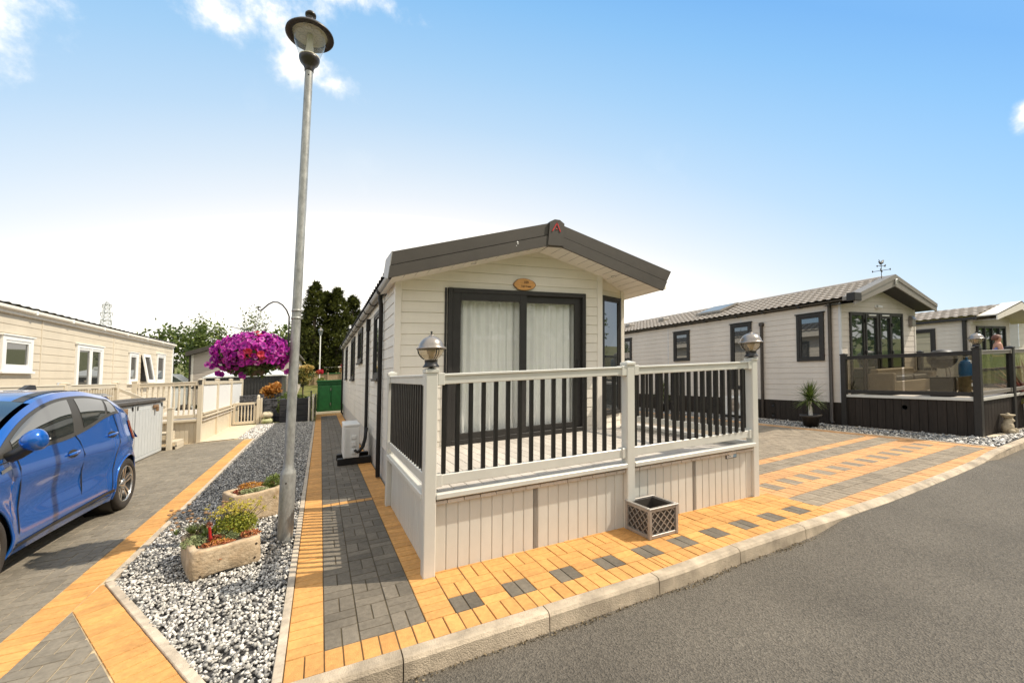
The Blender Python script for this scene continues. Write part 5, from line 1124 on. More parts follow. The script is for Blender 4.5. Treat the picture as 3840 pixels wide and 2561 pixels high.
def conifer(a,b,h,w,label):
    c0=terr(a,b); t=thing('conifer_tree',label,'tree',(a,b,c0),'tall conifers beyond the park')
    mb=MB(); mb.tube([(a,b,c0-.3),(a,b,c0+h*.5),(a,b,c0+h*.95)],[.28,.16,.03],8); part('trunk',mb,mt['bark'],t)
    mb=MB(); n=300
    for i in range(n):
        f=rng.uniform(.04,1)**.9; z=h*f; prof=w*(1-f)**.55*(.80+.20*math.sin(f*17+a)) if f>.25 else w*(.55+1.2*f)*.86
        an=rng.uniform(0,2*PI); rr=prof*rng.uniform(.55,1.08); x,y=a+rr*math.cos(an),b+rr*math.sin(an)
        dark=rng.uniform(.0,.5); sz=.20+.55*(1-f)
        for k in range(30):
            u=rng.uniform(0,1); q=np.array([x,y,c0+z])+rng.normal(size=3)*np.array([sz*.5,sz*.5,sz*.30]); q[2]-=.05*u
            d=np.array([math.cos(an),math.sin(an),.35])+rng.normal(size=3)*.5; d/=np.linalg.norm(d); s=np.cross(d,[0,0,1]); s/=np.linalg.norm(s)+1e-9; l=rng.uniform(.16,.34); wd=l*.30
            mb.add([tuple(q-s*wd),tuple(q+d*l*.5-s*wd*.9),tuple(q+d*l),tuple(q+s*wd)],[(0,1,2,3)],0,False,float(np.clip(.30+dark*.5+rng.normal()*.16,.01,.99)))
    part('crown',mb,mt['conifer'],t); return t
conifer(-.62,40,8.6,1.9,'tall pointed dark conifer nearest the lamp post, tallest of the clump'); conifer(.35,41,8.0,1.9,'dark conifer with a blunter tip in the middle of the clump'); conifer(1.2,40.5,8.25,2.0,'dark conifer rising just left of the cream home gutter'); conifer(2.6,42,7.8,2.2,'dark conifer mostly hidden behind the gutter of the cream home'); conifer(-1.1,42,6.6,1.5,'short dark conifer low at the left edge of the clump')
def tree(a,b,h,r,n,label,mat='leaf',lo=.2,hi=.95,size=.22,trunk=.4,grp='broadleaved trees behind the homes',cl=26,name='broadleaf_tree',zc=.62,zr=.40,lvl=True):
    c0=terr(a,b) if lvl else 0; t=thing(name,label,'tree',(a,b,c0),grp)
    mb=MB(); mb.tube([(a,b,c0-.3),(a+.05*r,b,c0+h*.35),(a,b,c0+h*.75)],[trunk*.5,trunk*.36,trunk*.12],8)
    for k in range(6):
        an=k*1.07+a; mb.tube([(a,b,c0+h*(.34+.05*k)),(a+r*.5*math.cos(an),b+r*.5*math.sin(an),c0+h*(.5+.05*k)),(a+r*.8*math.cos(an),b+r*.8*math.sin(an),c0+h*(.60+.06*k))],[trunk*.2,trunk*.12,trunk*.03],6)
    part('trunk',mb,mt['bark'],t)
    mb=MB(); leafcloud(mb,(a,b,c0+h*zc),(r,r,h*zr),n,size,lo,hi,clump=cl); part('crown',mb,mt[mat],t); return t
tree(-8.45,40,4.5,1.55,4600,'rounded green tree with a ragged top beyond the sand coloured home',size=.13,zc=.6,zr=.5)
tree(-5.0,41,6.0,1.35,900,'pale thin leaved tree showing above the purple flowers','pale_leaf',.2,1,.13,.25,cl=34)
tree(-3.35,43,5.0,1.5,1300,'yellow green tree top behind the lamp post','leaf',.5,1,.2)
tree(-1.9,46,5.2,1.7,1300,'green tree at the left foot of the conifers',size=.22)
tree(-7.0,36,3.0,1.6,1300,'low bushy tree beside the taupe home corner','leaf',.3,1,.16,.2,zc=.5,zr=.5)
tree(-11.5,44,4.6,2.4,1600,'green tree far behind the sand coloured home',size=.2)
ph=thing('photinia_tree','small lollipop tree with orange and gold leaf tips by the green cupboard','tree',(-.83,24.2,0))
mb=MB(); mb.tube([(-.83,24.2,0),(-.82,24.2,1.6)],.035,8); part('trunk',mb,mt['bark'],ph); mb=MB(); leafcloud(mb,(-.80,24.2,1.86),(.50,.5,.52),900,.085,.05,.75,clump=22); leafcloud(mb,(-.68,24.2,2.2),(.38,.4,.22),240,.085,.55,1); part('crown',mb,mt['mixleaf'],ph)
sb=thing('orange_shrub','bright orange leaved shrub against the dark ribbed shed','shrub',(-1.95,20.4,.5)); mb=MB(); leafcloud(mb,(-1.93,20.4,1.22),(.36,.3,.26),520,.07,.2,.95,clump=14); leafcloud(mb,(-1.70,20.4,1.40),(.2,.2,.2),160,.07,.3,1); part('foliage',mb,mt['orleaf'],sb); mb=MB(); mb.tube([(-1.95,20.4,.5),(-1.93,20.4,1.2)],.03,6); part('stem',mb,mt['bark'],sb)
def bush(a,b,c,r,h,n,label,mat='leaf',size=.07,lo=.2,hi=.9,name='green_shrub',grp=None):
    t=thing(name,label,'shrub',(a,b,c),grp); mb=MB(); leafcloud(mb,(a,b,c+h*.5),(r,r,h*.5),n,size,lo,hi,clump=12); part('foliage',mb,mt[mat],t)
    mb=MB(); mb.tube([(a,b,c-.05),(a,b,c+h*.6)],.02,6); part('stem',mb,mt['bark'],t); return t
bush(-1.22,19.6,.75,.25,.5,240,'dark green shrub growing in the sleeper planter beside the lamp post'); bush(-.75,19.5,.75,.35,.25,260,'low yellow green plants along the back of the sleeper planter','leaf',.06,.6,1); bush(-1.45,18.95,.35,.14,.55,120,'bright green climber where the stone wall meets the sleepers','leaf',.05,.6,1); bush(-1.05,18.6,.5,.12,.4,90,'small light green plant just right of the lamp post base line','leaf',.05,.6,1)
bush(-.15,24.6,0,.35,.9,300,'green shrub beside the green cupboard','leaf',.08,.3,1)
bush(-6.4,27.5,.3,.8,1.3,300,'straw coloured grassy shrub behind the parked white car','mixleaf',.16,.4,.9)
# far fence, playground frame, old style street lamp, hanging flowers, pylon, white car
fz=thing('timber_fence','weathered grey board fence in front of the conifers','fence',(.6,40,terr(0,40))); z0=terr(0,40)
mb=MB(); 
for i in range(26): a=-.9+i*.12; mb.box(a,a+.112,38.0,38.03,z0-.2,z0+.72+.01*random.random())
part('board_panel',mb,mt['fence'],fz); mb=MB(); mb.box(-.95,2.3,37.96,38.0,z0+.66,z0+.74); part('rail',mb,mt['green'],fz)
for a in (-.45,.55,1.60): boxpart('post',mt['fence'],fz,a-.05,a+.05,37.9,38.0,z0-.2,z0+.8)
sw=thing('swing_frame','pale timber swing frame standing beyond the weathered fence','play frame',(.9,39.5,z0)); mb=MB(); mb.tube([(.40,39.4,z0),(.43,39.4,z0+1.25)],.05,6); mb.tube([(1.5,39.4,z0),(1.45,39.4,z0+1.25)],.05,6); part('post',mb,mt['fence'],sw); mb=MB(); mb.tube([(.25,39.4,z0+1.25),(1.6,39.4,z0+1.25)],.06,6); part('beam',mb,mt['trim'],sw)
ph_=thing('play_house','small red brown timber playhouse beside the swing frame','play house',(1.75,40,z0)); mb=MB(); mb.box(1.45,2.1,39.6,40.3,z0,z0+1.2); part('wall',mb,mt['wood'],ph_); mb=MB(); mb.prism([(1.35,39.5,z0+1.2),(2.2,39.5,z0+1.2),(1.78,39.5,z0+1.75)],(0,.9,0)); part('roof',mb,mt['redlamp'],ph_)
fl=thing('street_lamp','distant white street lamp with a lantern head in front of the conifers','street lamp',(-.10,37,terr(0,37))); z1=terr(0,37); mb=MB(); mb.lathe([(.07,0),(.06,.2),(.045,.3),(.04,3.85)],(-.1,37,z1),10); part('pole',mb,mt['white'],fl)
mb=MB(); mb.lathe([(.06,3.85),(.10,3.9),(.17,4.25),(.16,4.26)],(-.1,37,z1),6,smooth=False); part('lantern_glass',mb,mt['clear'],fl); mb=MB(); mb.lathe([(.2,4.26),(.1,4.42),(.04,4.46),(.03,4.52),(0,4.54)],(-.1,37,z1),6,smooth=False); part('lantern_cap',mb,mt['pewter'],fl)
fb=thing('hanging_flowers','distant red and pink flowers hanging beside the white street lamp','flowers',(-.1,36.7,z1+.9)); mb=MB(); leafcloud(mb,(-.05,36.7,z1+.95),(.28,.2,.2),220,.07,.2,1); part('petals',mb,mt['redpetal'],fb); mb=MB(); leafcloud(mb,(-.2,36.7,z1+.9),(.2,.2,.15),90,.07,.3,1); part('leaves',mb,mt['orleaf'],fb)
mb=MB(); leafcloud(mb,(0,36,z1+.25),(.35,.3,.25),150,.08,.6,1); tag(mb.build('garden_shrub',mt['leaf'],None,(0,36,z1)),'small bright green plant at the foot of the distant white street lamp','shrub')
pv=thing('pylon','grey lattice electricity pylon rising behind the sand coloured home roof','pylon',(-53.9,150,8)); px,py=-53.9,150
mb=MB(); lv=[(25.3,.12),(24.4,.5),(22.2,.62),(20.1,.85),(18,1.05),(15,1.4),(10,2.1),(4,3.0)]
for (za,ra),(zb,rb) in zip(lv,lv[1:]):
    cs=[(-1,-1),(1,-1),(1,1),(-1,1)]
    for i,(x,y) in enumerate(cs):
        x2,y2=cs[(i+1)%4]
        mb.tube([(px+x*ra,py+y*ra,za),(px+x*rb,py+y*rb,zb)],.085,4,smooth=False); zm=(za+zb)/2; rm=(ra+rb)/2
        for (u0,r0,u1,r1) in ((za,ra,zm,rm),(zm,rm,zb,rb)):
            mb.tube([(px+x*r0,py+y*r0,u0),(px+x2*r1,py+y2*r1,u1)],.05,4,smooth=False); mb.tube([(px+x2*r0,py+y2*r0,u0),(px+x*r1,py+y*r1,u1)],.05,4,smooth=False)
        mb.tube([(px+x*ra,py+y*ra,za),(px+x2*ra,py+y2*ra,za)],.06,4,smooth=False); mb.tube([(px+x*rm,py+y*rm,zm),(px+x2*rm,py+y2*rm,zm)],.045,4,smooth=False)
part('lattice_tower',mb,mt['pylon'],pv)
for z,l in ((24.45,.95),(22.2,1.25),(20.1,1.1)):
    mb=MB()
    for s in (-1,1):
        mb.tube([(px,py-.3,z),(px+s*l,py,z)],.09,4); mb.tube([(px,py+.3,z),(px+s*l,py,z)],.09,4); mb.tube([(px+s*.3,py,z+.5),(px+s*l,py,z)],.06,4)
    part('cross_arm',mb,mt['pylon'],pv)
    for s in (-1,1): mb=MB(); mb.tube([(px+s*l,py,z),(px+s*l,py,z-.9)],.09,5); part('insulator',mb,mt['galv'],pv)
wc=thing('parked_car','white car roof and windscreen showing beyond the sand coloured home','car',(-6.5,26.5,0))
def prof_car(mb,pts,a0,a1): mb.prism([(a0,y,z) for y,z in pts],(a1-a0,0,0))
mb=MB(); mb.prism([(-8.2,26,.35),(-5.75,26,.35),(-5.75,26,1.45),(-5.9,26,1.60),(-6.3,26,1.80),(-6.75,26,2.2),(-8.0,26,2.25),(-8.2,26,1.7)],(0,1.6,0)); part('body',mb,mt['white'],wc)
mb=MB(); mb.prism([(-6.32,25.98,1.82),(-5.98,25.98,1.62),(-6.0,25.98,1.50),(-7.0,25.98,1.52),(-7.0,25.98,2.05),(-6.72,25.98,2.10)],(0,.012,0)); part('side_window',mb,mt['panegreen'],wc); mb=MB(); mb.prism([(-5.72,25.97,1.62),(-5.60,25.97,1.48),(-5.75,25.97,1.40),(-6.0,25.97,1.44)],(0,.2,0)); part('mirror',mb,mt['black'],wc)
for a in (-7.7,-6.2): mb=MB(); mb.lathe([(0,0),(.32,0),(.34,.05),(.34,.2)],(a,25.95,.33),18,axis=(0,1,0)); part('wheel',mb,mt['tyre'],wc)
# ---------------------------------------------------------------- tall lamp post
lp=thing('lamp_post','tall galvanised steel lamp post with a dark rimmed clear lantern head in the gravel bed','lamp post',(-.295,4.97,0)); le=(.0187,0)
la,lb=-.295,4.97; mb=MB(); mb.lathe([(.074,-.1),(.074,.665),(.072,.685),(.048,.735),(.0465,.78)],(la,lb,0),28,lean=le); mb.lathe([(.0465,.78),(.046,1.5),(.043,3.2),(.040,4.99)],(la,lb,0),24,lean=le); mb.lathe([(.0745,.60),(.0752,.604),(.0745,.608)],(la,lb,0),24,lean=le); part('pole',mb,mt['galv'],lp)
mb=MB(); mb.lathe([(0,0),(.009,0),(.009,.006),(0,.007)],(la+.0,lb-.075,.585),8,axis=(0,-1,0)); mb.lathe([(0,0),(.009,0),(0,.005)],(la+.092,lb-.041,4.93),8,axis=(0,-1,0)); part('bolt',mb,mt['lamp_dark'],lp)
hx=la+le[0]*5.0; L2=lambda pr,mat,name,n=32: (lambda m_: (m_.lathe(pr,(hx,lb,0),n,lean=(0,0)), part(name,m_,mat,lp))[1])(MB())
L2([(.043,4.985),(.046,4.99),(.047,5.02),(.062,5.055),(.092,5.09),(.103,5.12),(.104,5.135),(.098,5.142),(0,5.142)],mt['lamp_dark'],'neck_bowl')
L2([(.100,5.137),(.104,5.140),(.104,5.147),(.085,5.150)],mt['lamp_in'],'neck_seal')
L2([(.098,5.145),(.116,5.20),(.152,5.30),(.172,5.385),(.175,5.41)],mt['clear'],'clear_bowl')
L2([(.062,5.145),(.045,5.20),(.035,5.28),(.030,5.40)],mt['lamp_in'],'inner_stem')
L2([(0,5.412),(.168,5.412),(.172,5.40),(.176,5.40)],mt['lamp_in'],'lamp_tray')
mb=MB()
for k in range(6):
    an=k*PI/3+.3; mb.lathe([(.036,5.4105),(.040,5.409),(.044,5.4105)],(hx+.10*math.cos(an),lb+.10*math.sin(an),0),18); mb.lathe([(0,5.4095),(.006,5.409),(.007,5.411)],(hx+.10*math.cos(an),lb+.10*math.sin(an),0),8)
part('led_ring',mb,mt['led'],lp)
L2([(.176,5.395),(.235,5.378),(.243,5.385),(.240,5.40),(.20,5.44),(.12,5.50),(.06,5.535),(.045,5.54)],mt['lamp_dark'],'canopy',40)
L2([(.038,5.53),(.034,5.60),(.036,5.61),(.055,5.615),(.056,5.635),(.04,5.655),(0,5.66)],mt['lamp_dark'],'top_cap')
bk=thing('hanging_bracket','curved black iron bracket strapped to the tall lamp post','bracket',(-.36,4.97,2.2))
mb=MB(); pts=[(-.318,4.955,1.9),(-.318,4.955,2.30),(-.345,4.965,2.37),(-.385,4.98,2.425),(-.43,5.0,2.455),(-.475,5.01,2.458),(-.52,5.03,2.435),(-.555,5.04,2.40),(-.585,5.05,2.372),(-.607,5.055,2.375),(-.616,5.06,2.395),(-.605,5.06,2.41),(-.59,5.06,2.405)]; mb.tube(pts,.0075,8); part('iron_arm',mb,mt['iron'],bk)
for c in (2.285,2.365): mb=MB(); mb.lathe([(.0465,-.012),(.0485,-.012),(.0485,.012),(.0465,.012)],(la+le[0]*c,lb,c),20); mb.box(la+le[0]*c+.03,la+le[0]*c+.065,lb-.02,lb+.01,c-.008,c+.008); part('strap',mb,mt['galv'],bk)
# ---------------------------------------------------------------- hanging basket of petunias
hb=thing('hanging_basket','hanging basket overflowing with magenta purple petunias beside the lamp post','flower basket',(-.64,5.07,1.75))
bc=(-.635,5.07,1.80); mb=MB(); mb.lathe([(0,-.11),(.08,-.105),(.14,-.06),(.165,0)],bc,20); part('basket',mb,mt['bark'],hb)
mb=MB()
for k in range(3): an=k*2.09+.4; mb.tube([(bc[0]+.17*math.cos(an),bc[1]+.17*math.sin(an),bc[2]+.02),(-.595,5.055,2.36)],.0025,5)
part('chain',mb,mt['chrome'],hb)
mb=MB(); leafcloud(mb,(bc[0],bc[1],1.90),(.31,.29,.20),900,.030,.05,.75,shell=.5); leafcloud(mb,(bc[0],bc[1],1.79),(.27,.24,.12),240,.028,.2,.9,shell=.5); part('leaves',mb,mt['leaf'],hb)
def flower(mb,p,d,r,lo,hi):
    d=np.array(d)/np.linalg.norm(d); t=np.cross(d,[.3,.2,1]); t/=np.linalg.norm(t); b=np.cross(d,t); p=np.array(p); ph=rng.uniform(0,6); vs=[tuple(p-d*r*.45)]
    for k in range(10):
        rr=r*(1.0 if k%2==0 else .86)*rng.uniform(.92,1.08); an=ph+2*PI*k/10; vs.append(tuple(p+t*rr*math.cos(an)+b*rr*math.sin(an)+d*r*rng.uniform(-.12,.14)))
    vm=len(vs)
    for k in range(10): an=ph+2*PI*k/10; vs.append(tuple(p+t*r*.42*math.cos(an)+b*r*.42*math.sin(an)-d*r*.14))
    tb=rng.uniform(lo,hi)
    mb.add(vs,[(0,vm+k,vm+(k+1)%10) for k in range(10)],0,True,float(np.clip(tb*.35,.01,.99)))
    o=len(mb.v)-len(vs)
    for k in range(10): mb.f.append((o+vm+k,o+1+k,o+1+(k+1)%10,o+vm+(k+1)%10)); mb.m.append(0); mb.sm.append(False); mb.t.append(float(np.clip(tb+rng.normal()*.10,.01,.99)))
pm,rm=MB(),MB(); N=0
while N<760:
    v=rng.normal(size=3); v/=np.linalg.norm(v)
    if v[2]<-.80: continue
    x,y,z=v; R_=np.array([.345*(1+.06*math.sin(5*x)),.325,.215 if z>0 else .225]); p=np.array([bc[0],bc[1],1.925])+v*R_*rng.uniform(.86,1.06)
    if z<-.55 and -.35<x<.62: continue
    d=v*np.array([1,1,1.25])+rng.normal(size=3)*.32+np.array([0,0,-.10])
    near=rng.random()<.55 and (p[0]-(-.60))**2/.10**2+(p[2]-1.88)**2/.065**2<1 and y<0 or (abs(p[0]+.60)<.035 and z>.85)
    flower(rm if near else pm,p,d,rng.uniform(.024,.036),.3 if not near else .2,.92); N+=1
for (x,y,z) in ((-1.02,5.0,1.82),(-.985,5.02,1.80),(-.26,4.97,1.99),(-.245,4.985,2.0),(-.31,5.0,1.73),(-.33,4.98,1.72),(-.93,5.0,1.73),(-.90,5,1.72),(-.70,4.93,1.69),(-.72,4.92,1.705),(-.36,4.95,1.78)): flower(pm,(x,y,z),(rng.normal()*.5,-1,.1),.032,.3,.95)
o=part('petunias',pm,mt['petal'],hb); o['kind']='stuff'; o=part('red_petunias',rm,mt['redpetal'],hb); o['kind']='stuff'
# ---------------------------------------------------------------- stone troughs with sedums
def trough(org, ang, lx, ly, h, label, notch=True, tilt=0, holes=()):
    t=thing('stone_trough',label,'trough',org,'stone troughs in the gravel')
    ca,sa=math.cos(ang),math.sin(ang); 
    bm=bmesh.new(); n=16
    import mathutils.noise as NZ
    def shape(u,v):   # ring parameter u, profile v
        pass
    prof=[(0,.93),(.03,.97),(.12,1.0),(.5,1.0),(.9,1.0),(.97,.985),(1.0,.95),(1.0,.86),(.97,.83),(.82,.815),(.80,.5)]
    mb=MB(); K=64; vs=[]
    for zf,s in prof:
        for k in range(K):
            th=2*PI*k/K; c_,s_=math.cos(th),math.sin(th); e=.16
            x=math.copysign(abs(c_)**e,c_)*lx/2; y=math.copysign(abs(s_)**e,s_)*ly/2
            wall=.055; f=(1-s); 
            if zf>.8 and s<.9: x-=math.copysign(min(abs(x),wall),x); y-=math.copysign(min(abs(y),wall),y)
            if s<=.5: x*=.9; y*=.9
            if s>=.9: x*=1-(1-s)*.6; y*=1-(1-s)*.6
            z=zf*h; 
            if notch and zf<.1 and y<-ly*.3 and -lx*.02<x<lx*.30: z+=.035
            nn=NZ.noise_vector(Vector((x*9,y*9,z*9)))*.010+NZ.noise_vector(Vector((x*28,y*28,z*28)))*.004
            vs.append((x+nn.x,y+nn.y,z+nn.z))
    T=lambda p:(org[0]+p[0]*ca-p[1]*sa, org[1]+p[0]*sa+p[1]*ca, org[2]+p[2]+tilt*p[0])
    m=len(prof); mb.add([T(p) for p in vs],[(i*K+k,i*K+(k+1)%K,(i+1)*K+(k+1)%K,(i+1)*K+k) for i in range(m-1) for k in range(K)],0,True)
    part('basin',mb,mt['stone'],t)
    for (x,z) in holes: mb=MB(); mb.lathe([(0,-.001),(.008,0),(.011,-.004)],T((x,-ly/2-.004,z)),10,axis=(sa,-ca,0)); part('drain_hole',mb,mt['soil'],t)
    mb=MB(); mb.grid(lambda u,v: T(((u-.5)*(lx-.12),(v-.5)*(ly-.12),h*.86+.015*math.sin(u*9)*math.cos(v*7))),8,5); part('soil',mb,mt['soil'],t)
    return t,T
t1,T=trough((-.80,4.69,0),.33,.53,.66,.235,'pale stone trough nearest the road with tall seed heads and a red stem',True,.0,((.215,.18),(.205,.06),(-.19,.03)))
h=.225
def plant(label,name,cat='plant',grp=None,org=None): return thing(name,label,cat,org,grp)
def stems(mb, base, n, spread, ht, r=.0022, lean=None, mat=0):
    tips=[]
    for i in range(n):
        b=np.array(base)+rng.normal(size=3)*np.array([spread*.3,spread*.3,0]); t=b+np.array([rng.normal()*spread,rng.normal()*spread,ht*rng.uniform(.7,1.1)])+(np.array(lean) if lean is not None else 0)
        m_=(b+t)/2+rng.normal(size=3)*spread*.15; mb.tube([tuple(b),tuple(m_),tuple(t)],[r,r*.8,r*.6],4,mat); tips.append(t)
    return tips
# yellow flowered sedum
o=T((.11,.07,h)); p=plant('bushy yellow green flowering sedum on the right half of the near trough','yellow_sedum',org=o)
mb=MB(); tp=stems(mb,o,70,.11,.235); part('stems',mb,mt['leaf'],p)
mb=MB(); leafcloud(mb,(o[0]+.02,o[1],o[2]+.055),(.19,.17,.115),2300,.014,.15,.6,shell=.2); 
for q in tp: leafcloud(mb,tuple(q),(.022,.022,.014),13,.009,.6,1)
for i in range(60): q=np.array(o)+np.array([rng.normal()*.11+.04,rng.normal()*.09,.14+rng.uniform(0,.13)]); leafcloud(mb,tuple(q),(.02,.02,.012),10,.008,.6,1)
part('foliage',mb,mt['yel'],p)
# brown seed heads
o=T((-.14,.14,h)); p=plant('spiky green plant with dried brown seed heads on the near trough','seed_head_plant',org=o)
mb=MB(); tp=stems(mb,o,24,.12,.24,.0018,(-.07,0,.0)); part('stems',mb,mt['bark'],p)
for q in tp: mb=MB(); mb.lathe([(0,-.006),(.013,-.002),(.018,.005),(.008,.012),(0,.013)],tuple(q),8); part('seed_head',mb,mt['barkedge'],p)
mb=MB(); 
for k in range(16):
    c=np.array(o)+np.array([rng.normal()*.08-.02,rng.normal()*.08-.0,.03])
    for i in range(26): an=rng.uniform(0,2*PI); d=np.array([math.cos(an)*.55,math.sin(an)*.55,rng.uniform(.5,1)]); d/=np.linalg.norm(d); l=rng.uniform(.05,.09); s=np.cross(d,[0,0,1]); s/=np.linalg.norm(s)+1e-6; mb.add([tuple(c-s*.003),tuple(c+d*l*.5-s*.005),tuple(c+d*l),tuple(c+d*l*.5+s*.005)],[(0,1,2,3)],0,False,float(rng.uniform(.4,.95)))
part('foliage',mb,mt['leaf'],p)
o=T((-.19,-.02,h)); p=plant('soft sage green mat spilling over the left rim of the near trough','sage_sedum',org=o); mb=MB(); leafcloud(mb,(o[0]-.01,o[1],o[2]+.012),(.10,.12,.05),700,.012,.2,.9,shell=.3); part('foliage',mb,mt['sage'],p)
o=T((-.10,-.08,h)); p=plant('thick crimson flower stem with a pink tip rising from the near trough','houseleek_flower',org=o); mb=MB(); mb.tube([(o[0]+.02,o[1],o[2]-.02),(o[0]+.005,o[1],o[2]+.05),(o[0]-.002,o[1],o[2]+.13)],[.014,.011,.012],8); part('stem',mb,mt['red'],p); mb=MB(); leafcloud(mb,(o[0]-.005,o[1],o[2]+.15),(.027,.027,.027),70,.010,.5,.95); part('flower_tip',mb,mt['wine'],p); mb=MB(); leafcloud(mb,(o[0]+.045,o[1]+.02,o[2]+.015),(.07,.05,.03),260,.012,.05,.6); part('foliage',mb,mt['rust'],p)
o=T((-.03,-.23,h)); p=plant('rust and amber rosettes along the front rim of the near trough','rust_sedum',org=o); mb=MB(); leafcloud(mb,(o[0]-.03,o[1]+.0,o[2]+.005),(.14,.06,.03),520,.011,.2,1); part('rosettes',mb,mt['rust'],p); mb=MB(); leafcloud(mb,(o[0]+.20,o[1]+.10,o[2]+.015),(.09,.07,.035),330,.011,.3,1); part('rosettes',mb,mt['rust'],p); mb=MB(); leafcloud(mb,(o[0]-.02,o[1]+.02,o[2]+.012),(.11,.05,.025),190,.011,.3,1); part('amber_rosettes',mb,mt['amber'],p); mb=MB(); leafcloud(mb,(o[0]+.03,o[1]+.24,o[2]+.05),(.05,.04,.04),130,.011,.4,1); part('amber_rosettes',mb,mt['amber'],p)
mb=MB(); mb.tube([T((-.09,-.30,h+.01)),T((-.085,-.323,h-.06)),T((-.07,-.325,h-.10)),T((-.05,-.327,h-.095))],.0018,5); leafcloud(mb,T((-.05,-.327,h-.095)),(.012,.006,.006),8,.008,.4,1); part('trailing_stem',mb,mt['rust'],p)
o=T((.05,-.12,h)); p=plant('grey green creeping sedum in the middle of the near trough','creeping_sedum',org=o); mb=MB(); leafcloud(mb,(o[0],o[1],o[2]+.012),(.09,.05,.025),360,.010,.1,.7); leafcloud(mb,(o[0]-.05,o[1]+.06,o[2]+.03),(.09,.05,.03),300,.011,.2,.8); part('foliage',mb,mt['sage'],p)
t2,T=trough((-.72,6.03,0),.42,.54,.46,.33,'pale stone trough behind the lamp post base with an amber mound',False,.02)
h=.305
o=T((.02,.08,h)); p=plant('long amber orange sedum mound along the back of the far trough','amber_sedum',org=o); mb=MB(); leafcloud(mb,(o[0]-.02,o[1],o[2]+.045),(.15,.05,.05),520,.012,.2,1); leafcloud(mb,(o[0]+.14,o[1],o[2]+.04),(.10,.05,.04),240,.012,.2,1); part('foliage',mb,mt['amber'],p)
mb=MB(); mb.grid(lambda u,v:(o[0]+.08+.10*math.cos(2*PI*u)*math.sin(PI*v),o[1]-.07+.035*math.sin(2*PI*u)*math.sin(PI*v),o[2]+.012+.03*math.cos(PI*v)),14,8); tag(mb.build('garden_rock',mt['stone'],None,(o[0]+.08,o[1]-.07,o[2])),'smooth reddish rock lying in the far trough','rock')
o=T((-.02,-.09,h)); p=plant('pale sage sedum draped over the front of the far trough','sage_sedum',org=o); mb=MB(); leafcloud(mb,(o[0],o[1],o[2]+.02),(.17,.06,.035),620,.012,.4,1); part('foliage',mb,mt['sage'],p)
o=T((.20,-.02,h)); p=plant('fresh green ferny plant half hidden behind the lamp post','green_sedum',org=o); mb=MB(); leafcloud(mb,(o[0]+.03,o[1],o[2]+.05),(.13,.12,.11),900,.016,.5,1,shell=.2); part('foliage',mb,mt['leaf'],p)
o=T((-.12,.02,h)); p=plant('brown twiggy rosettes at the left corner of the far trough','brown_sedum',org=o); mb=MB(); leafcloud(mb,(o[0],o[1],o[2]+.015),(.09,.08,.035),300,.013,.05,.55); part('rosettes',mb,mt['rust'],p)
# ---------------------------------------------------------------- silver lattice planter
pn=thing('lattice_planter','square silver lattice planter standing empty by the middle deck post','planter',(3.02,3.27,0)); x0,x1,y0,y1,ht=2.855,3.185,3.105,3.425,.285
mb=MB()
for a in (x0,x1):
    for b in (y0,y1): mb.box(a-.016,a+.016,b-.016,b+.016,0,ht-.012,bev=.004)
for c0,c1 in ((.002,.034),(ht-.04,ht-.012)):
    for b in (y0,y1): mb.box(x0+.016,x1-.016,b-.012,b+.012,c0,c1,bev=.003)
    for a in (x0,x1): mb.box(a-.012,a+.012,y0+.016,y1-.016,c0,c1,bev=.003)
part('frame',mb,mt['silver'],pn)
mb=MB(); mb.box(x0-.02,x1+.02,y0-.02,y0+.014,ht-.012,ht,bev=.004); mb.box(x0-.02,x1+.02,y1-.014,y1+.02,ht-.012,ht,bev=.004); mb.box(x0-.02,x0+.014,y0+.014,y1-.014,ht-.012,ht,bev=.004); mb.box(x1-.014,x1+.02,y0+.014,y1-.014,ht-.012,ht,bev=.004); part('rim',mb,mt['silver'],pn)
def lattice(fx):
    mb=MB(); W_=.29; Hh=.213; s=.075
    segs=[]
    for sg in (1,-1):
        k=-W_-Hh
        while k<W_+Hh:
            pts=[]
            for x in (0,W_): 
                z=sg*(x)+k if sg>0 else -x+k+Hh*0+W_*0
                pts.append((x,z))
            (xa,za),(xb,zb)=pts; q=[]
            m_=(zb-za)/(xb-xa)
            for x in (0,W_):
                z=za+m_*(x-xa)
                if 0<=z<=Hh: q.append((x,z))
            for z in (0,Hh):
                x=xa+(z-za)/m_
                if 0<x<W_: q.append((x,z))
            if len(q)>=2: segs.append((q[0],q[1]))
            k+=s
    for (xa,za),(xb,zb) in segs: mb.bar(fx(xa,za+.034),fx(xb,zb+.034),.0075,.006,(0,1,0.01))
    return mb
for f in (lambda x,z:(x0+.018+x,y0-.004,z),lambda x,z:(x0-.004,y0+.015+x,z),lambda x,z:(x1+.004,y0+.015+x,z),lambda x,z:(x0+.018+x,y1+.004,z)): part('lattice_panel',lattice(f),mt['silver'],pn)
mb=MB()
for b in (y0+.012,y1-.012): mb.box(x0+.01,x1-.01,b-.003,b+.003,.01,ht-.02)
for a in (x0+.012,x1-.012): mb.box(a-.003,a+.003,y0+.015,y1-.015,.01,ht-.02)
mb.box(x0+.015,x1-.015,y0+.015,y1-.015,.09,.10)
part('liner',mb,mt['planterin'],pn)
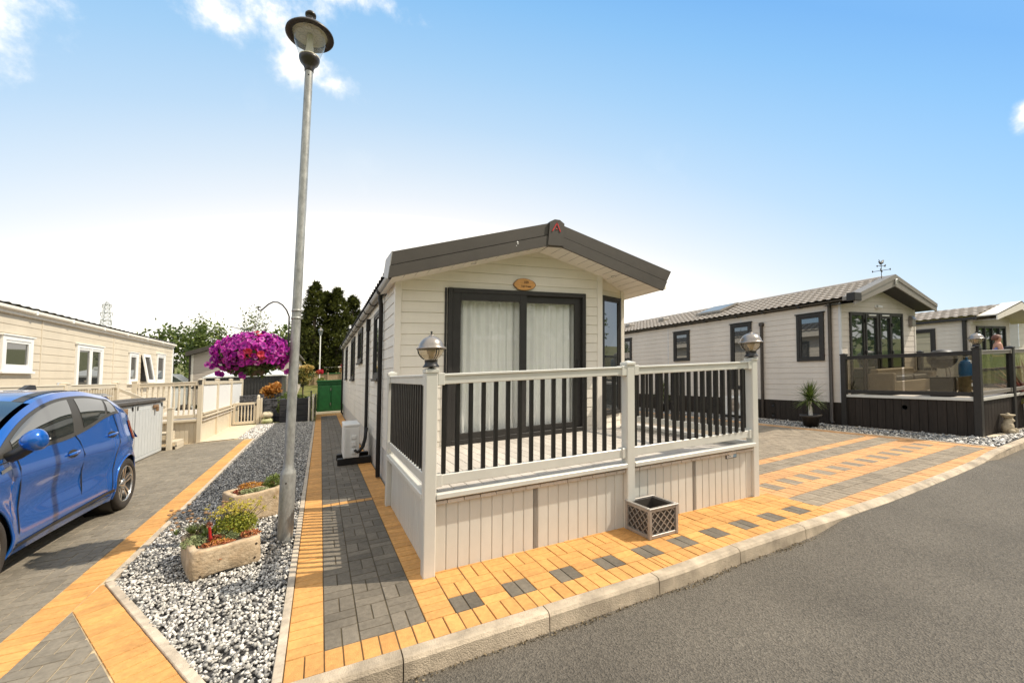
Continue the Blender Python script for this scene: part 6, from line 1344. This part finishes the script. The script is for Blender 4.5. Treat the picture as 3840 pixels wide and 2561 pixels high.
# ---------------------------------------------------------------- yuccas, statue, cordyline by the dark deck
def yucca(a,b,s,label):
    t=thing('yucca_plant',label,'plant',(a,b,0),'spiky plants in charcoal pots')
    mb=MB(); mb.lathe([(0,.02),(.135,.02),(.14,0),(.20,.25),(.225,.25),(.225,.30),(.20,.30),(.19,.26),(0,.26)],(a,b,0),24); part('pot',mb,mt['pot'],t)
    mb=MB(); mb.tube([(a,b,.25),(a-.01,b,.45),(a-.015,b,.62)],[.045,.04,.035],10); part('trunk',mb,mt['yuccatrunk'],t)
    mb=MB()
    for i in range(300):
        an=rng.uniform(0,2*PI); el=rng.uniform(-.5,1.5); l=s*rng.uniform(.30,.52); d=np.array([math.cos(an)*math.cos(el),math.sin(an)*math.cos(el),math.sin(el)]); o=np.array([a-.015,b,.60+rng.uniform(0,.16)]); sd=np.cross(d,[0,0,1]); sd/=np.linalg.norm(sd)+1e-6; w_=.008
        p=[o+d*l*f+np.array([0,0,-.16*l*f*f*math.cos(el)]) for f in (0,.35,.7,1)]
        vs=[]
        for f,q in zip((.6,1,.8,.05),p): vs+= [tuple(q-sd*w_*f),tuple(q+sd*w_*f)]
        mb.add(vs,[(0,1,3,2),(2,3,5,4),(4,5,7,6)],0,False,float(np.clip(rng.normal(.5,.2),.01,.99)))
    part('leaves',mb,mt['leaf'],t)
yucca(10.80,6.26,1.0,'spiky yucca with a white trunk in a charcoal pot on the chippings'); yucca(11.1,11.4,1.0,'spiky yucca in a dark pot glimpsed through the deck balusters')
st=thing('garden_statue','weathered stone sitting bear figure with a flat topped hat on white chippings','statue',(12.47,3.53,0)); sx0,sy0=12.47,3.53
import mathutils.noise as NZ
def blob(mb,c,r,n=14):
    def fn(u,v):
        th=2*PI*u; ph=PI*v; p=Vector((c[0]+r[0]*math.sin(ph)*math.cos(th),c[1]+r[1]*math.sin(ph)*math.sin(th),c[2]+r[2]*math.cos(ph))); k=NZ.noise(p*16)*.012+NZ.noise(p*40)*.005
        return (p.x+k,p.y+k,p.z+k*.6)
    mb.grid(fn,n,n-4)
mb=MB(); blob(mb,(sx0-.02,sy0,.115),(.095,.09,.13)); blob(mb,(sx0-.005,sy0,.21),(.070,.07,.09)); blob(mb,(sx0+.02,sy0-.01,.255),(.075,.07,.06)); blob(mb,(sx0+.085,sy0-.03,.245),(.05,.035,.03)); blob(mb,(sx0-.09,sy0-.07,.05),(.07,.05,.055)); blob(mb,(sx0+.05,sy0-.08,.05),(.045,.045,.06)); blob(mb,(sx0+.09,sy0-.03,.13),(.035,.03,.06)); blob(mb,(sx0+.06,sy0+.06,.05),(.05,.05,.055)); part('figure',mb,mt['statue'],st)
mb=MB(); mb.lathe([(0,.30),(.06,.305),(.09,.345),(.105,.365),(.10,.372),(.03,.374),(.028,.395),(0,.41)],(sx0-.005,sy0,0),18); part('hat',mb,mt['statue'],st)
bp=thing('cordyline_plant','red bladed cordyline in a large pale pot at the right frame edge','plant',(13.95,3.72,0))
mb=MB(); mb.lathe([(0,.02),(.20,.02),(.21,0),(.30,.50),(.34,.52),(.34,.58),(.29,.58),(.28,.5),(0,.5)],(13.95,3.72,0),28); part('pot',mb,mt['whitepot'],bp)
mb=MB()
for i in range(130):
    an=rng.uniform(0,2*PI); el=rng.uniform(-.35,1.35); l=rng.uniform(.45,.95); d=np.array([math.cos(an)*math.cos(el),math.sin(an)*math.cos(el),math.sin(el)]); o=np.array([13.95,3.72,.56+rng.uniform(0,.15)]); sd=np.cross(d,[0,0,1]); sd/=np.linalg.norm(sd)+1e-6; w_=.020
    p=[o+d*l*f+np.array([0,0,-.14*l*f*f*math.cos(el)]) for f in (0,.35,.7,1)]; vs=[]
    for f,q in zip((.6,1,.8,.05),p): vs+=[tuple(q-sd*w_*f),tuple(q+sd*w_*f)]
    mb.add(vs,[(0,1,3,2),(2,3,5,4),(4,5,7,6)],0,False,float(np.clip(rng.normal(.55,.25),.01,.99)))
part('leaves',mb,mt['wine'],bp)
bush(13.8,3.75,.45,.3,.28,160,'olive trailing plant round the rim of the pale pot','mixleaf',.06,.1,.6)
# ---------------------------------------------------------------- blue car on the left drive
car=thing('parked_car','glossy blue compact crossover parked nose to the road on the left drive','car',(-3.26,5.9,0)); AC=-3.26
ip=lambda pts: (lambda y: float(np.interp(y,[p[0] for p in pts],[p[1] for p in pts])))
def smooth(pts):
    xs=np.array([p[0] for p in pts]); ys=np.array([p[1] for p in pts]); m=np.gradient(ys,xs)
    def f(x):
        x=min(max(x,xs[0]),xs[-1]); i=min(int(np.searchsorted(xs,x,side='right'))-1,len(xs)-2); h=xs[i+1]-xs[i]; t=(x-xs[i])/h
        return (2*t**3-3*t*t+1)*ys[i]+(t**3-2*t*t+t)*h*m[i]+(-2*t**3+3*t*t)*ys[i+1]+(t**3-t*t)*h*m[i+1]
    return f
hw=smooth([(3.87,.62),(4.0,.76),(4.3,.86),(4.72,.895),(5.2,.875),(6.0,.868),(6.8,.885),(7.38,.91),(7.65,.88),(7.85,.78),(7.98,.62)])
zb=smooth([(3.87,.66),(4.05,.82),(4.35,.95),(4.75,1.03),(5.0,1.075),(5.6,1.10),(6.1,1.125),(6.5,1.18),(6.9,1.265),(7.2,1.305),(7.5,1.27),(7.8,1.12),(7.98,.95)])
zt=smooth([(4.70,1.035),(5.1,1.245),(5.45,1.41),(5.8,1.525),(6.1,1.585),(6.4,1.605),(6.75,1.60),(7.1,1.555),(7.45,1.495),(7.75,1.32)])
ut=smooth([(4.70,.80),(5.2,.72),(5.8,.655),(6.4,.64),(7.0,.63),(7.45,.63),(7.75,.66)])
YF,YR,RA,ZW=4.70,7.385,.385,.335
def zl(y):
    z=.205
    for w_ in (YF,YR):
        if abs(y-w_)<RA: z=max(z,ZW+math.sqrt(RA*RA-(y-w_)**2))
    if y<4.3: z=max(z,.22+.0)
    return z
zprof=smooth([(.18,-.06),(.26,-.020),(.36,.004),(.48,-.008),(.60,-.030),(.74,-.022),(.86,.0),(.95,-.010),(1.05,-.040),(1.3,-.095)])
def side(y,z):
    g=max(0,min(1,(y-4.95)/.8))*max(0,min(1,(7.1-y)/.8)); g=g*g*(3-2*g)
    p=zprof(z); sc_=p if p>-.0 and z<.5 else p*(1 if z>.8 or z<.4 else .35+.65*g)
    fl=0
    for w_ in (YF,YR):
        r=math.hypot(y-w_,z-ZW); fl=max(fl,.020*math.exp(-((r-RA-.03)/.055)**2)) if z>.2 else fl
    return hw(y)+sc_+fl
ys=sorted(set(list(np.linspace(3.87,7.98,84))+[YF-RA,YF+RA,YR-RA,YR+RA,YF-RA-.001,YF+RA+.001,YR-RA-.001,YR+RA+.001])); NT=16
body=MB()
for sg in (1,-1):
    vs=[]
    for y in ys:
        a,b=zl(y),zb(y)
        for j in range(NT+1): z=a+(b-a)*j/NT; vs.append((AC+sg*side(y,z),y,z))
    n=NT+1; body.add(vs,[(i*n+j,(i+1)*n+j,(i+1)*n+j+1,i*n+j+1) for i in range(len(ys)-1) for j in range(NT)],0,True)
    def G(y,t,o=0): 
        u0,z0=side(y,zb(y)),zb(y); u1,z1=ut(y),max(zt(y),zb(y)+.004); bul=.025*math.sin(PI*t)
        return (AC+sg*(u0+(u1-u0)*t+bul+o),y,z0+(z1-z0)*t+o*.25)
    gy=np.linspace(4.72,7.74,60); vs=[G(y,t/8) for y in gy for t in range(9)]
    body.add(vs,[(i*9+j,(i+1)*9+j,(i+1)*9+j+1,i*9+j+1) for i in range(59) for j in range(8)],0,True)
hood=lambda u,v:(AC+(2*v-1)*side(3.87+.95*u,zb(3.87+.95*u)),3.87+.95*u-(1-(2*v-1)**2)*.10*(1-u),zb(3.87+.95*u)+.055*(1-(2*v-1)**2))
body.grid(hood,14,16)
body.grid(lambda u,v:(AC+(2*u-1)*side(3.87,.22+.44*v),3.87-(1-(2*u-1)**2)*.10,.22+.44*v),14,6)
roof=lambda y,v:(AC+v*ut(y),y-(1-v*v)*.10*max(0,min(1,(6.4-y)/.6)),zt(y)+(1-v*v)*.048)
body.grid(lambda u,v: roof(5.74+1.74*u,2*v-1),24,16)
def hatch(s,v): 
    y=7.44+.50*s**.8; return (AC+v*(.63+.20*s),y+(1-v*v)*.07,1.515-.62*s+.03*(1-v*v)*(1-s))
body.grid(lambda u,v:hatch(u,2*v-1),10,14)
body.grid(lambda u,v:(AC+(2*u-1)*(side(7.97,.3+.65*v)),7.97+(1-(2*u-1)**2)*.08,.30+.63*v),14,6)
body.grid(lambda u,v:(AC+(2*v-1)*.62,7.42+.26*u,1.555-.045*u+.035*(1-(2*v-1)**2)),4,14)
part('body',body,mt['bluecar'],car)
mb=MB(); mb.box(AC-.80,AC+.80,4.0,7.9,.19,.45); mb.box(AC-.55,AC+.55,5.3,7.2,.45,.95); part('underbody',mb,mt['carblack'],car)
mb=MB()
def scr(s,v): 
    y=4.70+1.06*s; return (AC+v*(ut(y)-.045),y-(1-v*v)*(.24-.14*s),zt(y)+.012+(1-v*v)*(.02+.03*s))
mb.grid(lambda u,v:scr(u,2*v-1),16,16); ws=part('windscreen',mb,mt['carglass'],car)
for sg in (1,-1):
    def G(y,t,o=0): 
        u0,z0=side(y,zb(y)),zb(y); u1,z1=ut(y),max(zt(y),zb(y)+.004); bul=.025*math.sin(PI*t)
        return (AC+sg*(u0+(u1-u0)*t+bul+o),y,z0+(z1-z0)*t+o*.25)
    tu=lambda y,m_: max(.0,1-m_/max(zt(y)-zb(y),.02))
    mb=MB(); mb.grid(lambda u,v:G(4.90+2.36*u,-.05+(tu(4.90+2.36*u,.055)+.05)*v,.004),44,6); part('window_trim',mb,mt['carplastic'],car)
    def pane(ya,yb,lo=.05,m_=.085):
        def f(u,v):
            for _ in range(1): 
                t=v; y=ya(t)+(yb(t)-ya(t))*u; T=tu(y,m_); return G(y,lo+max(T-lo,0)*v,.008)
        p=MB(); p.grid(f,16,8); return part('side_window',p,mt['carglass'],car)
    pane(lambda t:5.16+.02*t,lambda t:6.20+.10*t); pane(lambda t:6.42+.03*t,lambda t:6.93+.13*t); pane(lambda t:7.0+.10*t,lambda t:7.19+.02*t,.07,.09)
    S=lambda y,z,o=.002:(AC+sg*(side(y,z)+o),y,z)
    mb=MB(); 
    for pts in ([(5.205,z) for z in (1.07,.95,.8,.6,.4,.25)],[(6.22,1.13),(6.28,1.05),(6.31,.9),(6.31,.7),(6.30,.5),(6.27,.3)],[(7.12,1.29),(7.16,1.1),(7.13,.92),(7.05,.78),(6.98,.6),(6.94,.4),(6.93,.3)],[(5.205,.29)]+[(y,.285) for y in (5.6,6.0,6.4,6.93)],[(4.75,1.03),(4.95,1.03),(5.2,1.045)]):
        mb.tube([S(y,z,.0015) for y,z in pts],.006,5)
    part('door_gap',mb,mt['carblack'],car)
    mb=MB(); mb.grid(lambda u,v:S(5.2+1.78*u,(.262+.055*u)+.035*v,.006),20,2); part('sill_trim',mb,mt['carblack'],car)
    for y,z in ((6.09,.945),(7.0,1.04)):
        mb=MB(); mb.grid(lambda u,v:(S(y+.10*math.cos(2*PI*u)*v,z+.040*math.sin(2*PI*u)*v,.003+.0)),20,3); h=part('handle_recess',mb,mt['carblack'],car)
        mb=MB(); mb.tube([S(y-.12,z-.006,.012),S(y-.06,z,.026),S(y+.04,z+.006,.028),S(y+.11,z+.010,.014)],[.010,.017,.017,.010],10); part('door_handle',mb,mt['bluecar'],car)
    mb=MB(); mb.grid(lambda u,v:S(7.50+.40*u,.93+.25*v-.06*u,.008),8,6); part('tail_lamp',mb,mt['redlamp'],car)
    mb=MB(); mc=(AC+sg*1.02,5.04,1.208); N_=16
    def mf(u,v):
        th=2*PI*u; ph=PI*v; x=math.sin(ph)*math.cos(th); y=math.cos(ph); z=math.sin(ph)*math.sin(th); q=1 if y<0 else .35
        return (mc[0]+sg*.092*x*(1-.12*z),mc[1]+.10*y*q,mc[2]+.095*z*(1+.14*x))
    mb.grid(mf,22,14); M_=part('wing_mirror',mb,mt['bluecar'],car)
    mb=MB(); mb.tube([(mc[0]-sg*.16,5.06,1.075),(mc[0]-sg*.10,5.05,1.10),(mc[0]-sg*.03,5.045,1.15)],[.05,.05,.05],8); mb.grid(lambda u,v:(mc[0]+sg*(.084*math.cos(2*PI*u)*v),mc[1]+.036,mc[2]+.086*math.sin(2*PI*u)*v),18,3); o=mb.build('mirror_base',mt['carblack'],car); o.parent=M_
    mb=MB(); mb.box(*sorted((mc[0]+sg*.080,mc[0]+sg*.090)),5.02,5.075,1.20,1.214,bev=.005); o=mb.build('indicator',mt['ac'],car); o.parent=M_
    mb=MB(); mb.grid(lambda u,v:S(4.93+.15*u,.952+.028*v+.02*u,.006),4,2); part('badge',mb,mt['chrome'],car)
    # black roof strip
    mb=MB(); mb.grid(lambda u,v:(lambda p:(p[0],p[1],p[2]+.005))(roof(5.76+1.66*u,sg*(.80+.12*v))),24,3); part('roof_strip',mb,mt['carplastic'],car)
    for yw in (YF,YR):
        mb=MB(); mb.lathe([(RA+.002,-.30),(RA+.002,.0)],(AC+sg*.86,yw,ZW),40,axis=(sg,0,0)); mb.lathe([(RA+.0,-.3),(0,-.3)],(AC+sg*.86,yw,ZW),40,axis=(sg,0,0)); part('wheel_arch',mb,mt['carblack'],car)
        mb=MB(); mb.tube([(AC+sg*(side(yw+RA*math.cos(x),max(.21,ZW+RA*math.sin(x)))+.002),yw+RA*math.cos(x),ZW+RA*math.sin(x)) for x in np.linspace(-.30,PI+.30,40)],.012,6); part('arch_lip',mb,mt['bluecar'],car)
        wx=AC+sg*.905
        mb=MB(); mb.lathe([(.235,-.20),(.30,-.21),(.325,-.19),(.335,-.15),(.335,-.05),(.328,-.015),(.30,.0),(.255,.0),(.238,-.012),(.236,-.10)],(wx,yw,ZW),48,axis=(sg,0,0))
        for k in range(60): an=2*PI*k/60
        w_=part('wheel',mb,mt['tyre'],car)
        mb=MB(); mb.lathe([(.240,-.02),(.232,-.008),(.226,-.018),(.224,-.16),(0,-.16)],(wx,yw,ZW),40,axis=(sg,0,0)); o=mb.build('rim_barrel',mt['carblack'],car); o.parent=w_
        mb=MB()
        for k in range(5):
            an=2*PI*k/5+.35+(.4 if yw==YF else 0)
            for da in (-.20,.20):
                d=lambda r,x:(wx+sg*(-.022-.02*(1-r/.235)),yw+r*math.cos(x),ZW+r*math.sin(x))
                p=[d(.055,an-.35*np.sign(da)*0+da*1.6),d(.055,an+da*2.6),d(.228,an+da*1.25),d(.228,an+da*.35)]
                mb.prism(p,(-sg*.03,0,0))
        mb.lathe([(.238,-.012),(.232,-.004),(.222,-.012),(.222,-.03)],(wx,yw,ZW),40,axis=(sg,0,0)); mb.lathe([(.068,-.05),(.064,-.03),(.03,-.022),(0,-.022)],(wx,yw,ZW),24,axis=(sg,0,0)); o=mb.build('rim',mt['alloy'],car); o.parent=w_
mb=MB(); mb.grid(lambda u,v:(lambda p:(p[0],p[1]+.006,p[2]+.006))(hatch(.10+.48*u,(2*v-1)*.86)),8,10); part('rear_window',mb,mt['carglass'],car)
mb=MB(); mb.prism([(AC-.025,6.93,1.63),(AC-.025,7.28,1.60),(AC-.012,7.20,1.70),(AC-.012,7.10,1.705)],(.05,0,0)); part('roof_fin',mb,mt['carplastic'],car)
# ---------------------------------------------------------------- trees across the road (mirrored in the panes and the paint)
for i,(a,b,hh,r) in enumerate(((-9,-25,8,4.0),(-2,-27,7.2,4.2),(5,-24,8.2,4.2),(12,-27,7.4,4.4),(19,-25,8.4,4.6),(27,-24,7.6,4.6),(36,-26,8.2,5),(-17,-26,8,4.4),(46,-20,8,5),(56,-17,9,5.5),(68,-19,9.5,6),(80,-17,9,6),(94,-18,10,7),(110,-15,10,7))):
    tree(a,b,hh,r,520,'broad green tree across the road, seen only mirrored in the panes',size=.62,cl=30,trunk=.5,grp='trees across the road',lvl=False,zc=.58,zr=.46)
# ---------------------------------------------------------------- sky, sun, camera
SUN=Vector((.934*math.cos(math.radians(52)),-.357*math.cos(math.radians(52)),math.sin(math.radians(52))))
wd=bpy.data.worlds.new('World'); sc.world=wd; wd.use_nodes=True; nt=wd.node_tree; L=nt.links.new
bg=nt.nodes['Background']; bg.inputs['Strength'].default_value=SKY_STR
sk_=nd(nt,'ShaderNodeTexSky',sky_type='NISHITA',sun_disc=False); sk_.sun_elevation=math.radians(52); sk_.sun_rotation=math.atan2(SUN.x,SUN.y); sk_.air_density=1.0; sk_.dust_density=.6; sk_.ozone_density=2.2
tcn=nd(nt,'ShaderNodeTexCoord'); D_=tcn.outputs['Generated']
def vm(op,a,b=None,**k):
    n=nd(nt,'ShaderNodeVectorMath',operation=op)
    (L(a,n.inputs[0]) if hasattr(a,'is_output') else setattr(n.inputs[0],'default_value',a))
    if b is not None: (L(b,n.inputs[1]) if hasattr(b,'is_output') else setattr(n.inputs[1],'default_value',b))
    return n
def mth(op,a,b=None,c=None,clamp=False):
    n=nd(nt,'ShaderNodeMath',operation=op); n.use_clamp=clamp
    for i,x in enumerate((a,b,c)):
        if x is None: continue
        (L(x,n.inputs[i]) if hasattr(x,'is_output') else setattr(n.inputs[i],'default_value',x))
    return n.outputs[0]
sep=nd(nt,'ShaderNodeSeparateXYZ'); L(D_,sep.inputs[0])
# summer haze: white low down, bluer higher up and towards the right; unseen bright cloud overhead added as warm fill, pale cloud behind
K_=1/(SKY_STR*2**EXPO)
hd=vm('DOT_PRODUCT',D_,(.2,.98,0)).outputs['Value']
Lv=mth('ADD',mth('MULTIPLY_ADD',sep.outputs['Z'],1.55,-.53+1.35),mth('MULTIPLY',hd,-1.35),None,True)
hz=nd(nt,'ShaderNodeValToRGB'); e=hz.color_ramp.elements
while len(e)<len(SKYRAMP): e.new(.5)
for i_,(q,c) in enumerate(SKYRAMP): e[i_].position=q; e[i_].color=(*[x*K_ for x in c],1)
L(Lv,hz.inputs['Fac'])
mxh=nd(nt,'ShaderNodeMix',data_type='RGBA'); mxh.inputs['Factor'].default_value=.9; L(sk_.outputs['Color'],mxh.inputs['A']); L(hz.outputs['Color'],mxh.inputs['B'])
def sstep(v,a,b):
    n=nd(nt,'ShaderNodeMapRange',interpolation_type='SMOOTHSTEP'); n.inputs['From Min'].default_value=a; n.inputs['From Max'].default_value=b; L(v,n.inputs['Value']); return n.outputs['Result']
fill_cov=mth('MAXIMUM',sstep(sep.outputs['Z'],.74,.90),sstep(hd,.26,-.15))
# clouds
nz=nd(nt,'ShaderNodeTexNoise'); nz.inputs['Scale'].default_value=11; nz.inputs['Detail'].default_value=11; nz.inputs['Roughness'].default_value=.62; L(D_,nz.inputs['Vector'])
nz2=nd(nt,'ShaderNodeTexNoise'); nz2.inputs['Scale'].default_value=3.2; nz2.inputs['Detail'].default_value=6; L(D_,nz2.inputs['Vector'])
cl_=None
UPV=Vector((0,0,1))
for (x,y,z,ru,rv,st) in CLOUDS:
    c=Vector((x,y,z)).normalized(); u=c.cross(UPV).normalized(); v=u.cross(c)
    df=vm('SUBTRACT',D_,tuple(c)).outputs[0]
    a=vm('DOT_PRODUCT',df,tuple(u/ru)).outputs['Value']; b=vm('DOT_PRODUCT',df,tuple(v/rv)).outputs['Value']
    r2=mth('ADD',mth('MULTIPLY',a,a),mth('MULTIPLY',b,b)); r=mth('SQRT',r2)
    k=mth('MULTIPLY',mth('SUBTRACT',1.0,r),st)
    k=mth('MAXIMUM',k,-2.0)
    cl_=k if cl_ is None else mth('MAXIMUM',cl_,k)
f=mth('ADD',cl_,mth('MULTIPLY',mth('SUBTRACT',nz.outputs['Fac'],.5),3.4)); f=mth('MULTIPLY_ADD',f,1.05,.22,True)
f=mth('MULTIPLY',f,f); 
w2_=mth('MULTIPLY',mth('SUBTRACT',nz2.outputs['Fac'],.60,None,True),.8); f=mth('MAXIMUM',f,w2_); f=mth('MAXIMUM',f,mth('MULTIPLY',fill_cov,mth('MULTIPLY_ADD',nz2.outputs['Fac'],.9,.45,True)))
mxc=nd(nt,'ShaderNodeMix',data_type='RGBA'); L(f,mxc.inputs['Factor']); L(mxh.outputs['Result'],mxc.inputs['A']); mxc.inputs['B'].default_value=(*[x*K_ for x in CLOUD_FILL_COL],1)
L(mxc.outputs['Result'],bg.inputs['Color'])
sl=bpy.data.lights.new('sun','SUN'); sl.energy=SUN_STR; sl.angle=math.radians(.5); sl.color=(1,.90,.745); so=bpy.data.objects.new('sun',sl); COL.objects.link(so); so.rotation_euler=SUN.to_track_quat('Z','Y').to_euler(); so.location=(20,-10,30)
cam=bpy.data.cameras.new('camera'); co=bpy.data.objects.new('camera',cam); COL.objects.link(co); sc.camera=co
cam.sensor_width=36; cam.lens=36*1568/3840; cam.clip_end=2000; cam.clip_start=.05
RM=Matrix(CAMR); co.matrix_world=Matrix.Translation((0,0,1.63))@RM.to_4x4()
sc.view_settings.view_transform='Standard'; sc.view_settings.look='None'; sc.view_settings.gamma=1; sc.view_settings.exposure=EXPO
sc.cycles.max_bounces=8; sc.cycles.transparent_max_bounces=16; sc.cycles.use_denoising=True; sc.cycles.caustics_reflective=False; sc.cycles.caustics_refractive=False
